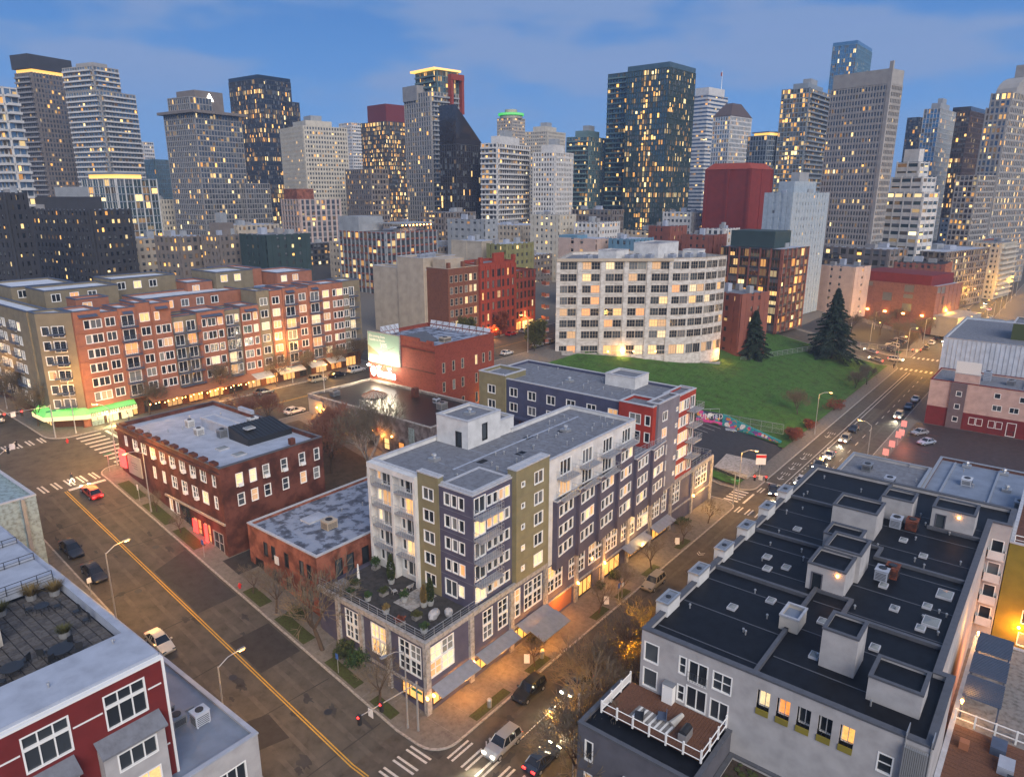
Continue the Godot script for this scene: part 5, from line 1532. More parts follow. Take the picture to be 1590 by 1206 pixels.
# ---------- near right: black roofed building ----------
func build_near_right() -> void:
	rng.seed = 707
	var t := begin("black_roof_building", "grey stucco apartment block with broad black tarred roof and roof huts", "building", 52, 14, 0)
	var W := []
	W.append([26.4 - 26.05, 14.6, 1.4, 1.9, 1, 1, 0]); W.append([26.4 - 26.05, 11.9, 1.4, 1.9, 1, 1, 0])
	W.append([26.4 - 22.6, 14.8, .65, 1.7, 1, 2, .1]); W.append([26.4 - 22.6, 12.0, .65, 1.6, 1, 2, .1])
	W.append([26.4 - 21.7, 14.4, 1.75, 2.1, 2, 1, .35]); W.append([26.4 - 21.75, 11.75, 1.85, 2.15, 2, 1, 0])
	W.append([26.4 - 19.45, 14.7, 1.65, 1.75, 2, 2, .4]); W.append([26.4 - 19.5, 11.75, 1.6, 1.9, 2, 1, 0])
	for k in 5: W.append([26.4 - 15.6 + k * 1.62, 14.5, 1.05, 2.0, 1, 1, -1.0])
	W.append([26.4 - 6.3, 13.9, 1.0, 1.6, 1, 2, .2])
	var r1 := PackedVector2Array([Vector2(52, 3.0), Vector2(62, 3.0), Vector2(62, 4.0), Vector2(98, 4.0), Vector2(98, 2.0), Vector2(104, 2.0), Vector2(104, 26.4), Vector2(52, 26.4)])
	block(t, r1, 0, 17.7, M.stucco, {7: W, 3: [[.35, 13.6, 1.2, 1.9, 1, 1, 0], [.35, 10.6, 1.2, 1.9, 1, 1, .1], [.35, 7.6, 1.2, 1.9, 1, 1, .3], [.35, 4.6, 1.2, 1.9, 1, 1, .3]]}, {"par": .45, "th": .5, "roof": "roof_black", "cope": "coping_dark", "fw": .1})
	for k in 5:
		var n := 15.6 - k * 1.62 - .525
		box_part(t, "loggia_panel", 51.9, 51.98, n - .52, n + .52, 14.2, 14.75, M.moss_wall)
		window(t, V(52.6, n, 15.6), Vector2(0, -1), .95, 1.8, 2, 1, .5, .06, M.white_trim, "loggia_window")
		part(t, "loggia_rail", rail_mesh([Vector2(52.05, n + .5), Vector2(52.05, n - .5)], 14.7, .5, .3, .015, 2), M.dark_metal)
	part(t, "juliet_rail", rail_mesh([Vector2(51.9, 21.75), Vector2(51.9, 19.9)], 14.4, .95, .25, .015, 2), M.dark_metal)
	# roof cross walls
	for a in [[52.5, 60.5, 16.0, 16.35], [60.3, 103.5, 16.0, 16.35]]: box_part(t, "roof_kerb", a[0], a[1], a[2], a[3], 17.2, 17.62, M.coping_dark)
	for x in [67.2, 78.5, 91.0]: box_part(t, "roof_kerb", x, x + .4, 16.36, 26.0, 17.2, 17.6, M.coping_dark)
	for a in [[66.0, 4.5, 13.0], [80.0, 4.5, 13.2], [92.0, 4.5, 10.0]]: box_part(t, "roof_kerb", a[0], a[0] + .4, a[1], a[2], 17.2, 17.6, M.coping_dark)
	for a in [[66.41, 69.5, 12.6, 13.0], [69.1, 69.5, 13.01, 15.99], [80.41, 83.0, 12.8, 13.2], [82.6, 83.0, 13.21, 15.99]]: box_part(t, "roof_kerb", a[0], a[1], a[2], a[3], 17.2, 17.58, M.coping_dark)
	# huts
	for a in [[69.3, 73.4, 13.6, 17.2, 20.6, 1], [73.41, 77.6, 13.2, 16.8, 20.9, 0], [77.61, 81.0, 14.4, 18.0, 20.4, 0], [84.6, 88.8, 14.2, 19.0, 21.0, 0], [92.0, 95.4, 11.8, 15.2, 20.6, 0], [92.5, 96.3, 5.4, 9.8, 20.5, 1], [57.2, 60.4, 9.6, 12.4, 21.4, 0], [55.2, 58.6, 4.4, 8.2, 19.9, 0]]:
		var ww := {}
		if a[5]: ww = {3: [[.5, .1, 1.0, 2.1, 1, 1, 0]]}
		block(t, rect(a[0], a[1], a[2], a[3]), 17.0, a[4] - .5, M.stucco, ww, {"par": .25, "th": .2, "roof": "roof_black", "cope": "coping_dark", "name": "hut_wall", "frame": M.stucco_dark})
	for p in [Vector3(69.15, 19.6, 14.3), Vector3(92.35, 19.4, 7.0)]:
		var lg := G.new(); lg.ball(V(p.x, p.z, p.y), Vector3.ONE * .13, 5, 7)
		part(t, "wall_lamp", lg.mesh(), M.lamp_warm)
	for k in 46:
		var x := rng.randf_range(54, 102); var n := rng.randf_range(5, 25)
		vent_pipe(t, x, n, 17.25, rng.randf_range(.25, .5))
	for a in [[61, 21.5], [64.5, 19.0], [61.8, 12.5], [62.7, 9.2], [60.4, 6.6], [64.0, 14.0], [70.5, 21.5], [72.0, 20.0], [70.6, 9.2], [73.0, 6.8], [74.5, 11.0], [84, 9.0], [86.8, 11.5], [73.0, 22.4], [82.0, 22.0], [58.2, 13.0], [59.6, 12.0], [68.5, 6.6]]:
		skylight(t, a[0], a[1], 17.25, 1.0, .8)
	for a in [[70.2, 6.0], [76.4, 5.8]]: skylight(t, a[0], a[1], 17.25, 1.8, 1.4)
	# stair pit near the street side and wall units
	for k in 6: 
		var x: float = [55.6, 62.5, 69.0, 75.5, 82.4, 89.0][k]
		block(t, rect(x, x + 2.6, 25.7, 26.9), 15.6, 18.6, M.white, {}, {"par": .5, "th": .1, "roof": "grey_metal", "cope": "galv", "name": "vent_box"})
		roof_unit(t, x + 1.3, 26.3, 18.05, 2.0, .8, .5, M.grey_metal)
	block(t, rect(60.5, 63.0, 15.2, 16.9), 17.0, 18.7, M.stucco_warm, {}, {"par": .4, "th": .1, "roof": "roof_blue", "name": "vent_box"})
	for a in [[76.0, 11.5, 1], [77.2, 10.8, 0], [90.3, 13.0, 1], [90.8, 11.4, 0], [60.2, 10.4, 1]]:
		roof_unit(t, a[0], a[1], 17.25, 1.5, 1.2, 1.2, M.roof_pale if a[2] else M.rust)
	for k in 9: box_part(t, "roof_seam", 54.0 + k * 5.4, 54.12 + k * 5.4, 16.5, 25.8, 17.22, 17.27, M.coping_dark)
	for k in 8: box_part(t, "roof_seam", 56.0 + k * 5.6, 56.12 + k * 5.6, 4.6, 15.8, 17.22, 17.27, M.coping_dark)
	for k in 4: balcony(t, Vector2(98, 3.0), Vector2(0, -1), 1.8, .8, 4.4 + k * 3.0, M.white, M.white, true)
	# slatted shaft and terrace at the corner
	for j in 12:
		box_part(t, "slat", 51.5, 51.85, 4.62 - j * .13, 4.72 - j * .13, 11.0, 17.2, M.galv)
	for j in 2: box_part(t, "shaft_side", 51.86, 53.2, 4.7 - j * 1.65, 4.76 - j * 1.65, 11.0, 18.2, M.galv)
	done()
	# lower end of the block: terrace with deck
	t = begin("deck_building", "lower dark stucco wing with brown timber deck and white railing", "building", 48, 22, 0)
	block(t, rect(44.6, 51.98, 17.4, 28.3), 0, 11.4, M.stucco_dark, {3: [[.8, 8.0, .75, 2.0, 1, 1, 0], [.8, 4.6, .75, 2.0, 1, 1, .6]]}, {"par": .3, "roof": "roof_black", "cope": "coping_dark"})
	block(t, rect(44.2, 47.0, 14.2, 23.6), 0, 8.4, M.moss_wall, {3: [[1.4, 5.4, 2.0, 2.4, 2, 1, 1.0], [4.6, 5.0, 1.4, 2.0, 1, 1, 1.0]]}, {"par": .9, "roof": "concrete_dark", "cope": "coping", "name": "balcony_wall"})
	block(t, rect(43.4, 47.0, 11.0, 19.4), 0, 9.6, M.stucco, {3: [[1.0, 5.6, 1.4, 2.4, 1, 1, 1.0], [4.5, 5.6, 1.2, 1.2, 1, 1, 0]]}, {"par": .3, "roof": "roof_black", "cope": "coping_dark", "name": "wall"})
	for k in 34:
		box_part(t, "deck_board", 46.9, 51.95, 18.0 + k * .27, 18.25 + k * .27, 11.5, 11.62 + .004 * (k % 3), M.wood_deck)
	var path := [Vector2(51.9, 27.3), Vector2(46.8, 27.3), Vector2(46.8, 17.9), Vector2(51.9, 17.9)]
	for i in 3:
		var a: Vector2 = path[i]; var b: Vector2 = path[i + 1]
		var L := a.distance_to(b); var c := roundi(L / 1.5)
		for j in c + (1 if i == 2 else 0):
			var p: Vector2 = a.lerp(b, float(j) / c)
			box_part(t, "rail_post", p.x - .07, p.x + .07, p.y - .07, p.y + .07, 11.5, 12.75, M.white_trim)
		for h in [11.75, 12.55]:
			var g := G.new(); g.tube(V(a.x, a.y, h), V(b.x, b.y, h), .05, .05, 4)
			part(t, "handrail", g.mesh(), M.white_trim)
		if i == 0:
			var g2 := G.new()
			for j in int(L / .16): bw(g2, b.x + j * .16, b.x + j * .16 + .06, a.y - .03, a.y + .03, 11.75, 12.55)
			part(t, "baluster", g2.mesh(), M.white_trim, true)
	done()
	t = begin("green_roof_wing", "low wing with mossy dark roof below the grey stucco wall", "building", 46, 6, 0)
	block(t, rect(38.0, 51.97, -8, 17.3), 0, 9.2, M.stucco, {}, {"par": .3, "roof": "soil", "cope": "coping_dark"})
	rng.seed = 71
	var mg := G.new()
	for k in 500:
		var p := V(rng.randf_range(40, 51.5), rng.randf_range(2, 16.8), 8.93)
		mg.ball(p, Vector3(.3, .1, .3) * rng.randf_range(.5, 1.4), 3, 5, .3, k)
	part(t, "moss", mg.mesh(), M.verge, true)
	done()
	# yellow building beyond, at the frame's edge
	t = begin("olive_building", "mustard yellow apartment house with white windows facing the narrow court", "building", 98.5, -6, 0)
	block(t, rect(98.2, 120, -16, 1.9), 0, 15.6, M.moss_wall, {3: [[2.6, 11.6, 1.2, 1.7, 1, 1, 0], [2.6, 8.6, 1.2, 1.7, 1, 1, 0], [2.6, 5.6, 1.2, 1.7, 1, 1, .1], [2.6, 2.6, 1.2, 1.7, 1, 1, 0], [6.4, 11.6, 1.2, 1.7, 1, 1, .1], [6.4, 8.6, 1.2, 1.7, 1, 1, 0], [6.4, 5.6, 1.2, 1.7, 1, 1, .1], [10.4, 8.6, 1.2, 1.7, 1, 1, .1]]}, {"par": .5, "roof": "brick_base", "cope": "coping"})
	part(t, "terrace_railing", rail_mesh([Vector2(98.5, 1.5), Vector2(98.5, -10)], 15.4, 1.1, 1.4, .05, 2), M.white_trim)
	var yl := G.new(); yl.ball(V(98.0, -.6, 5.0), Vector3.ONE * .18, 5, 7)
	part(t, "wall_lamp", yl.mesh(), M.lamp_warm)
	done()
	t = begin("pergola_terrace", "court terrace with slatted pergolas and white railing beside black roof", "terrace", 60, -3, 0)
	block(t, rect(44, 82, -14, 2.9), 0, 11.0, M.brick_base, {}, {"par": .1, "roof": "concrete_dark"})
	for k in 3:
		for j in 14: box_part(t, "pergola_slat", 66.8 + k * 4.2 + j * .27, 66.92 + k * 4.2 + j * .27, -.4, 2.5, 13.2, 13.3, M.blue_metal)
		for c in 4: box_part(t, "pergola_post", 66.9 + k * 4.2 + (c % 2) * 3.4, 67.02 + k * 4.2 + (c % 2) * 3.4, -.3 + int(c / 2) * 2.6, -.18 + int(c / 2) * 2.6, 10.9, 13.19, M.blue_metal)
	for j in 9: box_part(t, "rail_post", 66.0, 66.14, 2.6 - j * 1.5, 2.74 - j * 1.5, 10.9, 12.2, M.white_trim)
	for h in [11.3, 12.1]: box_part(t, "handrail", 66.03, 66.11, -10.0, 2.7, h, h + .08, M.white_trim)
	for j in 40: box_part(t, "deck_board", 46.0 + j * .49, 46.46 + j * .49, -10, 2.7, 10.95, 11.03 + .004 * (j % 3), M.wood_deck)
	for k in 4: box_part(t, "table", 57.0 + k * 2.1, 58.6 + k * 2.1, -3.4 + k * .7, -2.3 + k * .7, 11.03, 11.75, [M.blue_metal, M.dark_metal, M.roof_pale, M.blue_metal][k])
	box_part(t, "planter", 62.4, 63.1, 1.2, 1.9, 11.03, 11.7, M.terracotta)
	done()
	for a in [[66.8, 2.4, "small glowing lamp on the pergola beam end"], [79.6, 2.6, "small glowing lamp on the court wall"]]:
		var g := G.new(); g.ball(Vector3.ZERO, Vector3.ONE * .14, 5, 7); g.box(-.05, .05, -.3, -.1, -.05, .05)
		solo("wall_lamp", a[2], "lamp", g.mesh(), M.lamp_warm, Vector3(a[0], 12.7, -a[1]))
	lamp_light(80.5, 2.4, 12.6, 4, Color(1, .7, .35), .15)
	lamp_light(66.8, 2.0, 12.4, 2, Color(1, .7, .35), .15)
	lamp_light(97.0, -.6, 5.0, 10, Color(1, .62, .2), .2)
	lamp_light(88, 1.0, 5.0, 14, Color(1, .55, .24), .3)
	# flat grey roofs behind
	t = begin("low_building", "low grey flat roofed building with pipes and turbine vents behind black roof", "building", 106, 16, 0)
	block(t, rect(104.5, 123.0, 14.0, 25.5), 0, 14.4, M.stucco, {}, {"par": .45, "roof": "roof_grey", "cope": "galv"})
	block(t, rect(104.6, 131.0, -18.0, 13.9), 0, 14.0, M.brick_base, {}, {"par": .45, "roof": "roof_blue", "cope": "galv"})
	for a in [[129.5, 10], [129.5, 5], [129.5, -.5], [129.5, -6], [122, 4]]: mushroom_vent(t, a[0], a[1], 13.6)
	for a in [[107.5, 22.0], [113, 18], [117, 22], [110, 8], [116, 2], [112, -4], [121, 9]]: roof_unit(t, a[0], a[1], 14.0 if a[1] > 14 else 13.6, 1.6, 1.3, 1.0, [M.grey_metal, M.roof_white, M.roof_pale][int(a[0]) % 3])
	for k in 3: box_part(t, "pipe_run", 105, 130, 11.5 - k * 6.0, 11.75 - k * 6.0, 13.5, 13.85, M.galv)
	for k in 7: vent_pipe(t, 107.0 + k * 3.1, 20.0 - (k * 7) % 16, 13.9, .5)
	done()

# ---------- right side of the lower street ----------
func build_right_side() -> void:
	rng.seed = 808
	var t := begin("pink_building", "pink and maroon three storey building with white windows and roof billboard", "building", 199, 14, 0)
	block(t, rect(199, 214.0, -14, 26.0), 0, 11.6, M.pink_wall, {3: [[18.5 - 4.9, 9.0, 1.2, 1.2, 1, 1, .9], [18.6, 8.8, 1.2, 1.3, 1, 1, 0], [13.6, 6.0, 1.8, 1.3, 2, 1, 0], [17.0, 6.0, 1.8, 1.3, 2, 1, 0], [20.4, 6.0, 1.8, 1.3, 2, 1, 0], [24.5, 6.0, 1.8, 1.3, 2, 1, 0]]}, {"par": .4, "roof": "roof_grey", "cope": "maroon"})
	box_part(t, "maroon_base", 198.85, 199.0, -13.9, 21.0, -.1, 4.4, M.maroon)
	box_part(t, "maroon_base", 198.85, 199.0, 21.0, 25.95, -.1, 4.9, M.maroon)
	block(t, rect(198.6, 199.02, 18.1, 21.4), -.1, 11.5, M.mauve, {3: [[1.3, 8.4, 1.1, 1.2, 1, 1, .4], [1.3, 5.2, 1.1, 1.2, 1, 1, .3], [1.3, 2.0, 1.1, 1.2, 1, 1, .1]]}, {"par": 0.0, "th": .05, "cope": "none", "name": "stair_tower"})
	for u in [16.0, 12.0]:
		for k in 2: window(t, V(198.84, u - k * 1.5, 2.6), Vector2(0, -1), 1.25, 1.7, 1, 1, 0, .1, M.white_trim, "shutter_window", M.glass_curtain)
	window(t, V(198.84, 8.0, 2.0), Vector2(0, -1), 1.8, 3.2, 1, 2, 0, .12, M.white_trim, "door", M.glass_curtain)
	window(t, V(198.84, 8.0, -.0 + .9), Vector2(0, -1), 1.3, 1.4, 1, 1, 1, .1, M.dark_metal, "lit_window", M.shop_glow)
	block(t, rect(200.5, 202.5, 16.0, 21.2), 11.0, 13.6, M.pink_wall, {}, {"par": .0, "roof": "pink_wall", "name": "sign_base"})
	box_part(t, "billboard_panel", 200.4, 200.6, 16.0, 21.2, 13.7, 16.6, M.cloth_white)
	roof_unit(t, 207, 15, 11.2, 1.8, 1.6, 2.4, M.roof_pale); roof_unit(t, 206, 10, 11.2, 2.4, 1.6, 1.2, M.grey_metal)
	for k in 4: box_part(t, "duct", 203, 212, 7.0 - k * 1.3, 7.3 - k * 1.3, 11.2, 11.6, M.galv)
	done()
	t = begin("metal_hall", "pale corrugated metal hall with flat roof behind pink building", "building", 218, 12, 0)
	block(t, rect(216, 258, -16, 26.8), 0, 19.3, M.roof_white, {}, {"par": .7, "roof": "roof_grey", "cope": "galv"})
	for k in 40: box_part(t, "wall_rib", 215.93, 216.0, -15.5 + k * 1.05, -15.42 + k * 1.05, .2, 19.1, M.galv)
	block(t, rect(228, 240, 4, 13), 18.5, 23.0, M.leaf_shrub, {}, {"par": .3, "name": "roof_house_wall"})
	block(t, rect(226, 246, -14, 0), 18.5, 26.0, M.pale_blue, {}, {"par": .3, "name": "roof_house_wall"})
	done()
	# parking lot between them and the street
	setting("parking_lot", sheet(131.5, 198.5, -18, 27.5, .16), M.lot_red)
	for k in 8: setting("parking_line", sheet(140.0 + k * 7.0, 140.2 + k * 7.0, 21, 27, .175), M.brick_worn, get_node("parking_lot_001"))
	setting("parking_lot", sheet(281, 324, 48, 84, .165), M.asphalt_lot)
	for k in 12: setting("parking_line", sheet(283.0 + k * 2.8, 283.12 + k * 2.8, 50, 55, .185), M.paint_white, get_node("parking_lot_002"))
const CITY := [
	["tower","pale glass balcony tower cut by the frame edge",[97.5,326.8,100.2,314.4,105.0,315.5,102.4,327.8],18.8,92.7,"pale_balc",{}],
	["tower","brown concrete tower with black glowing top and dark balconies",[181.7,544.0,185.6,528.3,210.2,534.5,206.3,550.1],22.6,127.9,"brown_res",{"top":"blackbox"}],
	["tower","curved white apartment tower with many ringed balconies",[195.7,507.8,203.0,478.7,226.6,484.6,219.3,513.6],21.8,123.2,"white_balc",{"top":"step"}],
	["tower","narrow dark slab behind the white balcony tower",[288.1,646.6,290.5,636.9,298.9,639.0,296.4,648.7],24.4,103.3,"dark_glass",{}],
	["tower","small white striped tower between larger dark ones",[345.9,757.8,348.7,742.2,359.7,744.1,356.9,759.7],25.4,104.6,"white_band",{}],
	["tower","pale turquoise glass slab low in the skyline",[258.7,553.2,260.9,540.3,274.5,542.7,272.2,555.6],22.7,79.4,"teal_plain",{}],
	["tower","grey panelled tower with overhanging roof and lit triangle sign",[203.5,405.2,205.9,377.5,234.1,379.9,231.7,407.7],20.0,99.6,"grey_panel",{"top":"flange"}],
	["tower","stepped annex beside the grey panelled tower",[228.5,391.4,229.9,375.2,246.3,376.6,244.9,392.8],19.9,61.2,"grey_panel",{}],
	["tower","black glass office tower with rows of lit floors",[347.3,576.8,348.7,536.6,379.4,537.7,378.0,577.9],22.9,143.3,"black_glass",{"top":"plain"}],
	["tower","lower black glass wing of the office tower",[373.6,544.3,373.9,534.1,384.2,534.5,383.8,544.7],22.6,128.3,"black_glass",{}],
	["tower","cream concrete hotel slab with square windows and crown",[312.6,459.4,304.6,421.5,335.7,414.9,343.7,452.7],20.8,99.2,"cream_grid",{"top":"boxes"}],
	["tower","small pale office tower with dark window strips",[521.5,657.2,519.5,634.4,535.0,633.1,537.0,655.9],24.4,128.3,"white_band",{}],
	["tower","gold lit glass tower under a maroon screen top",[429.7,511.7,426.6,477.0,449.6,475.0,452.6,509.7],21.8,113.9,"gold_glass",{"top":"maroon"}],
	["tower","dark brown mid rise block in front of the gold tower",[316.3,394.8,312.0,364.7,325.0,362.9,329.2,393.0],19.8,70.9,"brown_dark",{}],
	["tower","slender grey and brick striped tower with teal crown and red frame",[344.6,366.1,340.7,338.2,363.2,335.0,367.1,362.9],19.3,117.1,"stripe_brick",{"top":"redframe"}],
	["tower","black glass tower with steeply sloping top",[322.0,312.9,322.0,299.8,346.7,299.8,346.7,312.9],18.5,83.5,"black_dim",{"top":"slope"}],
	["tower","round topped tower with glowing green ring",[624.3,520.5,624.3,500.2,646.5,500.2,646.5,520.5],22.1,133.2,"beige_round",{"top":"green"}],
	["tower","white ribbed apartment tower with open balconies",[328.7,286.3,330.2,275.4,367.3,280.6,365.8,291.5],17.8,83.7,"white_balc2",{"top":"boxes"}],
	["tower","beige hotel tower with stepped top behind white ones",[515.7,398.9,517.7,376.3,548.3,379.0,546.3,401.6],20.0,106.9,"cream_grid",{"top":"boxes"}],
	["tower","white gridded apartment tower with pointed top",[357.3,270.0,358.6,254.9,380.2,256.8,378.9,271.9],17.1,79.3,"white_grid",{"top":"boxes"}],
	["tower","teal glass twin tower with white edges",[418.5,288.2,420.0,271.2,448.3,273.7,446.8,290.7],17.7,92.0,"teal_glass",{"top":"boxes"}],
	["tower","great dark green glass tower with lit central strip",[419.2,243.7,418.2,214.6,451.5,213.4,452.5,242.5],15.8,128.5,"green_glass",{"top":"plain"}],
	["tower","balconied left wing of the dark green glass tower",[433.1,266.1,432.5,250.8,451.5,250.2,452.0,265.4],16.9,130.8,"green_balc",{}],
	["tower","tall white striped tower with a flag on its roof",[695.2,331.6,692.6,312.9,728.2,307.9,730.8,326.6],18.7,147.9,"white_stripe",{"top":"flag"}],
	["tower","glass tower with dark hipped roof and bright corner",[593.0,262.1,590.7,246.3,624.0,241.6,626.3,257.4],16.6,116.3,"pale_grid",{"top":"hip"}],
	["tower","blue glass mid tower with lit top band",[492.5,192.2,488.7,177.8,532.5,166.1,536.3,180.5],14.0,92.5,"blue_glass",{"top":"glow"}],
	["tower","lit glass apartment tower with rounded brown penthouse",[496.0,173.6,496.0,156.1,548.0,156.1,548.0,173.6],13.4,120.3,"lit_glass",{"top":"boxes"}],
	["tower","tall light blue glass tower far behind the concrete slab",[734.9,214.7,734.9,193.7,787.2,193.7,787.2,214.7],14.9,184.5,"sky_glass",{"top":"plain"}],
	["tower","concrete slab tower with deep square windows and blank parapet",[377.6,108.9,371.0,82.3,382.4,79.5,389.0,106.1],7.1,102.8,"concrete_grid",{"top":"parapet"}],
	["tower","white stepped office block with ribbon windows",[398.7,83.7,394.4,66.6,410.1,62.7,414.4,79.8],3.4,70.5,"white_ribbon",{"top":"steps"}],
	["tower","blue and white glass tower with angled fin",[593.0,107.3,592.1,96.9,631.4,93.5,632.3,103.9],8.1,112.2,"blue_white",{"top":"boxes"}],
	["tower","dark slim tower beside the blue and white one",[749.0,147.9,747.3,138.3,767.4,134.8,769.1,144.3],12.4,120.6,"dark_glass",{}],
	["tower","bronze brown office tower with rounded top",[636.0,96.4,634.4,84.8,677.5,78.7,679.1,90.3],5.9,113.2,"bronze",{"top":"plain"}],
	["tower","brown striped mid rise tower with white balconies",[479.5,66.0,476.8,55.2,499.8,49.5,502.5,60.2],0.7,65.5,"brown_band",{}],
	["tower","dark reddish glass tower half hidden at skyline right",[716.1,95.0,714.9,85.9,746.7,81.4,748.0,90.6],6.0,106.2,"bronze",{}],
	["tower","tall stone and glass tower with arched crown",[520.4,62.0,517.5,50.4,583.6,34.0,586.5,45.6],-0.6,111.8,"arch_stone",{"top":"arch"}],
	["midrise","black brick midrise with scattered warm windows at left edge",[77.2,282.4,81.3,267.9,87.6,269.7,83.4,284.2],17.5,56.0,"black_brick",{}],
	["midrise","long black brick apartment block with lit upper windows",[99.2,321.7,109.8,279.2,125.2,283.0,114.6,325.5],18.4,50.3,"black_brick",{"top":"boxes"}],
	["midrise","glass block framed in white lattice with roof terrace",[133.7,344.6,137.8,321.7,156.5,325.0,152.4,347.9],19.0,61.7,"lattice",{"top":"glow"}],
	["midrise","beige striped office block behind the low brown houses",[198.8,423.6,200.1,414.2,211.3,415.8,209.9,425.2],20.5,52.5,"cream_grid",{}],
	["midrise","low brown apartment house with white panels",[127.8,272.1,130.1,259.2,140.8,261.1,138.6,274.0],17.2,40.7,"brown_white",{}],
	["midrise","brown apartment house with white stair panels and roof box",[138.2,257.9,139.5,248.5,150.7,250.1,149.4,259.5],16.7,41.1,"brown_white",{"top":"boxes"}],
	["midrise","dark green apartment block with small white windows",[145.5,244.0,145.5,227.5,163.7,227.5,163.7,244.0],16.0,41.6,"green_dark",{}],
	["midrise","pink and grey striped slab with brown roof box",[232.5,345.9,230.5,326.9,255.1,324.3,257.1,343.4],19.0,52.8,"pink_stripe",{"top":"brownbox"}],
	["midrise","grey building with brick front in white frame and lit terrace",[191.9,246.2,191.9,217.4,220.5,217.4,220.5,246.2],15.9,40.9,"brick_frame",{"top":"terrace"}],
	["midrise","brown brick block with arched roof behind the framed building",[280.7,289.1,280.7,270.7,305.3,270.7,305.3,289.1],17.7,46.1,"brown_dark",{}],
	["midrise","pale grey metal clad block with stepped roof",[249.6,238.7,249.6,215.9,258.6,215.9,258.6,238.7],15.7,44.3,"grey_metal_clad",{}],
	["midrise","plain beige block with roof dish above red brick row",[202.0,191.4,202.0,176.1,214.7,176.1,214.7,191.4],14.1,38.6,"beige_plain",{}],
	["midrise","olive green apartment block with balconies beside beige one",[199.8,171.7,199.8,163.3,216.5,163.3,216.5,171.7],13.5,38.3,"olive_block",{}],
	["midrise","pale cream and green apartment block behind tall fir trees",[278.4,211.6,278.4,195.2,292.3,195.2,292.3,211.6],14.9,46.2,"cream_green",{}],
	["midrise","long brown brick warehouse in front of the dark glass tower",[343.0,231.7,343.0,205.8,355.3,205.8,355.3,231.7],15.4,47.3,"brown_dark",{}],
	["midrise","low white office house with flat roof and window row",[280.1,187.7,280.1,174.5,298.2,174.5,298.2,187.7],14.0,43.2,"white_low",{}],
	["midrise","pink stucco block beside a blue painted gable",[227.1,159.0,227.1,142.4,240.8,142.4,240.8,159.0],12.9,39.6,"pink_plain",{"top":"mural"}],
	["midrise","blue painted block with pale windows",[228.8,138.0,228.8,127.6,242.8,127.6,242.8,138.0],12.0,40.1,"blue_block",{}],
	["midrise","red brick block with plain wall below the dark tower",[269.5,143.7,268.4,133.9,281.0,132.6,282.0,142.4],12.3,43.0,"brick_block",{}],
	["midrise","red brick warehouse with white roof gear",[266.5,127.2,266.5,114.4,279.0,114.4,279.0,127.2],11.3,40.3,"brick_block",{}],
	["midrise","white and brown framed block at the foot of the dark tower",[353.7,180.7,353.7,164.3,368.7,164.3,368.7,180.7],13.7,46.4,"white_low",{}],
	["midrise","small white gabled blocks beside the maroon box",[278.1,122.3,277.3,114.5,288.8,113.2,289.7,121.1],11.2,42.3,"white_low",{}],
	["midrise","huge windowless maroon brick box",[347.3,155.6,345.7,132.0,370.2,130.3,371.8,153.9],12.5,67.1,"maroon_box",{"top":"hipbox"}],
	["midrise","pale blue grey slab with dim windows",[286.7,103.3,285.5,92.1,319.7,88.5,320.8,99.7],7.4,56.0,"pale_slab",{"top":"boxes"}],
	["midrise","brick and glass lofts with brightly lit floors",[259.0,108.3,256.5,84.3,278.2,82.0,280.7,106.0],7.2,36.9,"loft",{"top":"dark"}],
	["midrise","small red brick house beside the white office",[220.1,92.6,216.8,82.5,229.3,78.4,232.6,88.6],5.6,25.6,"brick_small",{}],
	["midrise","plain pink brick store building near the parking lot",[325.1,90.7,321.3,75.4,333.8,72.3,337.7,87.6],4.9,26.2,"pink_plain",{}],
	["midrise","long brick and red rendered building above the parking lot",[335.0,78.2,326.8,45.5,349.6,39.9,357.7,72.5],1.0,20.0,"brick_long",{"top":"redcap"}],
	["midrise","dark timber clad apartment block with roof lights",[401.5,74.4,396.4,53.8,445.7,41.5,450.8,62.1],0.8,28.9,"dark_block",{}],
	["midrise","podium of the concrete slab tower with lit arcade",[372.6,102.5,365.0,72.0,382.1,67.7,389.7,98.3],5.5,31.1,"podium",{}],
	["midrise","cream stepped apartment house along the far street",[470.7,51.6,468.4,38.5,496.4,33.6,498.7,46.7],-0.6,30.0,"cream_low",{}],
	["midrise","brick corner block along the far street",[499.2,59.6,497.5,49.9,521.0,45.7,522.7,55.4],-0.1,30.2,"brick_block",{}],
	["midrise","pale flat roofed block below the bronze towers",[558.4,81.7,555.9,67.5,599.3,59.9,601.8,74.1],3.0,39.9,"white_low",{}]
]
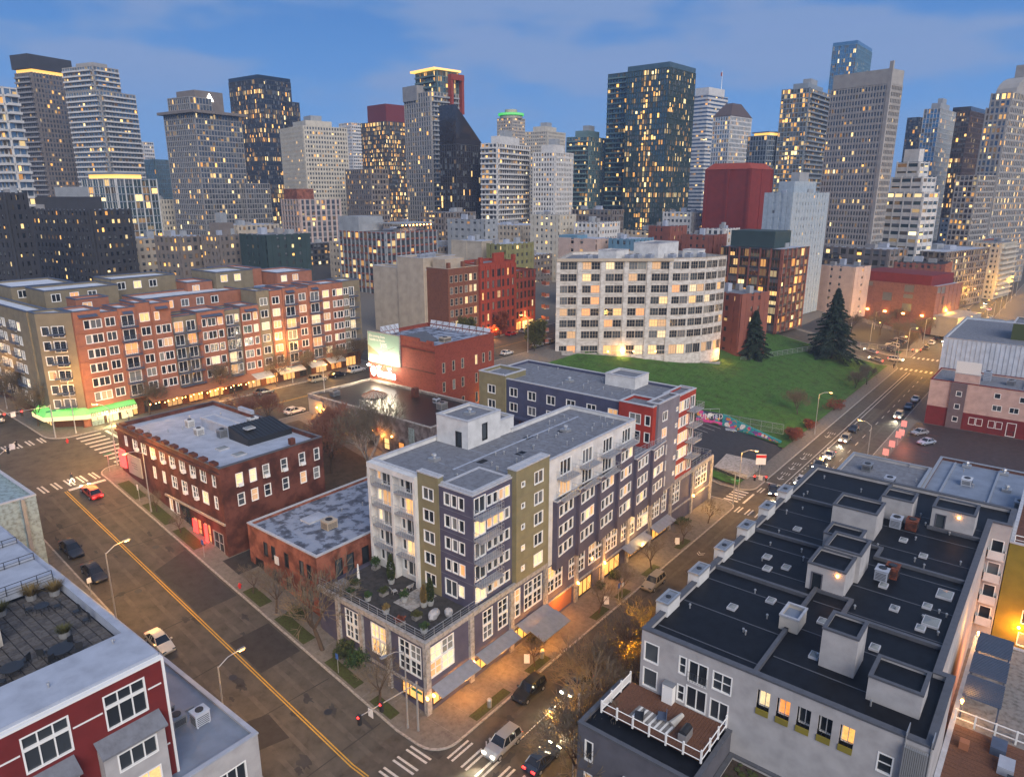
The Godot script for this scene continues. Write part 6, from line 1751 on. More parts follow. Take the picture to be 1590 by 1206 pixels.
# ---------- the city behind: each row is name, label, outline (x, n), base, top, style, extras ----------
func city_styles() -> Dictionary:
	for a in [["tw_white", .60, .59, .57], ["tw_cream", .52, .48, .40], ["tw_grey", .27, .265, .265], ["tw_brown", .19, .165, .15], ["tw_dark", .045, .045, .05], ["tw_bluegrey", .22, .26, .3], ["tw_concrete", .34, .325, .305], ["tw_pink", .5, .38, .33], ["tw_green", .03, .055, .055], ["tw_maroon", .20, .022, .016], ["tw_beige", .45, .39, .31], ["tw_olive", .22, .21, .09], ["tw_brick", .23, .078, .055], ["tw_teal", .12, .2, .21], ["tw_blue", .12, .24, .34], ["tw_bronze", .09, .06, .05], ["tw_steel", .3, .32, .34]]:
		surf(a[0], Color(a[1], a[2], a[3]), .75, T.soft, .06)
	surf("gl_blind", Color(.15, .165, .175), .3, T.soft, .06, .2)
	var s := {}
	s.pale_balc = {"core": M.gl_pale, "band": M.tw_white, "fh": 3.1, "bh": .9, "bw": 3.2, "pw": .3, "lit": .22, "balc": [0, 1]}
	s.brown_res = {"core": M.gl_grey, "band": M.tw_brown, "fh": 3.1, "bh": 1.1, "bw": 2.6, "pw": .9, "lit": .10, "rowlit": .06, "balc": [0], "balcm": M.tw_grey}
	s.white_balc = {"core": M.gl_pale, "band": M.tw_concrete, "fh": 3.1, "bh": 1.0, "bw": 2.8, "pw": .5, "pier": M.tw_concrete, "lit": .16, "balc": [0, 1], "balcm": M.tw_white}
	s.dark_glass = {"core": M.gl_black, "band": M.tw_dark, "fh": 3.6, "bh": .5, "bw": 2.4, "pw": .2, "lit": .16}
	s.white_band = {"core": M.gl_grey, "band": M.tw_white, "fh": 3.6, "bh": 1.8, "bw": 3, "pw": .5, "lit": .25}
	s.teal_plain = {"core": M.gl_pale, "band": M.tw_blue, "fh": 3.6, "bh": .3, "bw": 2.2, "pw": .25, "pier": M.tw_teal, "lit": .02}
	s.grey_panel = {"core": M.gl_grey, "band": M.tw_grey, "fh": 2.95, "bh": .65, "bw": 2.1, "pw": .3, "pier": M.tw_grey, "lit": .17, "balc": []}
	s.black_glass = {"core": M.gl_black, "band": M.tw_dark, "fh": 3.9, "bh": .6, "bw": 1.9, "pw": .16, "lit": .12, "rowlit": .3}
	s.cream_grid = {"core": M.gl_grey, "band": M.tw_cream, "fh": 3.1, "bh": 1.35, "bw": 2.5, "pw": 1.05, "lit": .15}
	s.gold_glass = {"core": M.gl_gold, "band": M.tw_dark, "fh": 3.8, "bh": .8, "bw": 1.9, "pw": .2, "lit": .55, "rowlit": .1}
	s.brown_dark = {"core": M.gl_brown, "band": M.tw_brown, "fh": 3.3, "bh": 1.2, "bw": 2.8, "pw": .8, "lit": .22}
	s.stripe_brick = {"core": M.gl_grey, "band": M.tw_grey, "fh": 3.1, "bh": .8, "bw": 3.2, "pw": 1.0, "pier": M.tw_concrete, "lit": .22, "balc": [1], "balcm": M.tw_steel}
	s.black_dim = {"core": M.gl_brown, "band": M.tw_dark, "fh": 3.8, "bh": .35, "bw": 2.2, "pw": .14, "lit": .05}
	s.beige_round = {"core": M.gl_grey, "band": M.tw_beige, "fh": 3.4, "bh": 1.4, "bw": 2.8, "pw": .8, "lit": .3}
	s.white_balc2 = {"core": M.gl_brown, "band": M.tw_white, "fh": 3.0, "bh": 1.1, "bw": 3.0, "pw": .8, "lit": .26, "balc": [0, 1], "balcm": M.tw_white}
	s.white_grid = {"core": M.gl_brown, "band": M.tw_white, "fh": 3.0, "bh": 1.3, "bw": 2.4, "pw": .95, "lit": .2}
	s.teal_glass = {"core": M.gl_teal, "band": M.tw_teal, "fh": 3.1, "bh": .5, "bw": 2.6, "pw": .25, "lit": .25, "balc": [0], "balcm": M.tw_teal}
	s.green_glass = {"core": M.gl_teal, "band": M.tw_green, "fh": 3.3, "bh": .5, "bw": 2.1, "pw": .3, "pier": M.tw_green, "lit": .18, "rowlit": .05, "strip": [0, .35, .62]}
	s.green_balc = {"core": M.gl_teal, "band": M.tw_green, "fh": 3.3, "bh": .6, "bw": 2.6, "pw": .3, "lit": .15, "balc": [0], "balcm": M.tw_teal}
	s.white_stripe = {"core": M.gl_navy, "band": M.tw_white, "fh": 3.8, "bh": 1.9, "bw": 3.5, "pw": .0, "lit": .1}
	s.pale_grid = {"core": M.gl_pale, "band": M.tw_white, "fh": 3.6, "bh": 1.0, "bw": 2.6, "pw": .7, "lit": .25}
	s.blue_glass = {"core": M.gl_navy, "band": M.tw_bluegrey, "fh": 3.3, "bh": .7, "bw": 2.6, "pw": .3, "lit": .10}
	s.lit_glass = {"core": M.gl_gold, "band": M.tw_bluegrey, "fh": 3.1, "bh": .6, "bw": 2.5, "pw": .3, "lit": .5, "balc": [1], "balcm": M.tw_bluegrey}
	s.sky_glass = {"core": M.gl_blue, "band": M.tw_blue, "fh": 3.8, "bh": .4, "bw": 2.2, "pw": .2, "lit": .12}
	s.concrete_grid = {"core": M.gl_grey, "band": M.tw_concrete, "fh": 2.9, "bh": 1.05, "bw": 1.7, "pw": .5, "lit": .10, "rowlit": .04}
	s.white_ribbon = {"core": M.gl_teal, "band": M.tw_white, "fh": 3.8, "bh": 1.9, "bw": 6, "pw": .7, "lit": .35, "rowlit": .2}
	s.blue_white = {"core": M.gl_blue, "band": M.tw_steel, "fh": 3.4, "bh": .6, "bw": 2.8, "pw": .35, "pier": M.tw_white, "lit": .12}
	s.bronze = {"core": M.gl_brown, "band": M.tw_bronze, "fh": 3.8, "bh": .9, "bw": 2.0, "pw": .3, "lit": .22, "rowlit": .12}
	s.brown_band = {"core": M.gl_brown, "band": M.tw_concrete, "fh": 3.1, "bh": 1.0, "bw": 3, "pw": .6, "lit": .25}
	s.arch_stone = {"core": M.gl_navy, "band": M.tw_concrete, "fh": 3.8, "bh": 1.1, "bw": 3.2, "pw": 1.0, "lit": .35, "rowlit": .12}
	s.black_brick = {"core": M.gl_black, "band": M.tw_dark, "fh": 3.1, "bh": 1.5, "bw": 2.7, "pw": 1.35, "lit": .26}
	s.lattice = {"core": M.gl_teal, "band": M.tw_bluegrey, "fh": 3.3, "bh": .5, "bw": 4.5, "pw": .5, "mull": 2, "pier": M.tw_white, "lit": .28, "rowlit": .08}
	s.brown_white = {"core": M.gl_grey, "band": M.tw_brown, "fh": 3.0, "bh": 1.4, "bw": 3.0, "pw": 1.3, "lit": .4}
	s.green_dark = {"core": M.gl_grey, "band": M.tw_green, "fh": 3.0, "bh": 1.6, "bw": 4.0, "pw": 2.4, "lit": .1}
	s.pink_stripe = {"core": M.gl_grey, "band": M.tw_grey, "fh": 3.0, "bh": .9, "bw": 3.6, "pw": 1.3, "pier": M.tw_pink, "lit": .2}
	s.brick_frame = {"core": M.gl_grey, "band": M.tw_brick, "fh": 3.1, "bh": .7, "bw": 3.2, "pw": .7, "pier": M.tw_steel, "lit": .2}
	s.grey_metal_clad = {"core": M.gl_grey, "band": M.tw_steel, "fh": 3.4, "bh": 2.2, "bw": 5, "pw": 2.4, "lit": .2}
	s.beige_plain = {"core": M.tw_beige, "band": M.tw_beige, "fh": 6, "bh": .4, "bw": 9, "pw": .3, "proud": .1, "pproud": .12, "lit": .0}
	s.olive_block = {"core": M.gl_grey, "band": M.tw_olive, "fh": 3.0, "bh": 1.5, "bw": 3.4, "pw": 1.8, "lit": .25}
	s.cream_green = {"core": M.gl_grey, "band": M.tw_cream, "fh": 3.0, "bh": 1.6, "bw": 3.4, "pw": 1.9, "lit": .3}
	s.white_low = {"core": M.gl_grey, "band": M.tw_white, "fh": 3.2, "bh": 1.6, "bw": 2.8, "pw": 1.1, "lit": .25}
	s.pink_plain = {"core": M.gl_grey, "band": M.tw_pink, "fh": 3.2, "bh": 1.9, "bw": 5, "pw": 3.4, "lit": .15}
	s.blue_block = {"core": M.gl_grey, "band": M.tw_blue, "fh": 3.0, "bh": 1.5, "bw": 3.2, "pw": 1.7, "lit": .25}
	s.brick_block = {"core": M.gl_grey, "band": M.tw_brick, "fh": 3.2, "bh": 1.8, "bw": 3.2, "pw": 1.9, "lit": .15}
	s.maroon_box = {"core": M.tw_maroon, "band": M.tw_maroon, "fh": 40, "bh": .0, "bw": 14, "pw": 1.6, "proud": .2, "lit": 0.0}
	s.pale_slab = {"core": M.pale_blue, "band": M.pale_blue, "fh": 3.1, "bh": 1.7, "bw": 3.3, "pw": 2.2, "lit": .06, "proud": .12, "pproud": .2}
	s.loft = {"core": M.gl_gold, "band": M.tw_dark, "fh": 3.7, "bh": .7, "bw": 4.8, "pw": .7, "pier": M.tw_brick, "lit": .7, "mull": 3}
	s.brick_small = {"core": M.gl_grey, "band": M.tw_brick, "fh": 3.3, "bh": 1.9, "bw": 4, "pw": 2.6, "lit": .1}
	surf("tw_rose", Color(.25, .125, .105), .85, T.brick, .1)
	s.brick_long = {"core": M.tw_rose, "band": M.tw_rose, "fh": 4.2, "bh": .3, "bw": 5, "pw": .5, "proud": .1, "pproud": .15, "lit": .03}
	s.dark_block = {"core": M.gl_brown, "band": M.tw_brown, "fh": 3.2, "bh": .9, "bw": 3.4, "pw": .8, "lit": .3}
	s.podium = {"core": M.gl_gold, "band": M.tw_brown, "fh": 4.2, "bh": 1.8, "bw": 5, "pw": 1.5, "lit": .35}
	s.cream_low = {"core": M.gl_grey, "band": M.tw_cream, "fh": 3.1, "bh": 1.4, "bw": 2.8, "pw": 1.2, "lit": .25, "balc": [1]}
	s.fill_brown = {"core": M.gl_brown, "band": M.tw_brown, "fh": 3.2, "bh": 1.4, "bw": 3, "pw": 1.2, "lit": .3}
	s.fill_grey = {"core": M.gl_grey, "band": M.tw_grey, "fh": 3.3, "bh": 1.5, "bw": 3, "pw": 1.2, "lit": .25}
	s.fill_brick = {"core": M.gl_grey, "band": M.tw_brick, "fh": 3.3, "bh": 1.7, "bw": 3, "pw": 1.5, "lit": .25}
	s.fill_dark = {"core": M.gl_black, "band": M.tw_dark, "fh": 3.2, "bh": 1.1, "bw": 2.8, "pw": .6, "lit": .3}
	s.fill_pale = {"core": M.gl_grey, "band": M.tw_beige, "fh": 3.2, "bh": 1.6, "bw": 3, "pw": 1.4, "lit": .25}
	for k in s:
		s[k].cat = "building" if k in ["black_brick", "lattice", "brown_white", "green_dark", "pink_stripe", "brick_frame", "grey_metal_clad", "beige_plain", "olive_block", "cream_green", "white_low", "pink_plain", "blue_block", "brick_block", "maroon_box", "pale_slab", "loft", "brick_small", "brick_long", "dark_block", "podium", "cream_low"] or k.begins_with("fill") else "tower"
	return s

func prism_part(r: Node, called: String, q: PackedVector2Array, y0: float, y1: float, m: Material) -> void:
	var g := G.new()
	for i in q.size():
		var a := q[i]; var b := q[(i + 1) % q.size()]
		g.q(V(a.x, a.y, y0), V(b.x, b.y, y0), V(b.x, b.y, y1), V(a.x, a.y, y1))
	for i in range(1, q.size() - 1): g.tri(V(q[0].x, q[0].y, y1), V(q[i].x, q[i].y, y1), V(q[i + 1].x, q[i + 1].y, y1))
	part(r, called, g.mesh(), m)

func sub(q: PackedVector2Array, a: float, b: float, c: float, d: float) -> PackedVector2Array:
	# part of a quad outline (left, corner, right, back): a..b along the right face, c..d into its depth
	var C := q[1]; var R := q[2] - q[1]; var L := q[0] - q[1]
	return PackedVector2Array([C + R * a + L * d, C + R * a + L * c, C + R * b + L * c, C + R * b + L * d])

func build_city() -> void:
	rng.seed = 909
	var st := city_styles()
	var all := CITY.duplicate()
	# packed low blocks between the named buildings
	var used := []
	for tries in 5000:
		if used.size() >= 120: break
		var dist := rng.randf_range(330, 820); var an := deg_to_rad(38.7 + rng.randf_range(-38, 38))
		var c := Vector2(cos(an), sin(an)) * dist
		var w := rng.randf_range(14, 30); var l := rng.randf_range(14, 34)
		if c.y < 165 and not (c.x > 285 and c.y - l / 2 > 46 and c.y + l / 2 < 112): continue
		var near := false
		for u in used: near = near or (absf(c.x - u.x) < 30 and absf(c.y - u.y) < 30)
		if near: continue
		var hh := ground_h(c.y) + rng.randf_range(10, 26 if dist < 500 else 38)
		if hh > 54 - dist * .032: continue
		used.append(c)
		var k := rng.randi() % 5
		all.append(["low_block", "", [c.x - w / 2, c.y + l / 2, c.x - w / 2, c.y - l / 2, c.x + w / 2, c.y - l / 2, c.x + w / 2, c.y + l / 2], ground_h(c.y) - .6, hh, ["fill_brown", "fill_grey", "fill_brick", "fill_dark", "fill_pale"][k], {"group": "low blocks below the towers"}])
	for row in all:
		var p: Array = row[2]
		var pts := PackedVector2Array()
		for i in 4: pts.append(Vector2(p[i * 2], p[i * 2 + 1]))
		var s: Dictionary = st[row[5]].duplicate()
		var ex: Dictionary = row[6]
		if ex.has("group"): s.group = ex.group
		var label: String = row[1]
		if row[0] == "low_block":
			var rk := rng.randi() % 3
			s.roofm = [M.roof_grey, M.roof_pale, M.roof_black][rk]
			label = "%s %d storey block with %s roof, %s, in the streets below the towers" % [{"fill_brown": "brown", "fill_grey": "grey", "fill_brick": "red brick", "fill_dark": "blackish", "fill_pale": "beige"}[row[5]], roundi((row[4] - row[3]) / 3.25), ["grey", "pale", "black"][rk], "broad" if p[4] - p[0] > 22 else "narrow"]
		elif row[0] == "midrise": s.roofm = M.roof_pale if rng.randf() < .5 else M.roof_grey
		var cen := Vector2.ZERO
		for v in pts: cen += v / 4.0
		var r := thing(row[0], label, s.cat, V(cen.x, cen.y, row[3]), 0.0, s.get("group", ""))
		var q := PackedVector2Array()
		for v in pts: q.append(v - cen)
		var H: float = row[4] - row[3]
		var top: String = ex.get("top", "")
		var eye := -cen
		var wr := q[1].distance_to(q[2]); var wl := q[0].distance_to(q[1])
		if top in ["step", "arch"]: tower_shaft(r, q, 0, H - 8, s, eye)
		elif top == "slope": tower_shaft(r, q, 0, H, s, eye)
		elif top == "steps": tower_shaft(r, q, 0, H - 14, s, eye)
		elif top == "flange": tower_shaft(r, q, 0, H - 3, s, eye)
		else: tower_shaft(r, q, 0, H, s, eye)
		match top:
			"blackbox":
				prism_part(r, "glow_band_light", sub(q, .03, .97, .03, .97), H, H + 2.2, M.band_glow)
				prism_part(r, "screen_top", sub(q, -.06, 1.05, -.06, 1.0), H + 2.2, H + 10.5, M.tw_dark)
			"step":
				tower_shaft(r, sub(q, .0, .7, .1, 1.0), H - 8, H + 6, s, eye)
				prism_part(r, "penthouse", sub(q, .2, .6, .3, .8), H + 6, H + 9, M.tw_concrete)
			"flange":
				prism_part(r, "roof_flange", sub(q, -.08, 1.08, -.1, 1.1), H - 3, H - 1.6, M.tw_brown)
				tower_shaft(r, sub(q, .0, .45, .1, .8), H - 1.6, H + 5, s, eye)
				prism_part(r, "roof_house", sub(q, .25, .85, .3, .9), H - 1.6, H + 9.5, M.tw_brown)
				var c := sub(q, .4, .7, .29, .3)
				var lg := G.new()
				var d := (c[2] - c[1]).normalized(); var m := (c[1] + c[2]) / 2
				lg.tri(V(m.x - d.x * 2.4, m.y - d.y * 2.4, H + 4.5), V(m.x + d.x * 2.4, m.y + d.y * 2.4, H + 4.5), V(m.x, m.y, H + 8.6))
				part(r, "triangle_sign", lg.mesh(), M.sign_glow)
			"plain":
				prism_part(r, "crown_screen", sub(q, .0, 1.0, .0, 1.0), H + .3, H + 3.2, s.core)
			"boxes":
				prism_part(r, "roof_house", sub(q, .2, .8, .25, .8), H, H + 4.5, s.band)
				prism_part(r, "roof_plant", sub(q, .35, .6, .3, .6), H + 4.5, H + 8, M.tw_steel)
			"maroon":
				prism_part(r, "screen_top", sub(q, .1, 1.0, .05, .8), H + .4, H + 14, M.tw_bronze if false else M.maroon)
			"redframe":
				tower_shaft(r, sub(q, .25, 1.0, .0, .8), H, H + 13, st.teal_glass, eye)
				prism_part(r, "crown_slab", sub(q, .1, 1.05, -.05, .85), H + 13.2, H + 14.4, M.band_glow)
				for a in [[.62, .7], [1.0, 1.08]]: prism_part(r, "red_frame", sub(q, a[0], a[1], -.12, .1), H - 12, H + 8, M.brick_bright)
				prism_part(r, "red_frame", sub(q, .62, 1.08, -.13, .11), H + 8, H + 11.5, M.brick_bright)
				prism_part(r, "side_tower", sub(q, -.05, .4, .45, 1.0), H - 4, H + 5, M.tw_grey)
			"slope":
				var g := G.new()
				var a := sub(q, 0, 1, 0, 1)
				var t0 := V(a[0].x, a[0].y, H + 22); var t1 := V(a[1].x, a[1].y, H + 22)
				g.q(V(a[1].x, a[1].y, H + .3), V(a[2].x, a[2].y, H + .3), t1, t1)
				g.q(V(a[0].x, a[0].y, H + .3), V(a[1].x, a[1].y, H + .3), t1, t0)
				g.q(V(a[2].x, a[2].y, H + .3), V(a[3].x, a[3].y, H + .3), t0, t1)
				g.tri(V(a[3].x, a[3].y, H + .3), V(a[0].x, a[0].y, H + .3), t0)
				part(r, "sloped_top", g.mesh(), s.core)
			"green":
				var g := G.new(); g.tube(V(0, 0, H), V(0, 0, H + 3), wr * .55, wr * .55, 20)
				part(r, "drum", g.mesh(), M.tw_beige)
				var g2 := G.new(); g2.tube(V(0, 0, H + 3), V(0, 0, H + 5.2), wr * .62, wr * .62, 20)
				part(r, "ring_light", g2.mesh(), M.green_glow)
				var g3 := G.new(); g3.tube(V(0, 0, H + 5.2), V(0, 0, H + 9), wr * .3, wr * .3, 14)
				part(r, "roof_house", g3.mesh(), M.tw_beige)
			"flag":
				prism_part(r, "roof_house", sub(q, .1, .9, .1, .9), H + .3, H + 7, M.tw_white)
				var g := G.new(); g.tube(V(q[2].x * .6, q[2].y * .6, H + 7), V(q[2].x * .6, q[2].y * .6, H + 24), .35, .2, 6)
				var fp := part(r, "flag_pole", g.mesh(), M.white_trim)
				var fg := G.new(); fg.obox(V(q[2].x * .6, q[2].y * .6, H + 19.5), Vector3(-3.6, -.6, 0), Vector3(0, 3.4, 0), Vector3(0, 0, -.1))
				part(fp, "flag", fg.mesh(), M.brick_bright)
			"hip":
				var a := sub(q, -.02, 1.02, -.02, 1.02); var b := sub(q, .3, .7, .3, .7)
				var g := G.new()
				for i in 4:
					var j := (i + 1) % 4
					g.q(V(a[i].x, a[i].y, H + .4), V(a[j].x, a[j].y, H + .4), V(b[j].x, b[j].y, H + 11), V(b[i].x, b[i].y, H + 11))
				g.q(V(b[0].x, b[0].y, H + 11), V(b[1].x, b[1].y, H + 11), V(b[2].x, b[2].y, H + 11), V(b[3].x, b[3].y, H + 11))
				part(r, "hip_roof", g.mesh(), M.tw_bronze)
			"glow":
				prism_part(r, "glow_band_light", sub(q, .1, .7, .08, .9), H + .3, H + 2.0, M.band_glow)
				prism_part(r, "roof_slab", sub(q, .06, .76, .05, .95), H + 2.0, H + 2.8, s.band)
			"parapet":
				prism_part(r, "blank_parapet", sub(q, -.03, 1.0, -.005, .97), H + .3, H + 6.5, M.tw_concrete)
				prism_part(r, "corner_fin", sub(q, -.04, .04, -.03, .03), 0, H + 9.5, M.tw_concrete)
			"steps":
				tower_shaft(r, sub(q, .1, .95, .12, .95), H - 14, H - 7, s, eye)
				tower_shaft(r, sub(q, .2, .8, .3, .9), H - 7, H, s, eye)
				prism_part(r, "roof_house", sub(q, .35, .65, .4, .8), H, H + 6, M.tw_white)
			"arch":
				tower_shaft(r, sub(q, .04, .96, .04, .96), H - 8, H, s, eye)
				var b := sub(q, .1, .9, .02, .9)
				var d := b[2] - b[1]
				var g := G.new()
				for i in 12:
					var t := PI * i / 12; var t2 := PI * (i + 1) / 12
					var p1 := b[1] + d * (.5 - .5 * cos(t)); var p2 := b[1] + d * (.5 - .5 * cos(t2))
					var k1 := b[0] - b[1]
					g.q(V(p1.x, p1.y, H), V(p2.x, p2.y, H), V(p2.x, p2.y, H + 11 * sin(t2)), V(p1.x, p1.y, H + 11 * sin(t)))
					g.q(V(p1.x, p1.y, H + 11 * sin(t)), V(p2.x, p2.y, H + 11 * sin(t2)), V(p2.x + k1.x, p2.y + k1.y, H + 11 * sin(t2)), V(p1.x + k1.x, p1.y + k1.y, H + 11 * sin(t)))
				part(r, "arched_crown", g.mesh(), M.tw_concrete)
				prism_part(r, "crown_light", sub(q, .3, .7, .015, .03), H - 1.0, H + 5.0, M.band_glow)
				prism_part(r, "spire_base", sub(q, .35, .65, .3, .7), H, H + 17, M.tw_concrete)
			"brownbox": prism_part(r, "roof_house", sub(q, .0, .4, .1, .8), H + .2, H + 5.5, M.brick_worn)
			"terrace":
				prism_part(r, "roof_house", sub(q, .0, .45, .55, 1.0), H + .2, H + 6, M.tw_steel)
				prism_part(r, "roof_canopy", sub(q, .3, .98, .02, .5), H + 3.2, H + 3.5, M.tw_steel)
				for k in 9:
					var e := sub(q, .35 + k * .07, .36 + k * .07, .03, .04)
					prism_part(r, "terrace_light", e, H + 2.4, H + 2.8, M.lamp_warm)
			"mural":
				prism_part(r, "painted_gable", sub(q, .0, .5, .5, 1.01), H - 9, H + 1.2, M.tw_blue)
			"hipbox":
				var a := sub(q, -.01, 1.01, -.01, 1.01); var b := sub(q, .12, .88, .12, .88)
				var g := G.new()
				for i in 4:
					var j := (i + 1) % 4
					g.q(V(a[i].x, a[i].y, H + .1), V(a[j].x, a[j].y, H + .1), V(b[j].x, b[j].y, H + 3), V(b[i].x, b[i].y, H + 3))
				g.q(V(b[0].x, b[0].y, H + 3), V(b[1].x, b[1].y, H + 3), V(b[2].x, b[2].y, H + 3), V(b[3].x, b[3].y, H + 3))
				part(r, "hip_roof", g.mesh(), M.brick_bright)
			"redcap":
				prism_part(r, "red_parapet", sub(q, .02, .9, .08, .95), H + .1, H + 4.2, M.maroon)
				prism_part(r, "front_annex", sub(q, -.02, .95, -.28, -.01), 0, 8.0, M.tw_grey)
				for k in 4: prism_part(r, "annex_lamp", sub(q, -.04, -.025, .1 + k * .22, .13 + k * .22), 7.0, 7.5, M.lamp_warm)
			"dark":
				prism_part(r, "roof_house", sub(q, .15, .75, .2, .9), H + .2, H + 6, M.tw_green)
		if row[0] != "tower":
			for k in 3:
				var a := rng.randf_range(.1, .75); var b := rng.randf_range(.1, .75)
				prism_part(r, "roof_plant", sub(q, a, a + .14, b, b + .14), H + .05, H + rng.randf_range(1.2, 2.6), [M.roof_pale, M.tw_steel, M.tw_grey][k])
# ---------- trees ----------
func branch(g: G, tw: G, a: Vector3, d: Vector3, L: float, r: float, depth: int, tr: RandomNumberGenerator, up: float, sides := 5) -> void:
	var p := a; var dd := d
	var seg := 3 if depth > 1 else 2
	for s in seg:
		dd = (dd + Vector3(tr.randf_range(-.22, .22), tr.randf_range(-.05, .2) * up, tr.randf_range(-.22, .22))).normalized()
		var q := p + dd * (L / seg)
		var r0 := r * (1.0 - .42 * s / seg); var r1 := r * (1.0 - .42 * (s + 1) / seg)
		if depth <= 2: tw.tube(p, q, maxf(r0, .022), maxf(r1, .016), 3, false)
		else: g.tube(p, q, r0, r1, sides, false)
		if depth > 0 and s > 0:
			var kids := 2 if depth > 1 else 3
			for k in kids:
				var an := tr.randf() * TAU
				var side := dd.cross(Vector3(cos(an), .15, sin(an))).normalized()
				var nd := (dd * tr.randf_range(.55, .95) + side * tr.randf_range(.5, .95) + Vector3(0, .18 * up, 0)).normalized()
				branch(g, tw, q, nd, L * tr.randf_range(.55, .8), r1 * .62, depth - 1, tr, up, maxi(3, sides - 1))
		p = q
	if depth > 0:
		branch(g, tw, p, dd, L * .7, r * .5, depth - 1, tr, up, maxi(3, sides - 1))

func bare_tree_meshes(seed_: int, h: float, lean: float, up: float, dep := 4) -> Array:
	var tr := RandomNumberGenerator.new(); tr.seed = seed_
	var g := G.new(); var tw := G.new()
	var r := h * .018
	var t0 := Vector3(tr.randf_range(-lean, lean), h * .24, tr.randf_range(-lean, lean))
	g.tube(Vector3(0, -.25, 0), t0 * .5, r * 1.35, r * 1.1, 7, false); g.tube(t0 * .5, t0, r * 1.1, r, 7, false)
	for k in 5:
		var an := TAU * k / 5.0 + tr.randf_range(-.4, .4)
		var d := Vector3(cos(an) * .62, 1.0, sin(an) * .62).normalized()
		branch(g, tw, t0, d, h * tr.randf_range(.24, .33), r * .62, dep, tr, up)
	return [g.mesh(), tw.mesh()]

func place_bare(ms: Array, called: String, label: String, x: float, n: float, h: float, turn: float, s: float, bark: Material, twig: Material, group: String) -> void:
	var t := thing(called, label, "tree", Vector3(x, h, -n), turn, group)
	part(t, "trunk", ms[0], bark); part(t, "crown", ms[1], twig)
	t.scale = Vector3.ONE * s

func leaf_crown(seed_: int, shape: int, h: float, w: float, count: int, size: float) -> Mesh:
	# shape 0 conifer tiers, 1 column, 2 round shrub or crown of clumps
	var tr := RandomNumberGenerator.new(); tr.seed = seed_
	var g := G.new()
	var clumps := []
	for c in 26: clumps.append([Vector3(tr.randf_range(-1, 1), tr.randf_range(-.8, 1), tr.randf_range(-1, 1)), tr.randf_range(.25, .5)])
	for i in count:
		var p: Vector3; var nrm: Vector3
		var sz := size * tr.randf_range(.6, 1.4)
		var shade := tr.randf_range(.55, 1.25)
		if shape == 0:
			var t := pow(tr.randf(), .8)
			var tier := 1.0 - .32 * fposmod(t * 11.0 + tr.randf() * .25, 1.0)
			var R := w * (1.0 - t) * tier * (1.0 if t < .93 else .6) + .12
			var an := tr.randf() * TAU
			R *= .66 + .22 * sin(an * 5.0 + floorf(t * 11.0) * 2.1) + .16 * sin(an * 3.0 + floorf(t * 11.0) * 1.3 + seed_)
			var rr := R * sqrt(tr.randf_range(.25, 1.0))
			p = Vector3(cos(an) * rr, h * (.08 + .92 * t) - rr * .34, sin(an) * rr)
			nrm = Vector3(cos(an), -.35, sin(an)).normalized()
			var side := Vector3(-sin(an), 0, cos(an))
			g.tri(p - side * sz * .35, p + side * sz * .35, p + nrm * sz * 1.5)
			for k in 3: g.col.append(Color(shade, shade, shade))
			continue
		elif shape == 1:
			var t := tr.randf()
			var R := w * (sin(PI * clampf(t * .86 + .1, 0, 1)) * .8 + .2) * (1.0 - .55 * t)
			var an := tr.randf() * TAU
			R *= tr.randf_range(.8, 1.06)
			p = Vector3(cos(an) * R, h * t, sin(an) * R)
			nrm = Vector3(cos(an) * .5, 1, sin(an) * .5).normalized()
		else:
			var c: Array = clumps[tr.randi() % clumps.size()]
			var v := Vector3(tr.randfn(), tr.randfn(), tr.randfn()).normalized() * pow(tr.randf(), .4)
			p = (c[0] * .62 + v * c[1]) * Vector3(w, h * .5, w) + Vector3(0, h * .55, 0)
			nrm = (v + Vector3(0, .4, 0)).normalized()
		var s1 := nrm.cross(Vector3(tr.randf_range(-1, 1), tr.randf_range(-1, 1), tr.randf_range(-1, 1))).normalized()
		g.tri(p - s1 * sz * .5, p + s1 * sz * .5, p + nrm * sz)
		for k in 3: g.col.append(Color(shade, shade, shade))
	return g.mesh()

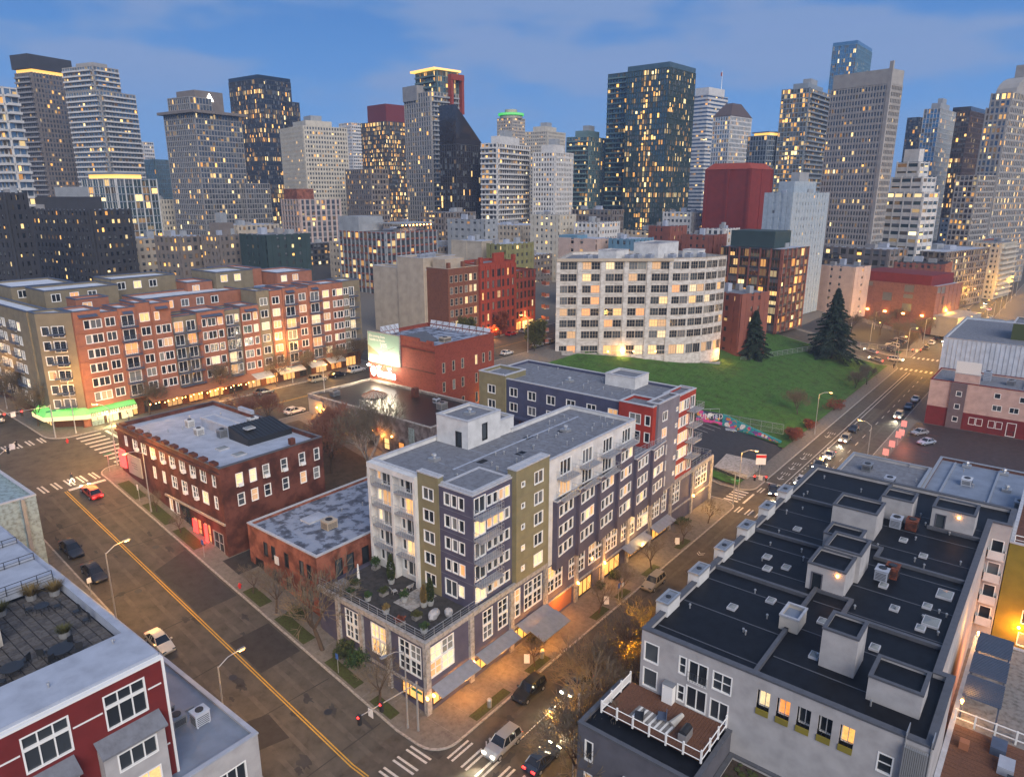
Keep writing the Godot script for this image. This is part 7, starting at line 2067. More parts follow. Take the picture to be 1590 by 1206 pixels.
const ORD := ["first", "second", "third", "fourth", "fifth", "sixth", "seventh", "eighth", "ninth", "tenth"]
func build_trees() -> void:
	rng.seed = 1001
	var A := bare_tree_meshes(3, 9.0, .4, 1.0); var B := bare_tree_meshes(8, 9.0, .5, .8); var C := bare_tree_meshes(15, 8.0, .6, .5); var E := bare_tree_meshes(31, 9.0, .5, .7, 3); var E2 := bare_tree_meshes(36, 9.0, .6, .6, 3)
	var grp := "bare street trees"
	# tall trees between the lower street and the black roof
	var k := 0
	k = 0
	for a in [[47.5, 29.8, 1.3], [51.0, 29.4, 1.5], [55.5, 29.6, 1.5], [60.0, 29.4, 1.5], [66.0, 29.3, 1.35], [77.5, 29.2, 1.0], [89.0, 29.3, .95], [103.0, 29.2, .9]]:
		place_bare([A, E, B, E2][k % 4], "bare_tree", "%s tall bare tree from dark wing, beside black roofed block" % ORD[k], a[0], a[1], .13, k * 1.3, a[2], M.bark, M.twig, grp); k += 1
	k = 0
	for a in [[60.5, 44.9, .5], [75.2, 44.9, .62], [81.5, 44.9, .6], [90.5, 44.9, .6], [101.0, 44.8, .55], [111.0, 44.8, .55]]:
		place_bare([E2, E][k % 2], "bare_tree", "%s small bare tree from the podium corner, along awnings" % ORD[k], a[0], a[1], .15, k * 1.3, a[2], M.bark, M.twig, grp); k += 1
	k = 0
	for a in [[43.7, 54.0, .85], [44.2, 64.8, 1.35], [43.9, 73.8, .75], [43.9, 79.0, .5], [43.8, 97.0, .42], [43.8, 104.0, .42]]:
		place_bare([E, E2][k % 2], "bare_tree", "%s bare tree up the steep avenue from podium corner" % ORD[k], a[0], a[1], ground_h(a[1]) + .15, k * 1.3, a[2], M.bark, M.twig, grp); k += 1
	k = 0
	for a in [[61.0, 141.6, .8], [76.0, 141.6, .9], [90.0, 141.6, .85], [98.5, 141.6, .8], [107.0, 141.6, .85], [114.0, 141.6, .85], [44.0, 150.0, .9], [43.8, 160.0, 1.0], [43.8, 172, 1.0]]:
		place_bare([B, A][k % 2], "bare_tree", "%s bare tree from market, before orange brick apartments" % ORD[k], a[0], a[1], ground_h(a[1]) + .14, k * 1.3, a[2], M.bark, M.twig, grp); k += 1
	for a in [[68.5, 120.6, .85], [74.5, 120.5, .8]]:
		place_bare(C, "bare_tree", "reddish bare tree by the upper street beside graffiti hall", a[0], a[1], ground_h(a[1]) + .14, k * 1.3, a[2], M.bark, M.twig_red, grp); k += 1
	k = 0
	for a in [[290, 46.5, .9], [300, 52, 1.0], [318, 46.5, 1.0], [308, 60, 1.0], [336, 46.5, 1.1], [296, 68, .9], [330, 58, 1.0], [283, 24, .9], [360, 46, 1.1], [385, 46, 1.1]]:
		place_bare([A, B][k % 2], "bare_tree", "%s bare tree around lamp lit lot beyond far junction" % ORD[k], a[0], a[1], ground_h(a[1]) + .14, k * 1.3, a[2], M.bark, M.twig, grp); k += 1
	k = 0
	for a in [[184, 52.5, .8], [230, 46.6, .75], [222, 48, .7]]:
		place_bare(C, "bare_tree", "%s small grey bare tree along lawn edge from mural" % ORD[k], a[0], a[1], ground_h(a[1]) + .3, k * 1.3, a[2], M.bark, M.twig, grp); k += 1
	# big pale-limbed tree in the gap behind the brick houses
	var P := bare_tree_meshes(21, 15.0, .8, 1.0)
	place_bare(P, "pale_tree", "large bare tree with pale limbs in the lot beside graffiti hall", 74.5, 92.0, 7.3, .4, 1.0, M.bark_pale, M.twig, "")
	place_bare(B, "pale_tree", "smaller dark bare tree leaning on the lot beside graffiti hall", 71.5, 98.0, 8.3, 2.0, 1.25, M.bark, M.twig_red, "")
	place_bare(A, "pale_tree", "dense bare tree with grey twigs in front of graffiti hall", 76.8, 104.5, 9.2, 1.1, 1.05, M.bark_pale, M.twig_red, "")
	# conifers by the park
	for a in [[249.0, 62.5, 24.5, 9.6, 260, "large dark fir tree at the upper corner of the park"], [221.5, 79.0, 16.0, 6.2, 190, "smaller dark fir tree beside the white office"], [262.0, 150, 22.0, 3.6, 70, "slim dark fir rising behind white office roof"], [272.0, 152, 20.0, 3.3, 70, "second slim dark fir rising behind white office roof"]]:
		var h0 := ground_h(a[1]) - .1
		var t := thing("fir_tree", a[5], "tree", Vector3(a[0], h0, -a[1]), 0.0, "")
		var tg := G.new(); tg.tube(Vector3(0, -.3, 0), Vector3(0, a[2] * .97, 0), a[2] * .022, .05, 7)
		var cg := G.new()
		rng.seed = int(a[0])
		for e in a[4]:
			var f: float = pow(float(e) / a[4], .9)
			var y: float = a[2] * (.1 + .88 * f)
			var L: float = a[3] * (1.0 - f) * rng.randf_range(.55, 1.15) + .35
			var an: float = e * 2.4 + rng.randf_range(-.4, .4)
			var dir := Vector3(cos(an), 0, sin(an)); var side := Vector3(-sin(an), 0, cos(an))
			var droop := rng.randf_range(.12, .42)
			tg.tube(Vector3(0, y, 0), dir * L * .8 + Vector3(0, y - L * .8 * droop, 0), .06, .02, 3, false)
			for n in int(24 + L * 30):
				var u := sqrt(rng.randf()) ; var wd := (1.05 - u) * L * .34 + .12
				var p: Vector3 = dir * L * u + side * rng.randf_range(-wd, wd) + Vector3(0, y - L * u * droop * (.6 + u * .6) + rng.randf_range(-.22, .12), 0)
				var tip := (dir * rng.randf_range(.2, .5) + side * rng.randf_range(-.45, .45) + Vector3(0, rng.randf_range(-.4, .12), 0))
				var w2 := tip.cross(Vector3(rng.randf_range(-1, 1), 1, rng.randf_range(-1, 1))).normalized() * .17
				cg.tri(p - w2, p + w2, p + tip)
				var sh := rng.randf_range(.55, 1.3)
				for c in 3: cg.col.append(Color(sh, sh, sh))
		part(t, "trunk", tg.mesh(), M.bark)
		part(t, "crown", cg.mesh(), M.leaf_fir)
	# broadleaf evergreens near the upper street
	for a in [[161.5, 121.0, 9.5, 3.2, "round green tree at the street end of white office", "leaf_olive"], [153.0, 139.8, 8.0, 2.8, "yellow green street tree in front of the brown brick block", "leaf_olive"], [168.0, 139.6, 7.5, 2.6, "dull russet street tree in front of red brick block", "leaf_red"], [126.0, 186.0, 16.0, 6.0, "dark green tree group behind the orange apartments", "leaf_green"], [134.0, 190.0, 14.0, 5.0, "second dark green tree behind the orange apartments", "leaf_green"], [118.0, 188.0, 12.0, 4.6, "third dark green tree behind the orange apartments", "leaf_olive"]]:
		var t := thing("leafy_tree", a[4], "tree", Vector3(a[0], ground_h(a[1]) + .1, -a[1]), 0.0, "")
		var tg := G.new(); tg.tube(Vector3(0, -.3, 0), Vector3(0, a[2] * .6, 0), .22, .12, 6)
		for e in 5:
			var an := TAU * e / 5.0
			tg.tube(Vector3(0, a[2] * .4, 0), Vector3(cos(an) * a[3] * .6, a[2] * .75, sin(an) * a[3] * .6), .1, .04, 4, false)
		part(t, "trunk", tg.mesh(), M.bark)
		part(t, "crown", leaf_crown(int(a[0]), 2, a[2], a[3], 3600, .42), M[a[5]])
	# shrubs
	for a in [[163.5, 47.2, 3.4, 2.4, "russet leaved shrub at the foot of the mural wall", "leaf_red"], [167.0, 47.6, 2.6, 1.9, "smaller russet shrub next to larger one by mural wall", "leaf_red"], [176.0, 47.0, 2.4, 2.0, "brown red shrub on the kerb below the lawn lamp", "leaf_red"], [196.0, 46.8, 3.0, 2.6, "bare reddish bush along the lawn pavement", "leaf_red"], [45.3, 59.5, 2.4, 1.5, "dark green shrubs between the podium columns on the avenue", "leaf_green"], [45.3, 62.0, 2.0, 1.6, "ragged brown green shrub beside the podium wall", "leaf_shrub"], [45.2, 71.0, 1.8, 1.4, "low bush in front of worn red brick house", "leaf_shrub"], [84.5, 47.9, 1.2, .9, "clipped green bush by the garage entry", "leaf_green"], [80.8, 48.3, .9, .7, "little green bush beside the lobby door", "leaf_green"], [107.5, 48.2, 1.0, 1.4, "low hedge under the grey podium end", "leaf_green"], [64.5, 47.6, .9, 1.2, "round planted bush under the wide awning", "leaf_olive"]]:
		var t := thing("shrub", a[4], "shrub", Vector3(a[0], ground_h(a[1]) + .12, -a[1]), 0.0, "shrubs")
		var tg := G.new()
		for e in 4:
			var an := TAU * e / 4.0 + .4
			tg.tube(Vector3(0, -.1, 0), Vector3(cos(an) * a[3] * .4, a[2] * .7, sin(an) * a[3] * .4), .05, .02, 4, false)
		part(t, "stems", tg.mesh(), M.bark)
		part(t, "crown", leaf_crown(int(a[0] * 3 + a[1]), 2, a[2], a[3], 1300, .22), M[a[5]])
	# terrace pots of the corner building
	for a in [[53.0, 61.9, 3.4, .62, "leaf_cypress", "tall clipped cypress in a pot at the back of the terrace"], [52.6, 54.6, 2.9, .55, "leaf_cypress", "pair cypress in a pot near the purple corner"], [51.9, 55.0, 2.3, .45, "leaf_dry", "browned cypress in a pot near the purple corner"], [51.2, 57.6, .9, .55, "leaf_green", "grey pot with small dark green plant on the terrace"], [48.6, 61.2, .5, .55, "leaf_green", "round grey pot with low green plant by terrace railing"], [48.1, 57.4, .7, .5, "leaf_dry", "round grey pot with yellow plant by terrace railing"], [48.2, 51.2, .7, .5, "leaf_green", "round grey pot with wispy plant at terrace corner"]]:
		var t := thing("potted_plant", a[5], "plant", Vector3(a[0], 8.72, -a[1]), 0.0, "terrace pots")
		var pg := G.new(); pg.tube(Vector3(0, 0, 0), Vector3(0, .55, 0), .36, .46, 10)
		part(t, "pot", pg.mesh(), M.pot_grey)
		var cr := part(t, "crown", leaf_crown(int(a[0] * 7), 1 if a[2] > 2 else 2, a[2], a[3], 900 if a[2] > 2 else 300, .2), M[a[4]])
		cr.position.y = .5
	for a in [[49.4, 64.6, .8, "leaf_shrub", "shaggy planter at the back of the podium terrace"], [48.0, 63.6, .6, "leaf_green", "low green planter by the podium terrace railing"], [50.6, 60.6, .7, "leaf_shrub", "olive bush in a planter before the cypress"], [47.6, 54.4, .5, "leaf_red", "reddish low planter by the podium terrace railing"], [54.2, 66.2, 1.3, "leaf_green", "leafy shrub against the white terrace wall"], [49.6, 53.8, .45, "leaf_olive", "flat pot of moss on the podium terrace"]]:
		var t := thing("potted_plant", a[4], "plant", Vector3(a[0], 8.72, -a[1]), 0.0, "terrace pots")
		var pg := G.new(); pg.box(-.5, .5, 0, .4, -.35, .35)
		part(t, "pot", pg.mesh(), M.concrete_dark)
		var cr := part(t, "crown", leaf_crown(int(a[1] * 5), 2, a[2], .6, 420, .18), M[a[3]])
		cr.position.y = .35
	# near-left terrace grasses
	for a in [[17.4, 69.4, 1.7, "leaf_dry", "big tuft of dry ornamental grass on the roof terrace"], [19.0, 68.6, 1.6, "leaf_dry", "second tuft of dry ornamental grass on the roof terrace"], [17.0, 60.9, 1.0, "leaf_olive", "small grass in a steel tub on the roof terrace"], [14.8, 68.6, 1.4, "leaf_olive", "green yellow shrub by the terrace hut"], [12.2, 62.6, .9, "leaf_olive", "yellow green plant in pale pot at terrace edge"]]:
		var t := thing("grass_pot", a[4], "plant", Vector3(a[0], 20.74, -a[1]), 0.0, "terrace grasses")
		var pg := G.new(); pg.tube(Vector3(0, 0, 0), Vector3(0, .5, 0), .42, .46, 10)
		part(t, "pot", pg.mesh(), M.galv)
		var g := G.new()
		rng.seed = int(a[0] * 10)
		for e in 500:
			var an := rng.randf() * TAU; var out := rng.randf_range(.2, 1.0)
			var b := Vector3(cos(an), 0, sin(an)) * rng.randf() * .35 + Vector3(0, .45, 0)
			var tip: Vector3 = b + Vector3(cos(an) * out, rng.randf_range(.4, 1.0), sin(an) * out) * a[2] * .62
			var s := Vector3(-sin(an), 0, cos(an)) * .03
			g.tri(b - s, b + s, tip)
			var sh := rng.randf_range(.5, 1.1)
			for c in 3: g.col.append(Color(sh, sh, sh))
		part(t, "blades", g.mesh(), M[a[3]])

# ---------- vehicles ----------
func loft(g: G, st: Array) -> void:
	# stations: arrays of Vector3 rings of equal size (closed over left to right, open below)
	for i in st.size() - 1:
		var a: Array = st[i]; var b: Array = st[i + 1]
		for j in a.size() - 1:
			g.q(a[j], b[j], b[j + 1], a[j + 1])

func ring(x: float, pts: Array) -> Array:
	var r := []
	for p in pts: r.append(Vector3(x, p.y, -p.x))
	for i in range(pts.size() - 1, -1, -1): r.append(Vector3(x, pts[i].y, pts[i].x))
	return r

var car_cache := {}
func car_meshes(kind: String) -> Dictionary:
	if car_cache.has(kind): return car_cache[kind]
	var suv := kind == "suv"
	var L := 4.8 if suv else 4.6; var W := .95 if suv else .9
	var bt := 1.08 if suv else .92; var rt := 1.75 if suv else 1.44
	var hood := .98 if suv else .82
	var body := G.new()
	# x: front is +x
	var prof := [[L / 2, .50, .62, .70], [L / 2 - .12, .28, .72, .90], [L / 2 - .7, .24, hood - .05, .98], [L * .22, .24, hood + .06, 1.0], [L * .12, .24, bt, 1.0], [-L * .3, .24, bt, 1.0], [-L / 2 + .5, .26, bt if suv else bt - .02, .98], [-L / 2 + .1, .3, bt - .04 if suv else bt - .08, .92], [-L / 2, .5, .72, .8]]
	var st := []
	for p in prof:
		var w: float = W * p[3]
		st.append(ring(p[0], [Vector2(w * .86, p[1]), Vector2(w * .99, lerpf(p[1], p[2], .3)), Vector2(w, lerpf(p[1], p[2], .62)), Vector2(w * .93, p[2] - .03), Vector2(w * .6, p[2])]))
	loft(body, st)
	for e in [0, st.size() - 1]:
		var r: Array = st[e]
		for i in r.size() / 2 - 1:
			var n: int = r.size() - 1 - i
			if e == 0: body.q(r[n], r[i], r[i + 1], r[n - 1])
			else: body.q(r[i], r[n], r[n - 1], r[i + 1])
	body.q(Vector3(L / 2 - .1, .27, W * .8), Vector3(-L / 2 + .1, .27, W * .8), Vector3(-L / 2 + .1, .27, -W * .8), Vector3(L / 2 - .1, .27, -W * .8))
	# glasshouse and roof
	var gl := G.new(); var rf := G.new()
	var f0 := L * .19; var f1 := L * .02 if not suv else L * .06; var b1 := -L * .24 if not suv else -L * .42; var b0 := -L * .37 if not suv else -L * .465
	var gs := []
	for p in [[f0, bt - .05, W * .93, bt - .04, W * .8], [f1, bt - .05, W * .95, rt - .05, W * .72], [b1, bt - .05, W * .95, rt - .06, W * .72], [b0, bt - .05, W * .92, bt - .02 if not suv else bt + .1, W * .78]]:
		gs.append(ring(p[0], [Vector2(p[2], p[1]), Vector2(p[4], p[3])]))
	loft(gl, gs)
	for i in 2:
		pass
	gl.q(gs[3][0], gs[3][3], gs[3][2], gs[3][1])
	var rs := []
	for p in [[f1 + .04, rt - .055, W * .73], [f1 - .25, rt, W * .70], [(f1 + b1) / 2, rt + .02, W * .69], [b1 + .2, rt - .005, W * .70], [b1 - .06, rt - .06, W * .73]]:
		rs.append(ring(p[0], [Vector2(p[2], p[1] - .05), Vector2(p[2] * .93, p[1])]))
	loft(rf, rs)
	# pillars in body colour
	for sx in [-1, 1]:
		for xx in [f1 - .55, (f1 + b1) / 2 - .3]:
			rf.tube(Vector3(xx, bt - .04, sx * W * .955), Vector3(xx, rt - .06, sx * W * .735), .04, .04, 4, false)
		rf.tube(Vector3(f0, bt - .04, sx * W * .9), Vector3(f1, rt - .04, sx * W * .72), .045, .04, 4, false)
		rf.tube(Vector3(b0, bt - .02, sx * W * .9), Vector3(b1, rt - .05, sx * W * .72), .06, .05, 4, false)
		rf.box(f0 - .25, f0 - .05, bt - .02, bt + .12, sx * (W + .09) - .09, sx * (W + .09) + .09)
	var tyre := G.new(); tyre.tube(Vector3(0, 0, -.11), Vector3(0, 0, .11), .34, .34, 14)
	var rim := G.new(); rim.tube(Vector3(0, 0, -.125), Vector3(0, 0, .125), .21, .21, 10)
	var hl := G.new(); hl.box(-.06, .06, -.08, .08, -.2, .2)
	car_cache[kind] = {"body": body.mesh(), "glass": gl.mesh(), "roof": rf.mesh(), "tyre": tyre.mesh(), "rim": rim.mesh(), "lamp": hl.mesh(), "L": L, "W": W, "hood": hood, "bt": bt}
	return car_cache[kind]

var paint := {}
func car_paint(c: Color) -> Material:
	var key := c.to_html()
	if not paint.has(key):
		var m := StandardMaterial3D.new()
		m.resource_name = "car_paint"
		m.albedo_color = c.linear_to_srgb(); m.roughness = .28; m.metallic = .25
		m.clearcoat_enabled = true; m.clearcoat = .8; m.clearcoat_roughness = .08
		paint[key] = m
	return paint[key]

# turn: heading angle, 0 = towards +x, PI / 2 = up the hill; on: 0 off, 1 headlights and tail lights
func car(kind: String, label: String, x: float, n: float, turn: float, c: Color, on: int, lift := .03, group := "cars", tilt := true) -> void:
	var ms := car_meshes(kind)
	var t := thing("car", label, "car", Vector3(x, ground_h(n) + lift, -n), turn, group)
	var slope := (ground_h(n + 1) - ground_h(n - 1)) / 2.0
	if tilt and absf(slope) > .01: t.rotation.z = atan(slope) * sin(turn)
	var pm := car_paint(c)
	part(t, "body", ms.body, pm); part(t, "windows", ms.glass, M.gl_black); part(t, "roof", ms.roof, pm)
	for sx in [-1, 1]:
		for sz in [-1, 1]:
			var w := part(t, "wheel", ms.tyre, M.rubber)
			w.position = Vector3(sx * ms.L * .31, .34, sz * (ms.W - .1))
			part(w, "rim", ms.rim, M.galv)
	for sz in [-1, 1]:
		var h := part(t, "headlight", ms.lamp, M.head_light if on == 1 else M.glass_c)
		h.position = Vector3(ms.L / 2 - .1, .66 if kind == "sedan" else .78, sz * ms.W * .62)
		var b := part(t, "tail_light", ms.lamp, M.lamp_red if on == 1 else M.brick_bright)
		b.position = Vector3(-ms.L / 2 + .05, .74 if kind == "sedan" else .9, sz * ms.W * .62)
	if on == 1:
		var sp := SpotLight3D.new()
		sp.name = "headlight_beam"
		sp.light_energy = 26; sp.light_color = Color(1, .93, .78); sp.spot_range = 40; sp.spot_angle = 32; sp.light_size = .2; sp.shadow_enabled = true
		t.add_child(sp)
		sp.position = Vector3(ms.L / 2 + .15, .7, 0)
		sp.rotation = Vector3(deg_to_rad(-8), -PI / 2, 0)

func build_cars() -> void:
	var blk := Color(.012, .013, .016); var wht := Color(.62, .62, .6); var slv := Color(.3, .31, .33); var gry := Color(.09, .095, .1); var red := Color(.3, .015, .01); var blu := Color(.02, .035, .07); var tan_ := Color(.34, .31, .24)
	car("sedan", "dark red car with glowing tail lights waiting at crossing", 38.9, 114.3, PI / 2, red, 1)
	car("sedan", "black sedan parked by the grey green building", 31.0, 101.6, -PI / 2, blk, 0)
	car("sedan", "black sedan parked second in line by grey green building", 31.0, 94.8, -PI / 2, blk, 0)
	car("sedan", "pale beige sedan parked alone on the avenue below terrace", 31.0, 77.8, -PI / 2, Color(.52, .49, .42), 0)
	car("suv", "silver station wagon driving with headlights over the crosswalk", 47.8, 39.6, PI, slv, 1)
	car("suv", "black car parked at the kerb under the first awning", 56.2, 42.5, PI, blk, 0)
	car("suv", "dark car driving with headlights under the bare trees", 60.3, 38.6, PI, gry, 1)
	car("sedan", "dark blue car with one red tail light near crossing", 48.8, 35.2, 0, blu, 1)
	car("sedan", "white car parked beside the bare trees by dark wing", 53.4, 31.9, 0, wht, 0)
	car("sedan", "white car parked under the bare trees below timber deck", 66.2, 31.9, 0, wht, 0)
	car("suv", "grey pickup like car parked across from garage entry", 86.5, 42.5, PI, tan_, 0)
	car("sedan", "black sedan turning across the far crosswalk", 131.6, 40.6, PI + .35, blk, 1)
	car("sedan", "white sedan stopped behind far crosswalk with headlights", 139.8, 37.8, PI, wht, 1)
	car("suv", "grey car second in the queue with headlights", 150.8, 37.6, PI, gry, 1)
	car("sedan", "silver car third in the queue with headlights", 158.4, 37.6, PI, slv, 1)
	car("suv", "pale car with bright headlights coming down lower street", 171.9, 37.8, PI, tan_, 1)
	car("sedan", "dark car following the pale one down lower street", 181.2, 38.2, PI, blk, 0)
	car("suv", "yellowish car with headlights at the kerb by pink building", 200.0, 32.0, PI, tan_, 1)
	car("sedan", "blue black car parked at the kerb by pink building", 211.0, 31.7, PI, blu, 0)
	car("sedan", "white car parked at the kerb by metal hall", 220.0, 31.7, PI, wht, 0)
	car("sedan", "pale blue hatchback in the lot below pink building", 181.2, 22.6, 2.6, Color(.35, .4, .5), 0, .18)
	car("sedan", "grey car in the lot behind lit signs", 188.0, 25.2, 2.6, slv, 0, .18)
	car("suv", "silver blue car parked alone before the mural wall", 157.0, 60.6, 2.2, Color(.25, .3, .38), 0, -1.38, "cars", false)
	car("suv", "white car crossing at far junction with red lights", 270.8, 46.8, -PI / 2, wht, 1)
	car("sedan", "pale car waiting at far junction beside fence", 265.0, 52.0, PI / 2, tan_, 1)
	car("sedan", "red lit car behind the others at far junction", 275.2, 56.0, PI / 2, slv, 1)
	car("sedan", "white sedan parked beside graffiti hall on upper street", 82.0, 123.4, 0, wht, 0)
	car("suv", "beige car parked before the pale awnings", 99.2, 138.6, 0, tan_, 0)
	car("suv", "white car parked before the end of orange apartments", 110.8, 138.6, 0, wht, 0)
	car("sedan", "dark car parked before the lit terrace awning", 84.8, 138.6, 0, gry, 0)
	car("sedan", "dark sedan parked between beige and white cars", 105.0, 138.6, 0, blk, 0)
	car("sedan", "white hatchback on the upper street below office", 152.5, 124.0, 0, wht, 0)
	car("sedan", "white sedan parked under the round green tree", 166.8, 124.0, 0, wht, 0)
	car("sedan", "cream sedan parked next to white one by office", 173.5, 124.0, 0, tan_, 0)
	car("sedan", "black car parked before the red brick row", 160.5, 138.2, 0, blk, 0)
	car("sedan", "bright red car parked before the café", 172.2, 138.2, 0, Color(.4, .01, .01), 0)
	car("sedan", "silver car parked beyond red one by the café", 179.0, 138.2, 0, slv, 0)
	car("suv", "white car at the left edge up the avenue", 39.8, 158.8, PI / 2, wht, 0)
	for e in 8:
		car(["sedan", "suv"][e % 2], "car in the row parked in the lamp lit lot beyond far junction", 285.0 + e * 2.8 + (2.8 if e > 3 else 0.0), 52.5, PI / 2, [blk, gry, slv, wht, blu][e % 5], 0, .2, "cars in the far lot")
	# far street: small cars in two files
	rng.seed = 55
	for k in 11:
		car(["sedan", "suv"][k % 2], "car parked along the left kerb of the far street", 300.0 + k * 11.0, 42.2, 0, [blk, gry, slv, wht, blu][rng.randi() % 5], 0, .03, "cars parked along the far street")
	for k in 9:
		car(["sedan", "suv"][k % 2], "car parked along the right kerb of the far street", 306.0 + k * 11.0, 31.8, PI, [blk, gry, slv, wht][rng.randi() % 4], 0, .03, "cars parked on right of far street")
	for k in 7:
		car("sedan", "car driving along the far street with lights on", 318.0 + k * 21.0, 35.0 if k % 2 else 38.8, 0.0 if k % 2 else PI, [blk, gry, slv][k % 3], 1, .03, "moving cars on the far street")

# ---------- lamps, signals, signs ----------
func street_lamp(label: String, x: float, n: float, toward: Vector2, h := 9.0, on := 0.0, c := Color(1, .73, .36)) -> void:
	var b := ground_h(n) + .14
	var t := thing("street_lamp", label, "street lamp", Vector3(x, b, -n), 0.0, "street lamps")
	var g := G.new()
	g.tube(Vector3(0, -.1, 0), Vector3(0, .5, 0), .14, .13, 8); g.tube(Vector3(0, .5, 0), Vector3(0, h, 0), .10, .065, 8)
	part(t, "pole", g.mesh(), M.galv)
	var d := D(toward.x, toward.y)
	var a := G.new()
	a.tube(Vector3(0, h - .1, 0), d * 1.1 + Vector3(0, h + .5, 0), .05, .045, 6); a.tube(d * 1.1 + Vector3(0, h + .5, 0), d * 2.3 + Vector3(0, h + .6, 0), .045, .04, 6)
	part(t, "arm", a.mesh(), M.galv)
	var s := d.cross(Vector3.UP) * .15
	var hg := G.new(); hg.obox(d * 2.2 + Vector3(0, h + .52, 0) - s, s * 2, Vector3(0, .14, 0), d * .75)
	part(t, "lamp_head", hg.mesh(), M.grey_metal)
	var lens := G.new(); lens.obox(d * 2.3 + Vector3(0, h + .46, 0) - s * .8, s * 1.6, Vector3(0, .05, 0), d * .5)
	part(t, "lamp_lens", lens.mesh(), M.lamp_warm if on > 0 else M.glass_curtain)
	if on > 0:
		lamp_light(x + toward.x * 2.55, n + toward.y * 2.55, b + h + .35, on, c, .3)

func signal_head(t: Node3D, at: Vector3, face: float, red_on := true) -> void:
	var g := G.new(); g.box(-.17, .17, -.55, .55, -.15, .15)
	var o := part(t, "signal_box", g.mesh(), M.dark_metal)
	o.position = at; o.rotation.y = face
	for k in 3:
		var l := G.new(); l.tube(Vector3(0, .34 - k * .34, .15), Vector3(0, .34 - k * .34, .2), .12, .12, 10)
		part(o, "signal_lens", l.mesh(), M.lamp_red if (k == 0 and red_on) else M.black)

func traffic_mast(label: String, x: float, n: float, toward: Vector2, reach: float, face: float, h := 6.0) -> void:
	var b := ground_h(n) + .14
	var t := thing("traffic_signal", label, "traffic signal", Vector3(x, b, -n), 0.0, "traffic signals")
	var g := G.new(); g.tube(Vector3(0, -.1, 0), Vector3(0, h, 0), .13, .1, 8)
	part(t, "pole", g.mesh(), M.galv)
	var d := D(toward.x, toward.y)
	var a := G.new(); a.tube(Vector3(0, h - .3, 0), d * reach + Vector3(0, h + .2, 0), .07, .05, 6)
	part(t, "mast_arm", a.mesh(), M.galv)
	signal_head(t, d * reach * .62 + Vector3(0, h - .35, 0), face); signal_head(t, d * reach * .98 + Vector3(0, h - .2, 0), face)
	var s := G.new(); s.box(-.35, .35, -.45, .45, -.02, .02)
	var sg := part(t, "sign_plate", s.mesh(), M.cloth_white); sg.position = d * reach * .8 + Vector3(0, h - .25, 0); sg.rotation.y = face
	var s2 := G.new(); s2.box(-.8, .8, -.15, .15, -.02, .02)
	var sn := part(t, "street_name_sign", s2.mesh(), M.tw_green_sign); sn.position = Vector3(0, h - 1.2, 0); sn.rotation.y = face

func pole_sign(called: String, label: String, x: float, n: float, h: float, w: float, sh: float, m: Material, face: float, lift := .14) -> Node3D:
	var b := ground_h(n) + lift
	var t := thing(called, label, "sign", Vector3(x, b, -n), 0.0, "street signs")
	var g := G.new(); g.tube(Vector3(0, -.1, 0), Vector3(0, h, 0), .04, .04, 5)
	part(t, "post", g.mesh(), M.galv)
	var s := G.new(); s.box(-w / 2, w / 2, -sh / 2, sh / 2, -.02, .02)
	var p := part(t, "sign_plate", s.mesh(), m); p.position = Vector3(0, h - sh / 2, 0) + Vector3(sin(face), 0, cos(face)) * .06; p.rotation.y = face
	return t

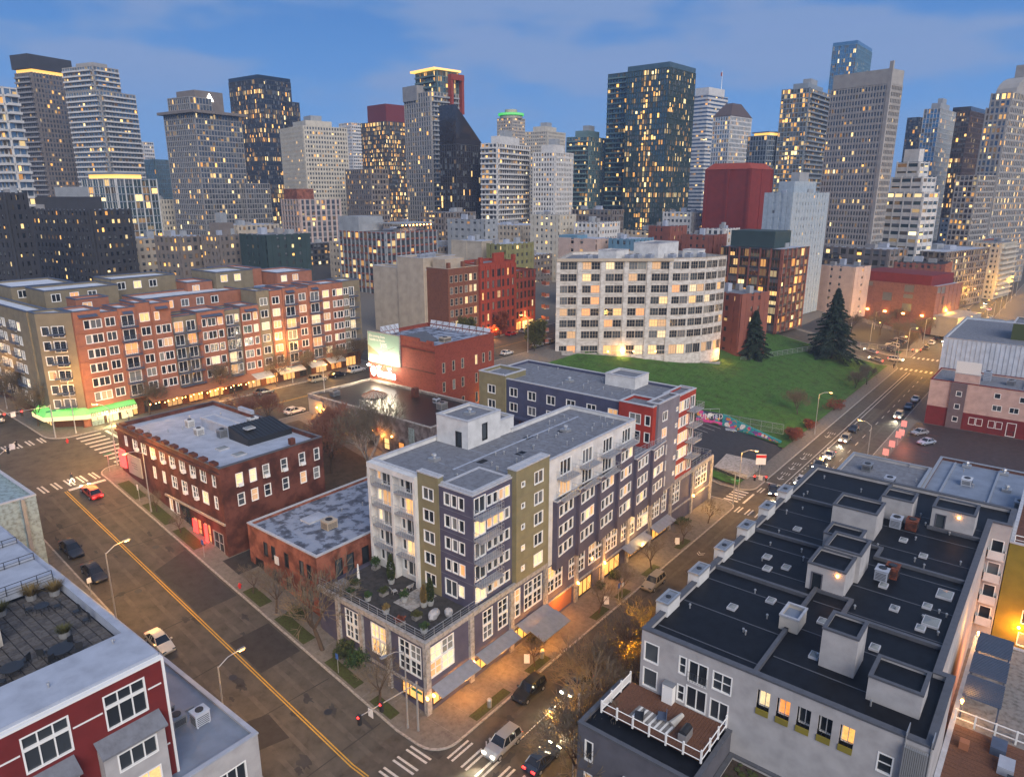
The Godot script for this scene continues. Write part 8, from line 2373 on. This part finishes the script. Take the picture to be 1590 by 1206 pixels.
func build_street_things() -> void:
	surf("tw_green_sign", Color(.01, .2, .1), .5); lamp_mat("sign_pink", Color(1, .45, .4), .35); surf("sign_blue", Color(.03, .1, .35), .5); surf("sign_white", Color(.7, .7, .7), .5); surf("sign_red", Color(.5, .03, .03), .5); surf("hydrant", Color(.45, .02, .02), .5)
	street_lamp("tall grey street lamp at the podium corner, arm over avenue", 43.6, 49.4, Vector2(-1, .15).normalized(), 9.5, 0)
	street_lamp("tall street lamp on the avenue beside the parked beige sedan", 29.0, 84.0, Vector2(1, .1).normalized(), 9.5, 53)
	street_lamp("street lamp on the avenue by the lower terrace wing", 28.9, 60.0, Vector2(1, 0), 9.5, 37)
	street_lamp("street lamp on the verge beside dark brick block", 43.2, 104.5, Vector2(-1, 0), 9.5, 37)
	street_lamp("street lamp by the side street below the red block", 124.0, 44.6, Vector2(.4, -1).normalized(), 9.5, 61)
	street_lamp("street lamp at the edge of the lawn above the bike lane", 172.3, 44.8, Vector2(.5, -1).normalized(), 10.0, 46)
	street_lamp("street lamp beside the market crossing", 45.9, 121.4, Vector2(-.6, 1).normalized(), 10.0, 92)
	street_lamp("street lamp on the corner in front of the market", 47.2, 141.2, Vector2(-.3, -1).normalized(), 10.0, 40)
	street_lamp("street lamp on the kerb behind the black roof", 158.0, 30.0, Vector2(.2, 1).normalized(), 9.0, 46)
	street_lamp("street lamp under the bare trees at the timber deck", 61.5, 30.1, Vector2(0, 1), 8.0, 67, Color(1, .72, .12))
	street_lamp("street lamp under the bare trees by the vent boxes", 97.0, 30.1, Vector2(0, 1), 8.5, 53, Color(1, .7, .2))
	street_lamp("street lamp under the bare trees near dark wing", 46.5, 29.9, Vector2(0, 1), 8.5, 32, Color(1, .72, .3))
	street_lamp("street lamp at the far junction by the park fence", 259.5, 45.2, Vector2(.5, -1).normalized(), 10.0, 106, Color(1, .72, .3))
	street_lamp("street lamp at the far junction by the metal hall", 259.0, 29.4, Vector2(.5, 1).normalized(), 10.0, 92, Color(1, .72, .3))
	street_lamp("street lamp across the far junction", 281.0, 45.4, Vector2(-.5, -1).normalized(), 10.0, 106, Color(1, .7, .3))
	street_lamp("street lamp on the upper street by the office", 158.5, 121.2, Vector2(0, 1), 10.0, 46)
	street_lamp("street lamp on the upper street by graffiti hall", 88.0, 121.0, Vector2(0, 1), 9.5, 39)
	street_lamp("street lamp on the upper street by the pale awnings", 94.0, 141.2, Vector2(0, -1), 9.5, 39)
	street_lamp("street lamp up the avenue beside brick apartments", 43.6, 165.0, Vector2(-1, 0), 9.5, 21)
	for k in 8:
		street_lamp("glowing lamp lining the far street on its left kerb", 310.0 + k * 28.0, 45.0, Vector2(0, -1), 9.5, 90, Color(1, .72, .26))
		street_lamp("glowing lamp lining the far street on its right kerb", 296.0 + k * 28.0, 29.5, Vector2(0, 1), 9.5, 80, Color(1, .72, .26))
	for a in [[292.0, 60.0], [304.0, 70.0], [316.0, 64.0]]:
		street_lamp("lamp in the far parking lot below the brick building", a[0], a[1], Vector2(0, -1), 7.0, 45, Color(1, .74, .3))
	lamp_light(178, 26.5, 3.0, 6, Color(1, .5, .4), .3)
	lamp_light(64.5, 46.6, 2.8, 10, Color(1, .62, .2), .3)
	lamp_light(51.0, 47.4, 2.6, 8, Color(1, .62, .22), .3)
	lamp_light(57.5, 47.4, 2.6, 8, Color(1, .62, .22), .3)
	lamp_light(71.5, 47.8, 2.7, 6, Color(1, .6, .22), .3)
	lamp_light(83.0, 47.6, 3.0, 6, Color(1, .66, .3), .3)
	lamp_light(92.0, 47.0, 3.2, 8, Color(1, .75, .4), .3)
	lamp_light(117.0, 47.4, 3.4, 12, Color(1, .74, .38), .3)
	lamp_light(44.7, 93.0, 9.0, 4, Color(1, .1, .06), .3)
	lamp_light(44.5, 117.6, 14.2, 4, Color(1, .12, .08), .3)
	# lamps mounted on the podium corner
	for p in [Vector3(46.0, 2.6, 48.7), Vector3(46.9, 2.5, 48.6), Vector3(53.6, 2.9, 48.6), Vector3(75.6, 3.2, 48.6), Vector3(82.7, 3.3, 48.6), Vector3(112.9, 3.6, 48.6)]:
		var g := G.new(); g.ball(Vector3.ZERO, Vector3.ONE * .16, 5, 8)
		g.box(-.05, .05, .1, .22, -.2, .05)
		solo("wall_lamp", "small glowing wall lamp on a podium column", "lamp", g.mesh(), M.lamp_warm, Vector3(p.x, p.y, -p.z), 0.0, "podium wall lamps")
	traffic_mast("traffic signal mast with red lights over the avenue at podium corner", 44.0, 48.2, Vector2(-1, 0.05).normalized(), 7.5, -PI * .5, 6.2)
	traffic_mast("traffic signal mast with red lights at the grey building crossing", 29.0, 121.4, Vector2(.7, .8).normalized(), 7.5, PI * .9, 6.2)
	traffic_mast("traffic signal mast with red lights in front of market", 43.9, 141.6, Vector2(-1, -.1).normalized(), 7.5, 0, 6.2)
	traffic_mast("traffic signal mast at the far junction by the park", 261.0, 44.6, Vector2(.3, -1).normalized(), 6.5, -PI * .5, 6.2)
	traffic_mast("traffic signal mast by the side street crossing", 121.5, 44.5, Vector2(.4, -1).normalized(), 5.5, -PI * .5, 6.0)
	pole_sign("street_sign", "blue and white parking sign on the avenue verge below podium", 43.2, 60.6, 2.6, .45, .7, M.sign_blue, -PI * .5)
	pole_sign("street_sign", "blue parking sign at the alley mouth by dark brick block", 43.3, 89.8, 2.6, .55, .75, M.sign_blue, -PI * .5)
	pole_sign("street_sign", "white parking sign beside the black parked sedans", 29.1, 91.2, 2.4, .5, .7, M.sign_white, 0)
	pole_sign("street_sign", "white sign post on the verge by dark brick block", 43.4, 108.5, 2.6, .35, .9, M.sign_white, -PI * .5)
	pole_sign("street_sign", "green street name sign by the upper crossing", 44.0, 119.8, 3.2, 1.3, .28, M.tw_green_sign, 0)
	pole_sign("street_sign", "blue and white sign by the kerb under the garage entry", 79.6, 44.4, 2.8, .5, .8, M.sign_blue, 0)
	pole_sign("street_sign", "pale sign by the kerb next to the blue one", 80.6, 44.4, 2.4, .55, .55, M.sign_white, 0)
	var pk := pole_sign("parking_sign", "big red and white parking rate board beside the ramp wall", 136.8, 45.2, 5.2, 2.0, 2.2, M.sign_white, -PI * .3)
	var pb := G.new(); pb.box(-1.0, 1.0, -.3, .3, -.01, .03)
	var pp := part(pk, "red_band", pb.mesh(), M.sign_red); pp.position = Vector3(0, 4.75, 0) + Vector3(sin(-PI * .3), 0, cos(-PI * .3)) * .07; pp.rotation.y = -PI * .3
	for a in [[176.0, 27.6, 3.4], [181.5, 27.9, 2.4], [185.0, 28.2, 3.6], [172.0, 28.0, 2.2], [166.0, 28.0, 2.0]]:
		pole_sign("lit_sign", "pink lit parking lot sign by the lower street", a[0], a[1], a[2], 1.2, 1.5, M.sign_pink, -PI * .5)
	for a in [[78.0, 45.4], [60.6, 46.2], [100.6, 45.6]]:
		var g := G.new()
		g.obox(Vector3(-.35, 0, .3), Vector3(.7, 0, 0), Vector3(0, 1.05, -.28), Vector3(0, 0, -.03)); g.obox(Vector3(-.35, 0, -.3), Vector3(.7, 0, 0), Vector3(0, 1.05, .28), Vector3(0, 0, -.03))
		solo("sandwich_board", "white folding sandwich board on the pavement by the awnings", "sign", g.mesh(), M.sign_white, Vector3(a[0], .15, -a[1]), -.9, "sandwich boards")
	for a in [[43.2, 80.9], [44.3, 137.4]]:
		var t := thing("fire_hydrant", "red fire hydrant on the pavement by the alley mouth" if a[1] < 100 else "red fire hydrant on the pavement before the market", "hydrant", Vector3(a[0], ground_h(a[1]) + .14, -a[1]))
		var g := G.new(); g.tube(Vector3.ZERO, Vector3(0, .6, 0), .17, .15, 8); g.ball(Vector3(0, .62, 0), Vector3(.17, .16, .17), 5, 8); g.tube(Vector3(-.28, .42, 0), Vector3(.28, .42, 0), .08, .08, 6)
		part(t, "barrel", g.mesh(), M.hydrant)
	for a in [[62.4, 45.2, "grey litter bin on the pavement under the awnings"], [51.6, 44.6, "pale parking meter box near the corner kerb"]]:
		var g := G.new(); g.tube(Vector3.ZERO, Vector3(0, .95, 0), .26, .28, 10); g.tube(Vector3(0, .95, 0), Vector3(0, 1.1, 0), .3, .18, 10)
		solo("litter_bin", a[2], "bin", g.mesh(), M.galv, Vector3(a[0], .15, -a[1]))
	# low garden wall and bike racks
	var wl := begin("power_pole", "wooden utility pole among the bare trees", "pole", 47.6, 30.2, .14)
	var pg := G.new(); pg.tube(V(47.6, 30.2, 0), V(47.6, 30.2, 11.5), .16, .11, 8)
	part(wl, "pole", pg.mesh(), M.concrete)
	done()
	# terrace furniture on the podium
	for a in [[51.0, 52.4, 2.0, 1.1, .95], [52.4, 51.4, 1.1, 1.0, .9]]:
		var g := G.new(); g.ball(Vector3(0, a[4] * .45, 0), Vector3(a[2] * .55, a[4] * .6, a[3] * .55), 6, 10, .12, 3)
		solo("covered_furniture", "grey covered patio seat near the purple corner" if a[2] > 1.5 else "smaller grey covered patio seat near the purple corner", "furniture", g.mesh(), M.stucco, Vector3(a[0], 8.72, -a[1]), .3)
	for a in [[52.2, 58.6], [51.6, 59.8], [53.4, 59.0]]:
		var t := thing("deck_chair", "pale deck chair on the terrace beside the cypress", "chair", Vector3(a[0], 8.76, -a[1]), a[0], "deck chairs")
		var s := G.new(); s.obox(Vector3(-.3, .34, .3), Vector3(.6, 0, 0), Vector3(0, .06, 0), Vector3(0, 0, -.6))
		part(t, "seat", s.mesh(), M.stucco)
		var bk := G.new(); bk.obox(Vector3(-.3, .4, -.28), Vector3(.6, 0, 0), Vector3(0, .6, -.25), Vector3(0, 0, -.05))
		part(t, "backrest", bk.mesh(), M.stucco)
		for sx in [-.26, .26]:
			for sz in [-.26, .26]:
				var lg := G.new(); lg.tube(Vector3(sx, 0, sz), Vector3(sx, .35, sz), .025, .025, 4)
				part(t, "leg", lg.mesh(), M.stucco)
	var gb := G.new(); gb.box(-.9, .9, 0, .7, -.7, .7)
	gb.box(-.8, .8, .7, .8, -.6, .6)
	solo("planter_box", "grey timber planter box at the back of the terrace", "planter", gb.mesh(), M.concrete_dark, Vector3(48.4, 8.72, -66.0))
	var gu := begin("closed_umbrella", "closed white patio umbrella at the back of terrace", "umbrella", 50.2, 64.8, 8.72)
	var ug := G.new(); ug.tube(V(50.2, 64.8, 8.7), V(50.2, 64.8, 9.6), .04, .04, 5)
	part(gu, "pole", ug.mesh(), M.galv)
	ug = G.new(); ug.tube(V(50.2, 64.8, 9.6), V(50.2, 64.8, 11.6), .2, .08, 8)
	part(gu, "canopy", ug.mesh(), M.cloth_white)
	done()
	# timber deck furniture
	var rg := G.new(); rg.box(-1.9, 1.9, 0, .02, -.85, .85)
	var rug := thing("striped_rug", "black and white striped outdoor rug on the timber deck", "rug", Vector3(48.6, 11.63, -23.2), 1.5)
	part(rug, "rug", rg.mesh(), M.concrete_dark)
	for e in 7:
		var st := G.new(); st.box(-1.8 + e * .54, -1.6 + e * .54, .021, .03, -.82, .82)
		part(rug, "stripe", st.mesh(), M.cloth_white)
	for a in [[48.0, 24.2, M.dark_metal, "dark low deck table on the striped rug"], [49.2, 22.6, M.blue_metal, "blue grey deck seat on the striped rug"]]:
		var g := G.new(); g.box(-.5, .5, .3, .4, -.4, .4); g.box(-.5, .5, .4, .75, .32, .4)
		for sx in [-.42, .42]:
			for sz in [-.34, .34]: g.tube(Vector3(sx, 0, sz), Vector3(sx, .32, sz), .03, .03, 4)
		solo("patio_bench", a[3], "seat", g.mesh(), a[2], Vector3(a[0], 11.66, -a[1]), .4)
	var pu := G.new(); pu.tube(Vector3(0, .1, 0), Vector3(1.3, .5, .4), .35, .2, 8)
	solo("folded_parasol", "folded cream parasol lying beside the striped rug", "parasol", pu.mesh(), M.awning_pale, Vector3(49.0, 11.66, -21.6))
	var gr := begin("grill", "steel barbecue grill on the timber deck", "grill", 48.4, 20.0, 11.63)
	box_part(gr, "cabinet", 47.7, 49.1, 19.7, 20.4, 11.63, 12.4, M.galv)
	var gl := G.new(); gl.tube(V(47.8, 20.05, 12.45), V(49.0, 20.05, 12.45), .34, .34, 10)
	part(gr, "lid", gl.mesh(), M.dark_metal)
	done()
	var cb := begin("storage_cabinet", "white storage cabinet against the grey stucco wall", "cabinet", 51.5, 23.2, 11.63)
	box_part(cb, "case", 51.3, 51.95, 22.75, 23.75, 11.63, 13.5, M.white_trim)
	box_part(cb, "top", 51.25, 51.96, 22.7, 23.8, 13.5, 13.56, M.grey_metal)
	done()
	# near-left terrace furniture
	for a in [[15.8, 58.2, .9, "dark wicker table group near the terrace edge"], [12.6, 58.6, .8, "dark round table on the near terrace slabs"], [17.2, 66.2, .6, "small dark side table by the terrace parapet"]]:
		var t := thing("terrace_table", a[3], "table", Vector3(a[0], 20.76, -a[1]), a[0] * .7)
		var g := G.new(); g.tube(Vector3(0, .66, 0), Vector3(0, .72, 0), a[2], a[2], 14)
		part(t, "tabletop", g.mesh(), M.dark_metal)
		for e in 4:
			var lg := G.new(); lg.tube(Vector3(cos(e * 1.57) * .5, 0, sin(e * 1.57) * .5), Vector3(cos(e * 1.57) * .4, .66, sin(e * 1.57) * .4), .03, .03, 4)
			part(t, "leg", lg.mesh(), M.dark_metal)
	for a in [[15.0, 57.3, 0.4], [16.8, 57.4, 5.8], [16.7, 59.3, 3.6], [14.8, 59.2, 2.4], [13.7, 59.3, 3.8], [11.6, 57.8, 1.0], [18.2, 65.6, 4.4], [16.4, 67.0, 1.4], [18.9, 61.4, 4.7], [18.9, 63.4, 4.7]]:
		var t := thing("terrace_chair", "dark wicker chair on the slabbed roof terrace of red building", "chair", Vector3(a[0], 20.76, -a[1]), a[2], "terrace chairs")
		var s := G.new(); s.box(-.26, .26, .4, .46, -.26, .26)
		part(t, "seat", s.mesh(), M.dark_metal)
		var bk := G.new(); bk.box(-.26, .26, .46, .95, -.28, -.22)
		part(t, "backrest", bk.mesh(), M.dark_metal)
		for sx in [-.23, .23]:
			for sz in [-.23, .23]:
				var lg := G.new(); lg.tube(Vector3(sx, 0, sz), Vector3(sx, .4, sz), .02, .02, 4)
				part(t, "leg", lg.mesh(), M.dark_metal)

# ---------- people: one continuous skin per figure ----------
func sdf_mesh(caps: Array, cell: float) -> Mesh:
	var lo := Vector3.ONE * 1e9; var hi := -lo
	for c in caps:
		for e in [[c[0], c[2]], [c[1], c[3]]]:
			lo = lo.min(e[0] - Vector3.ONE * (e[1] + cell * 2)); hi = hi.max(e[0] + Vector3.ONE * (e[1] + cell * 2))
	var nx := int((hi.x - lo.x) / cell) + 2; var ny := int((hi.y - lo.y) / cell) + 2; var nz := int((hi.z - lo.z) / cell) + 2
	var f := PackedFloat32Array(); f.resize(nx * ny * nz)
	for k in nz:
		for j in ny:
			for i in nx:
				var p := lo + Vector3(i, j, k) * cell
				var d := 1e9
				for c in caps:
					var ab: Vector3 = c[1] - c[0]
					var t := clampf((p - c[0]).dot(ab) / maxf(ab.length_squared(), 1e-6), 0, 1)
					var e: float = (p - (c[0] + ab * t)).length() - lerpf(c[2], c[3], t)
					var h := clampf(.5 + .5 * (e - d) / .05, 0, 1)
					d = lerpf(e, d, h) - .05 * h * (1 - h) if d < 1e8 else e
				f[i + nx * (j + ny * k)] = d
	var idx := {}
	var vs := []
	for k in nz - 1:
		for j in ny - 1:
			for i in nx - 1:
				var sum := Vector3.ZERO; var cnt := 0
				for e in [[0, 1], [2, 3], [4, 5], [6, 7], [0, 2], [1, 3], [4, 6], [5, 7], [0, 4], [1, 5], [2, 6], [3, 7]]:
					var a := Vector3(e[0] & 1, (e[0] >> 1) & 1, e[0] >> 2); var b := Vector3(e[1] & 1, (e[1] >> 1) & 1, e[1] >> 2)
					var fa := f[i + int(a.x) + nx * (j + int(a.y) + ny * (k + int(a.z)))]; var fb := f[i + int(b.x) + nx * (j + int(b.y) + ny * (k + int(b.z)))]
					if (fa < 0) != (fb < 0):
						sum += a.lerp(b, fa / (fa - fb)); cnt += 1
				if cnt:
					idx[i + nx * (j + ny * k)] = vs.size()
					vs.append(lo + (Vector3(i, j, k) + sum / cnt) * cell)
	var g := G.new()
	for k in range(1, nz - 1):
		for j in range(1, ny - 1):
			for i in range(1, nx - 1):
				var o := i + nx * (j + ny * k)
				for ax in 3:
					var st: int = [1, nx, nx * ny][ax]
					if (f[o] < 0) == (f[o + st] < 0): continue
					var u: int = [nx, nx * ny, 1][ax]; var w: int = [nx * ny, 1, nx][ax]
					var q := [idx.get(o - u - w, -1), idx.get(o - w, -1), idx.get(o, -1), idx.get(o - u, -1)]
					if -1 in q: continue
					if f[o] < 0: g.q(vs[q[0]], vs[q[1]], vs[q[2]], vs[q[3]])
					else: g.q(vs[q[3]], vs[q[2]], vs[q[1]], vs[q[0]])
	return g.mesh()

var people_cache := {}
func person(label: String, x: float, n: float, h: float, turn: float, top: Material, legs: Material, stride: float) -> void:
	var t := thing("person", label, "person", Vector3(x, h, -n), turn, "people on the pavements")
	if not people_cache.has(stride):
		var hip := .92; var sh := 1.42
		var s := stride
		var lk := Vector3(s * .5, .5, .1); var rk := Vector3(-s * .3, .5, -.1)
		var lf := Vector3(s * .62, .08, .1); var rf := Vector3(-s * .75, .1, -.1)
		var le := Vector3(-s * .25, 1.15, .27); var re := Vector3(s * .25, 1.15, -.27)
		var lw := Vector3(-s * .18 + .1, .9, .28); var rw := Vector3(s * .45 + .06, .92, -.26)
		var body := [[Vector3(0, hip, 0), Vector3(.02, sh - .08, 0), .14, .15], [Vector3(0, sh, -.15), Vector3(0, sh, .15), .07, .07], [Vector3(.02, sh, 0), Vector3(.03, 1.54, 0), .055, .055], [Vector3(.04, 1.62, 0), Vector3(.05, 1.69, 0), .09, .1], [Vector3(.13, 1.64, 0), Vector3(.13, 1.62, 0), .02, .02]]
		for e in [[Vector3(0, hip, .09), lk, .09, .065], [lk, lf, .062, .045], [Vector3(0, hip, -.09), rk, .09, .065], [rk, rf, .062, .045], [lf, lf + Vector3(.16, -.03, 0), .045, .035], [rf, rf + Vector3(.16, -.03, 0), .045, .035], [Vector3(0, sh, .18), le, .055, .045], [le, lw, .043, .034], [Vector3(0, sh, -.18), re, .055, .045], [re, rw, .043, .034], [lw, lw + Vector3(.02, -.1, 0), .034, .022], [rw, rw + Vector3(.02, -.1, 0), .034, .022]]: body.append(e)
		var jacket := [[Vector3(0, hip - .02, 0), Vector3(.02, sh - .06, 0), .165, .17], [Vector3(0, sh, -.15), Vector3(0, sh, .15), .085, .085], [Vector3(0, sh, .18), le, .072, .062], [le, lw, .06, .05], [Vector3(0, sh, -.18), re, .072, .062], [re, rw, .06, .05]]
		var trousers := [[Vector3(0, hip, .09), lk, .11, .085], [lk, lf + Vector3(0, .06, 0), .08, .065], [Vector3(0, hip, -.09), rk, .11, .085], [rk, rf + Vector3(0, .06, 0), .08, .065]]
		var hair := [[Vector3(.01, 1.69, 0), Vector3(.0, 1.66, 0), .105, .1]]
		people_cache[stride] = [sdf_mesh(body, .03), sdf_mesh(jacket, .03), sdf_mesh(trousers, .03), sdf_mesh(hair, .03)]
	var ms: Array = people_cache[stride]
	part(t, "body", ms[0], M.skin); part(t, "jacket", ms[1], top); part(t, "trousers", ms[2], legs); part(t, "hair", ms[3], M.black)

func build_people() -> void:
	var c := func(n: float) -> float: return ground_h(n)
	person("person in dark jacket and white trousers striding over the crosswalk", 38.2, 119.4, ground_h(119.4) + .06, .3, M.cloth_dark, M.cloth_white, .55)
	person("person in dark clothes walking before the market window", 53.2, 141.2, ground_h(141) + .15, PI, M.cloth_dark, M.cloth_dark, .3)
	person("person in pale jacket standing by the market door", 56.6, 141.0, ground_h(141) + .15, .4, M.stucco, M.cloth_dark, .1)
	person("person walking on the pavement under the lit terrace awning", 79.0, 140.8, ground_h(141) + .15, 0, M.cloth_dark, M.cloth_dark, .3)
	person("person waiting at the far junction by the signal", 257.8, 44.8, .16, 1.0, M.cloth_dark, M.cloth_dark, .1)
	person("person crossing at the far junction in dark clothes", 268.0, 29.0, .05, 2.0, M.cloth_dark, M.cloth_dark, .3)
func build_camera_and_sky() -> void:
	var cam := Camera3D.new()
	cam.name = "camera"
	add_child(cam)
	cam.fov = 57.12; cam.near = .5; cam.far = 9000
	cam.position = Vector3(0, 56, 0)
	var yaw := deg_to_rad(38.7); var pitch := atan(303.0 / 1108.0)
	cam.look_at_from_position(Vector3(0, 56, 0), Vector3(0, 56, 0) + Vector3(cos(yaw) * cos(pitch), -sin(pitch), -sin(yaw) * cos(pitch)))
	cam.current = true
	var W := 2048; var H := 1024
	var im := Image.create(W, H, false, Image.FORMAT_RGB8)
	var cl := FastNoiseLite.new(); cl.seed = 8; cl.frequency = .011; cl.fractal_octaves = 5; cl.fractal_gain = .5
	var low := Color(.42, .60, .80); var mid := Color(.29, .47, .70); var top := Color(.36, .45, .60)
	var cloud := Color(.48, .55, .69)
	for y in H:
		var el := (0.5 - (y + .5) / H) * 180.0
		for x in W:
			var c: Color
			if el < 0: c = Color(.3, .32, .36)
			else:
				c = low.lerp(mid, clampf(el / 12.0, 0, 1)).lerp(top, clampf((el - 12) / 60.0, 0, 1))
				var a := TAU * x / W
				var v := cl.get_noise_3d(cos(a) * 260.0, el * 17.0, sin(a) * 260.0) * .55 + .5
				var k := smoothstep(.40, .66, v + clampf((el - 8.0) / 60.0, 0.0, .22)) * smoothstep(2.0, 9.0, el) * .75
				c = c.lerp(cloud, k)
			im.set_pixel(x, y, c)
	var sm := PanoramaSkyMaterial.new()
	sm.panorama = ImageTexture.create_from_image(im)
	var sky := Sky.new(); sky.sky_material = sm
	var env := Environment.new()
	env.background_mode = Environment.BG_SKY
	env.sky = sky
	env.background_energy_multiplier = .5
	env.tonemap_mode = Environment.TONE_MAPPER_LINEAR
	env.tonemap_exposure = 2.8
	env.fog_enabled = true; env.fog_density = .00024; env.fog_light_color = Color(.62, .72, .86)
	env.sdfgi_enabled = true; env.ssao_enabled = true; env.ssil_enabled = true
	var we := WorldEnvironment.new()
	we.name = "world"; we.environment = env
	add_child(we)
	var sun := DirectionalLight3D.new()
	sun.name = "afterglow"
	sun.light_energy = .44; sun.light_angular_distance = 50
	sun.light_color = Color(1, .955, .91)
	sun.shadow_enabled = true
	add_child(sun)
	sun.look_at_from_position(Vector3.ZERO, V(.45, .72, -.55))

func _ready() -> void:
	build_camera_and_sky()
	make_materials()
	build_ground()
	build_park()
	build_corner_building()
	build_brick_row()
	build_brick_apartments()
	build_office()
	build_upper_row()
	build_near_left()
	build_near_right()
	build_right_side()
	build_city()
	build_trees()
	build_cars()
	build_street_things()
	build_people()
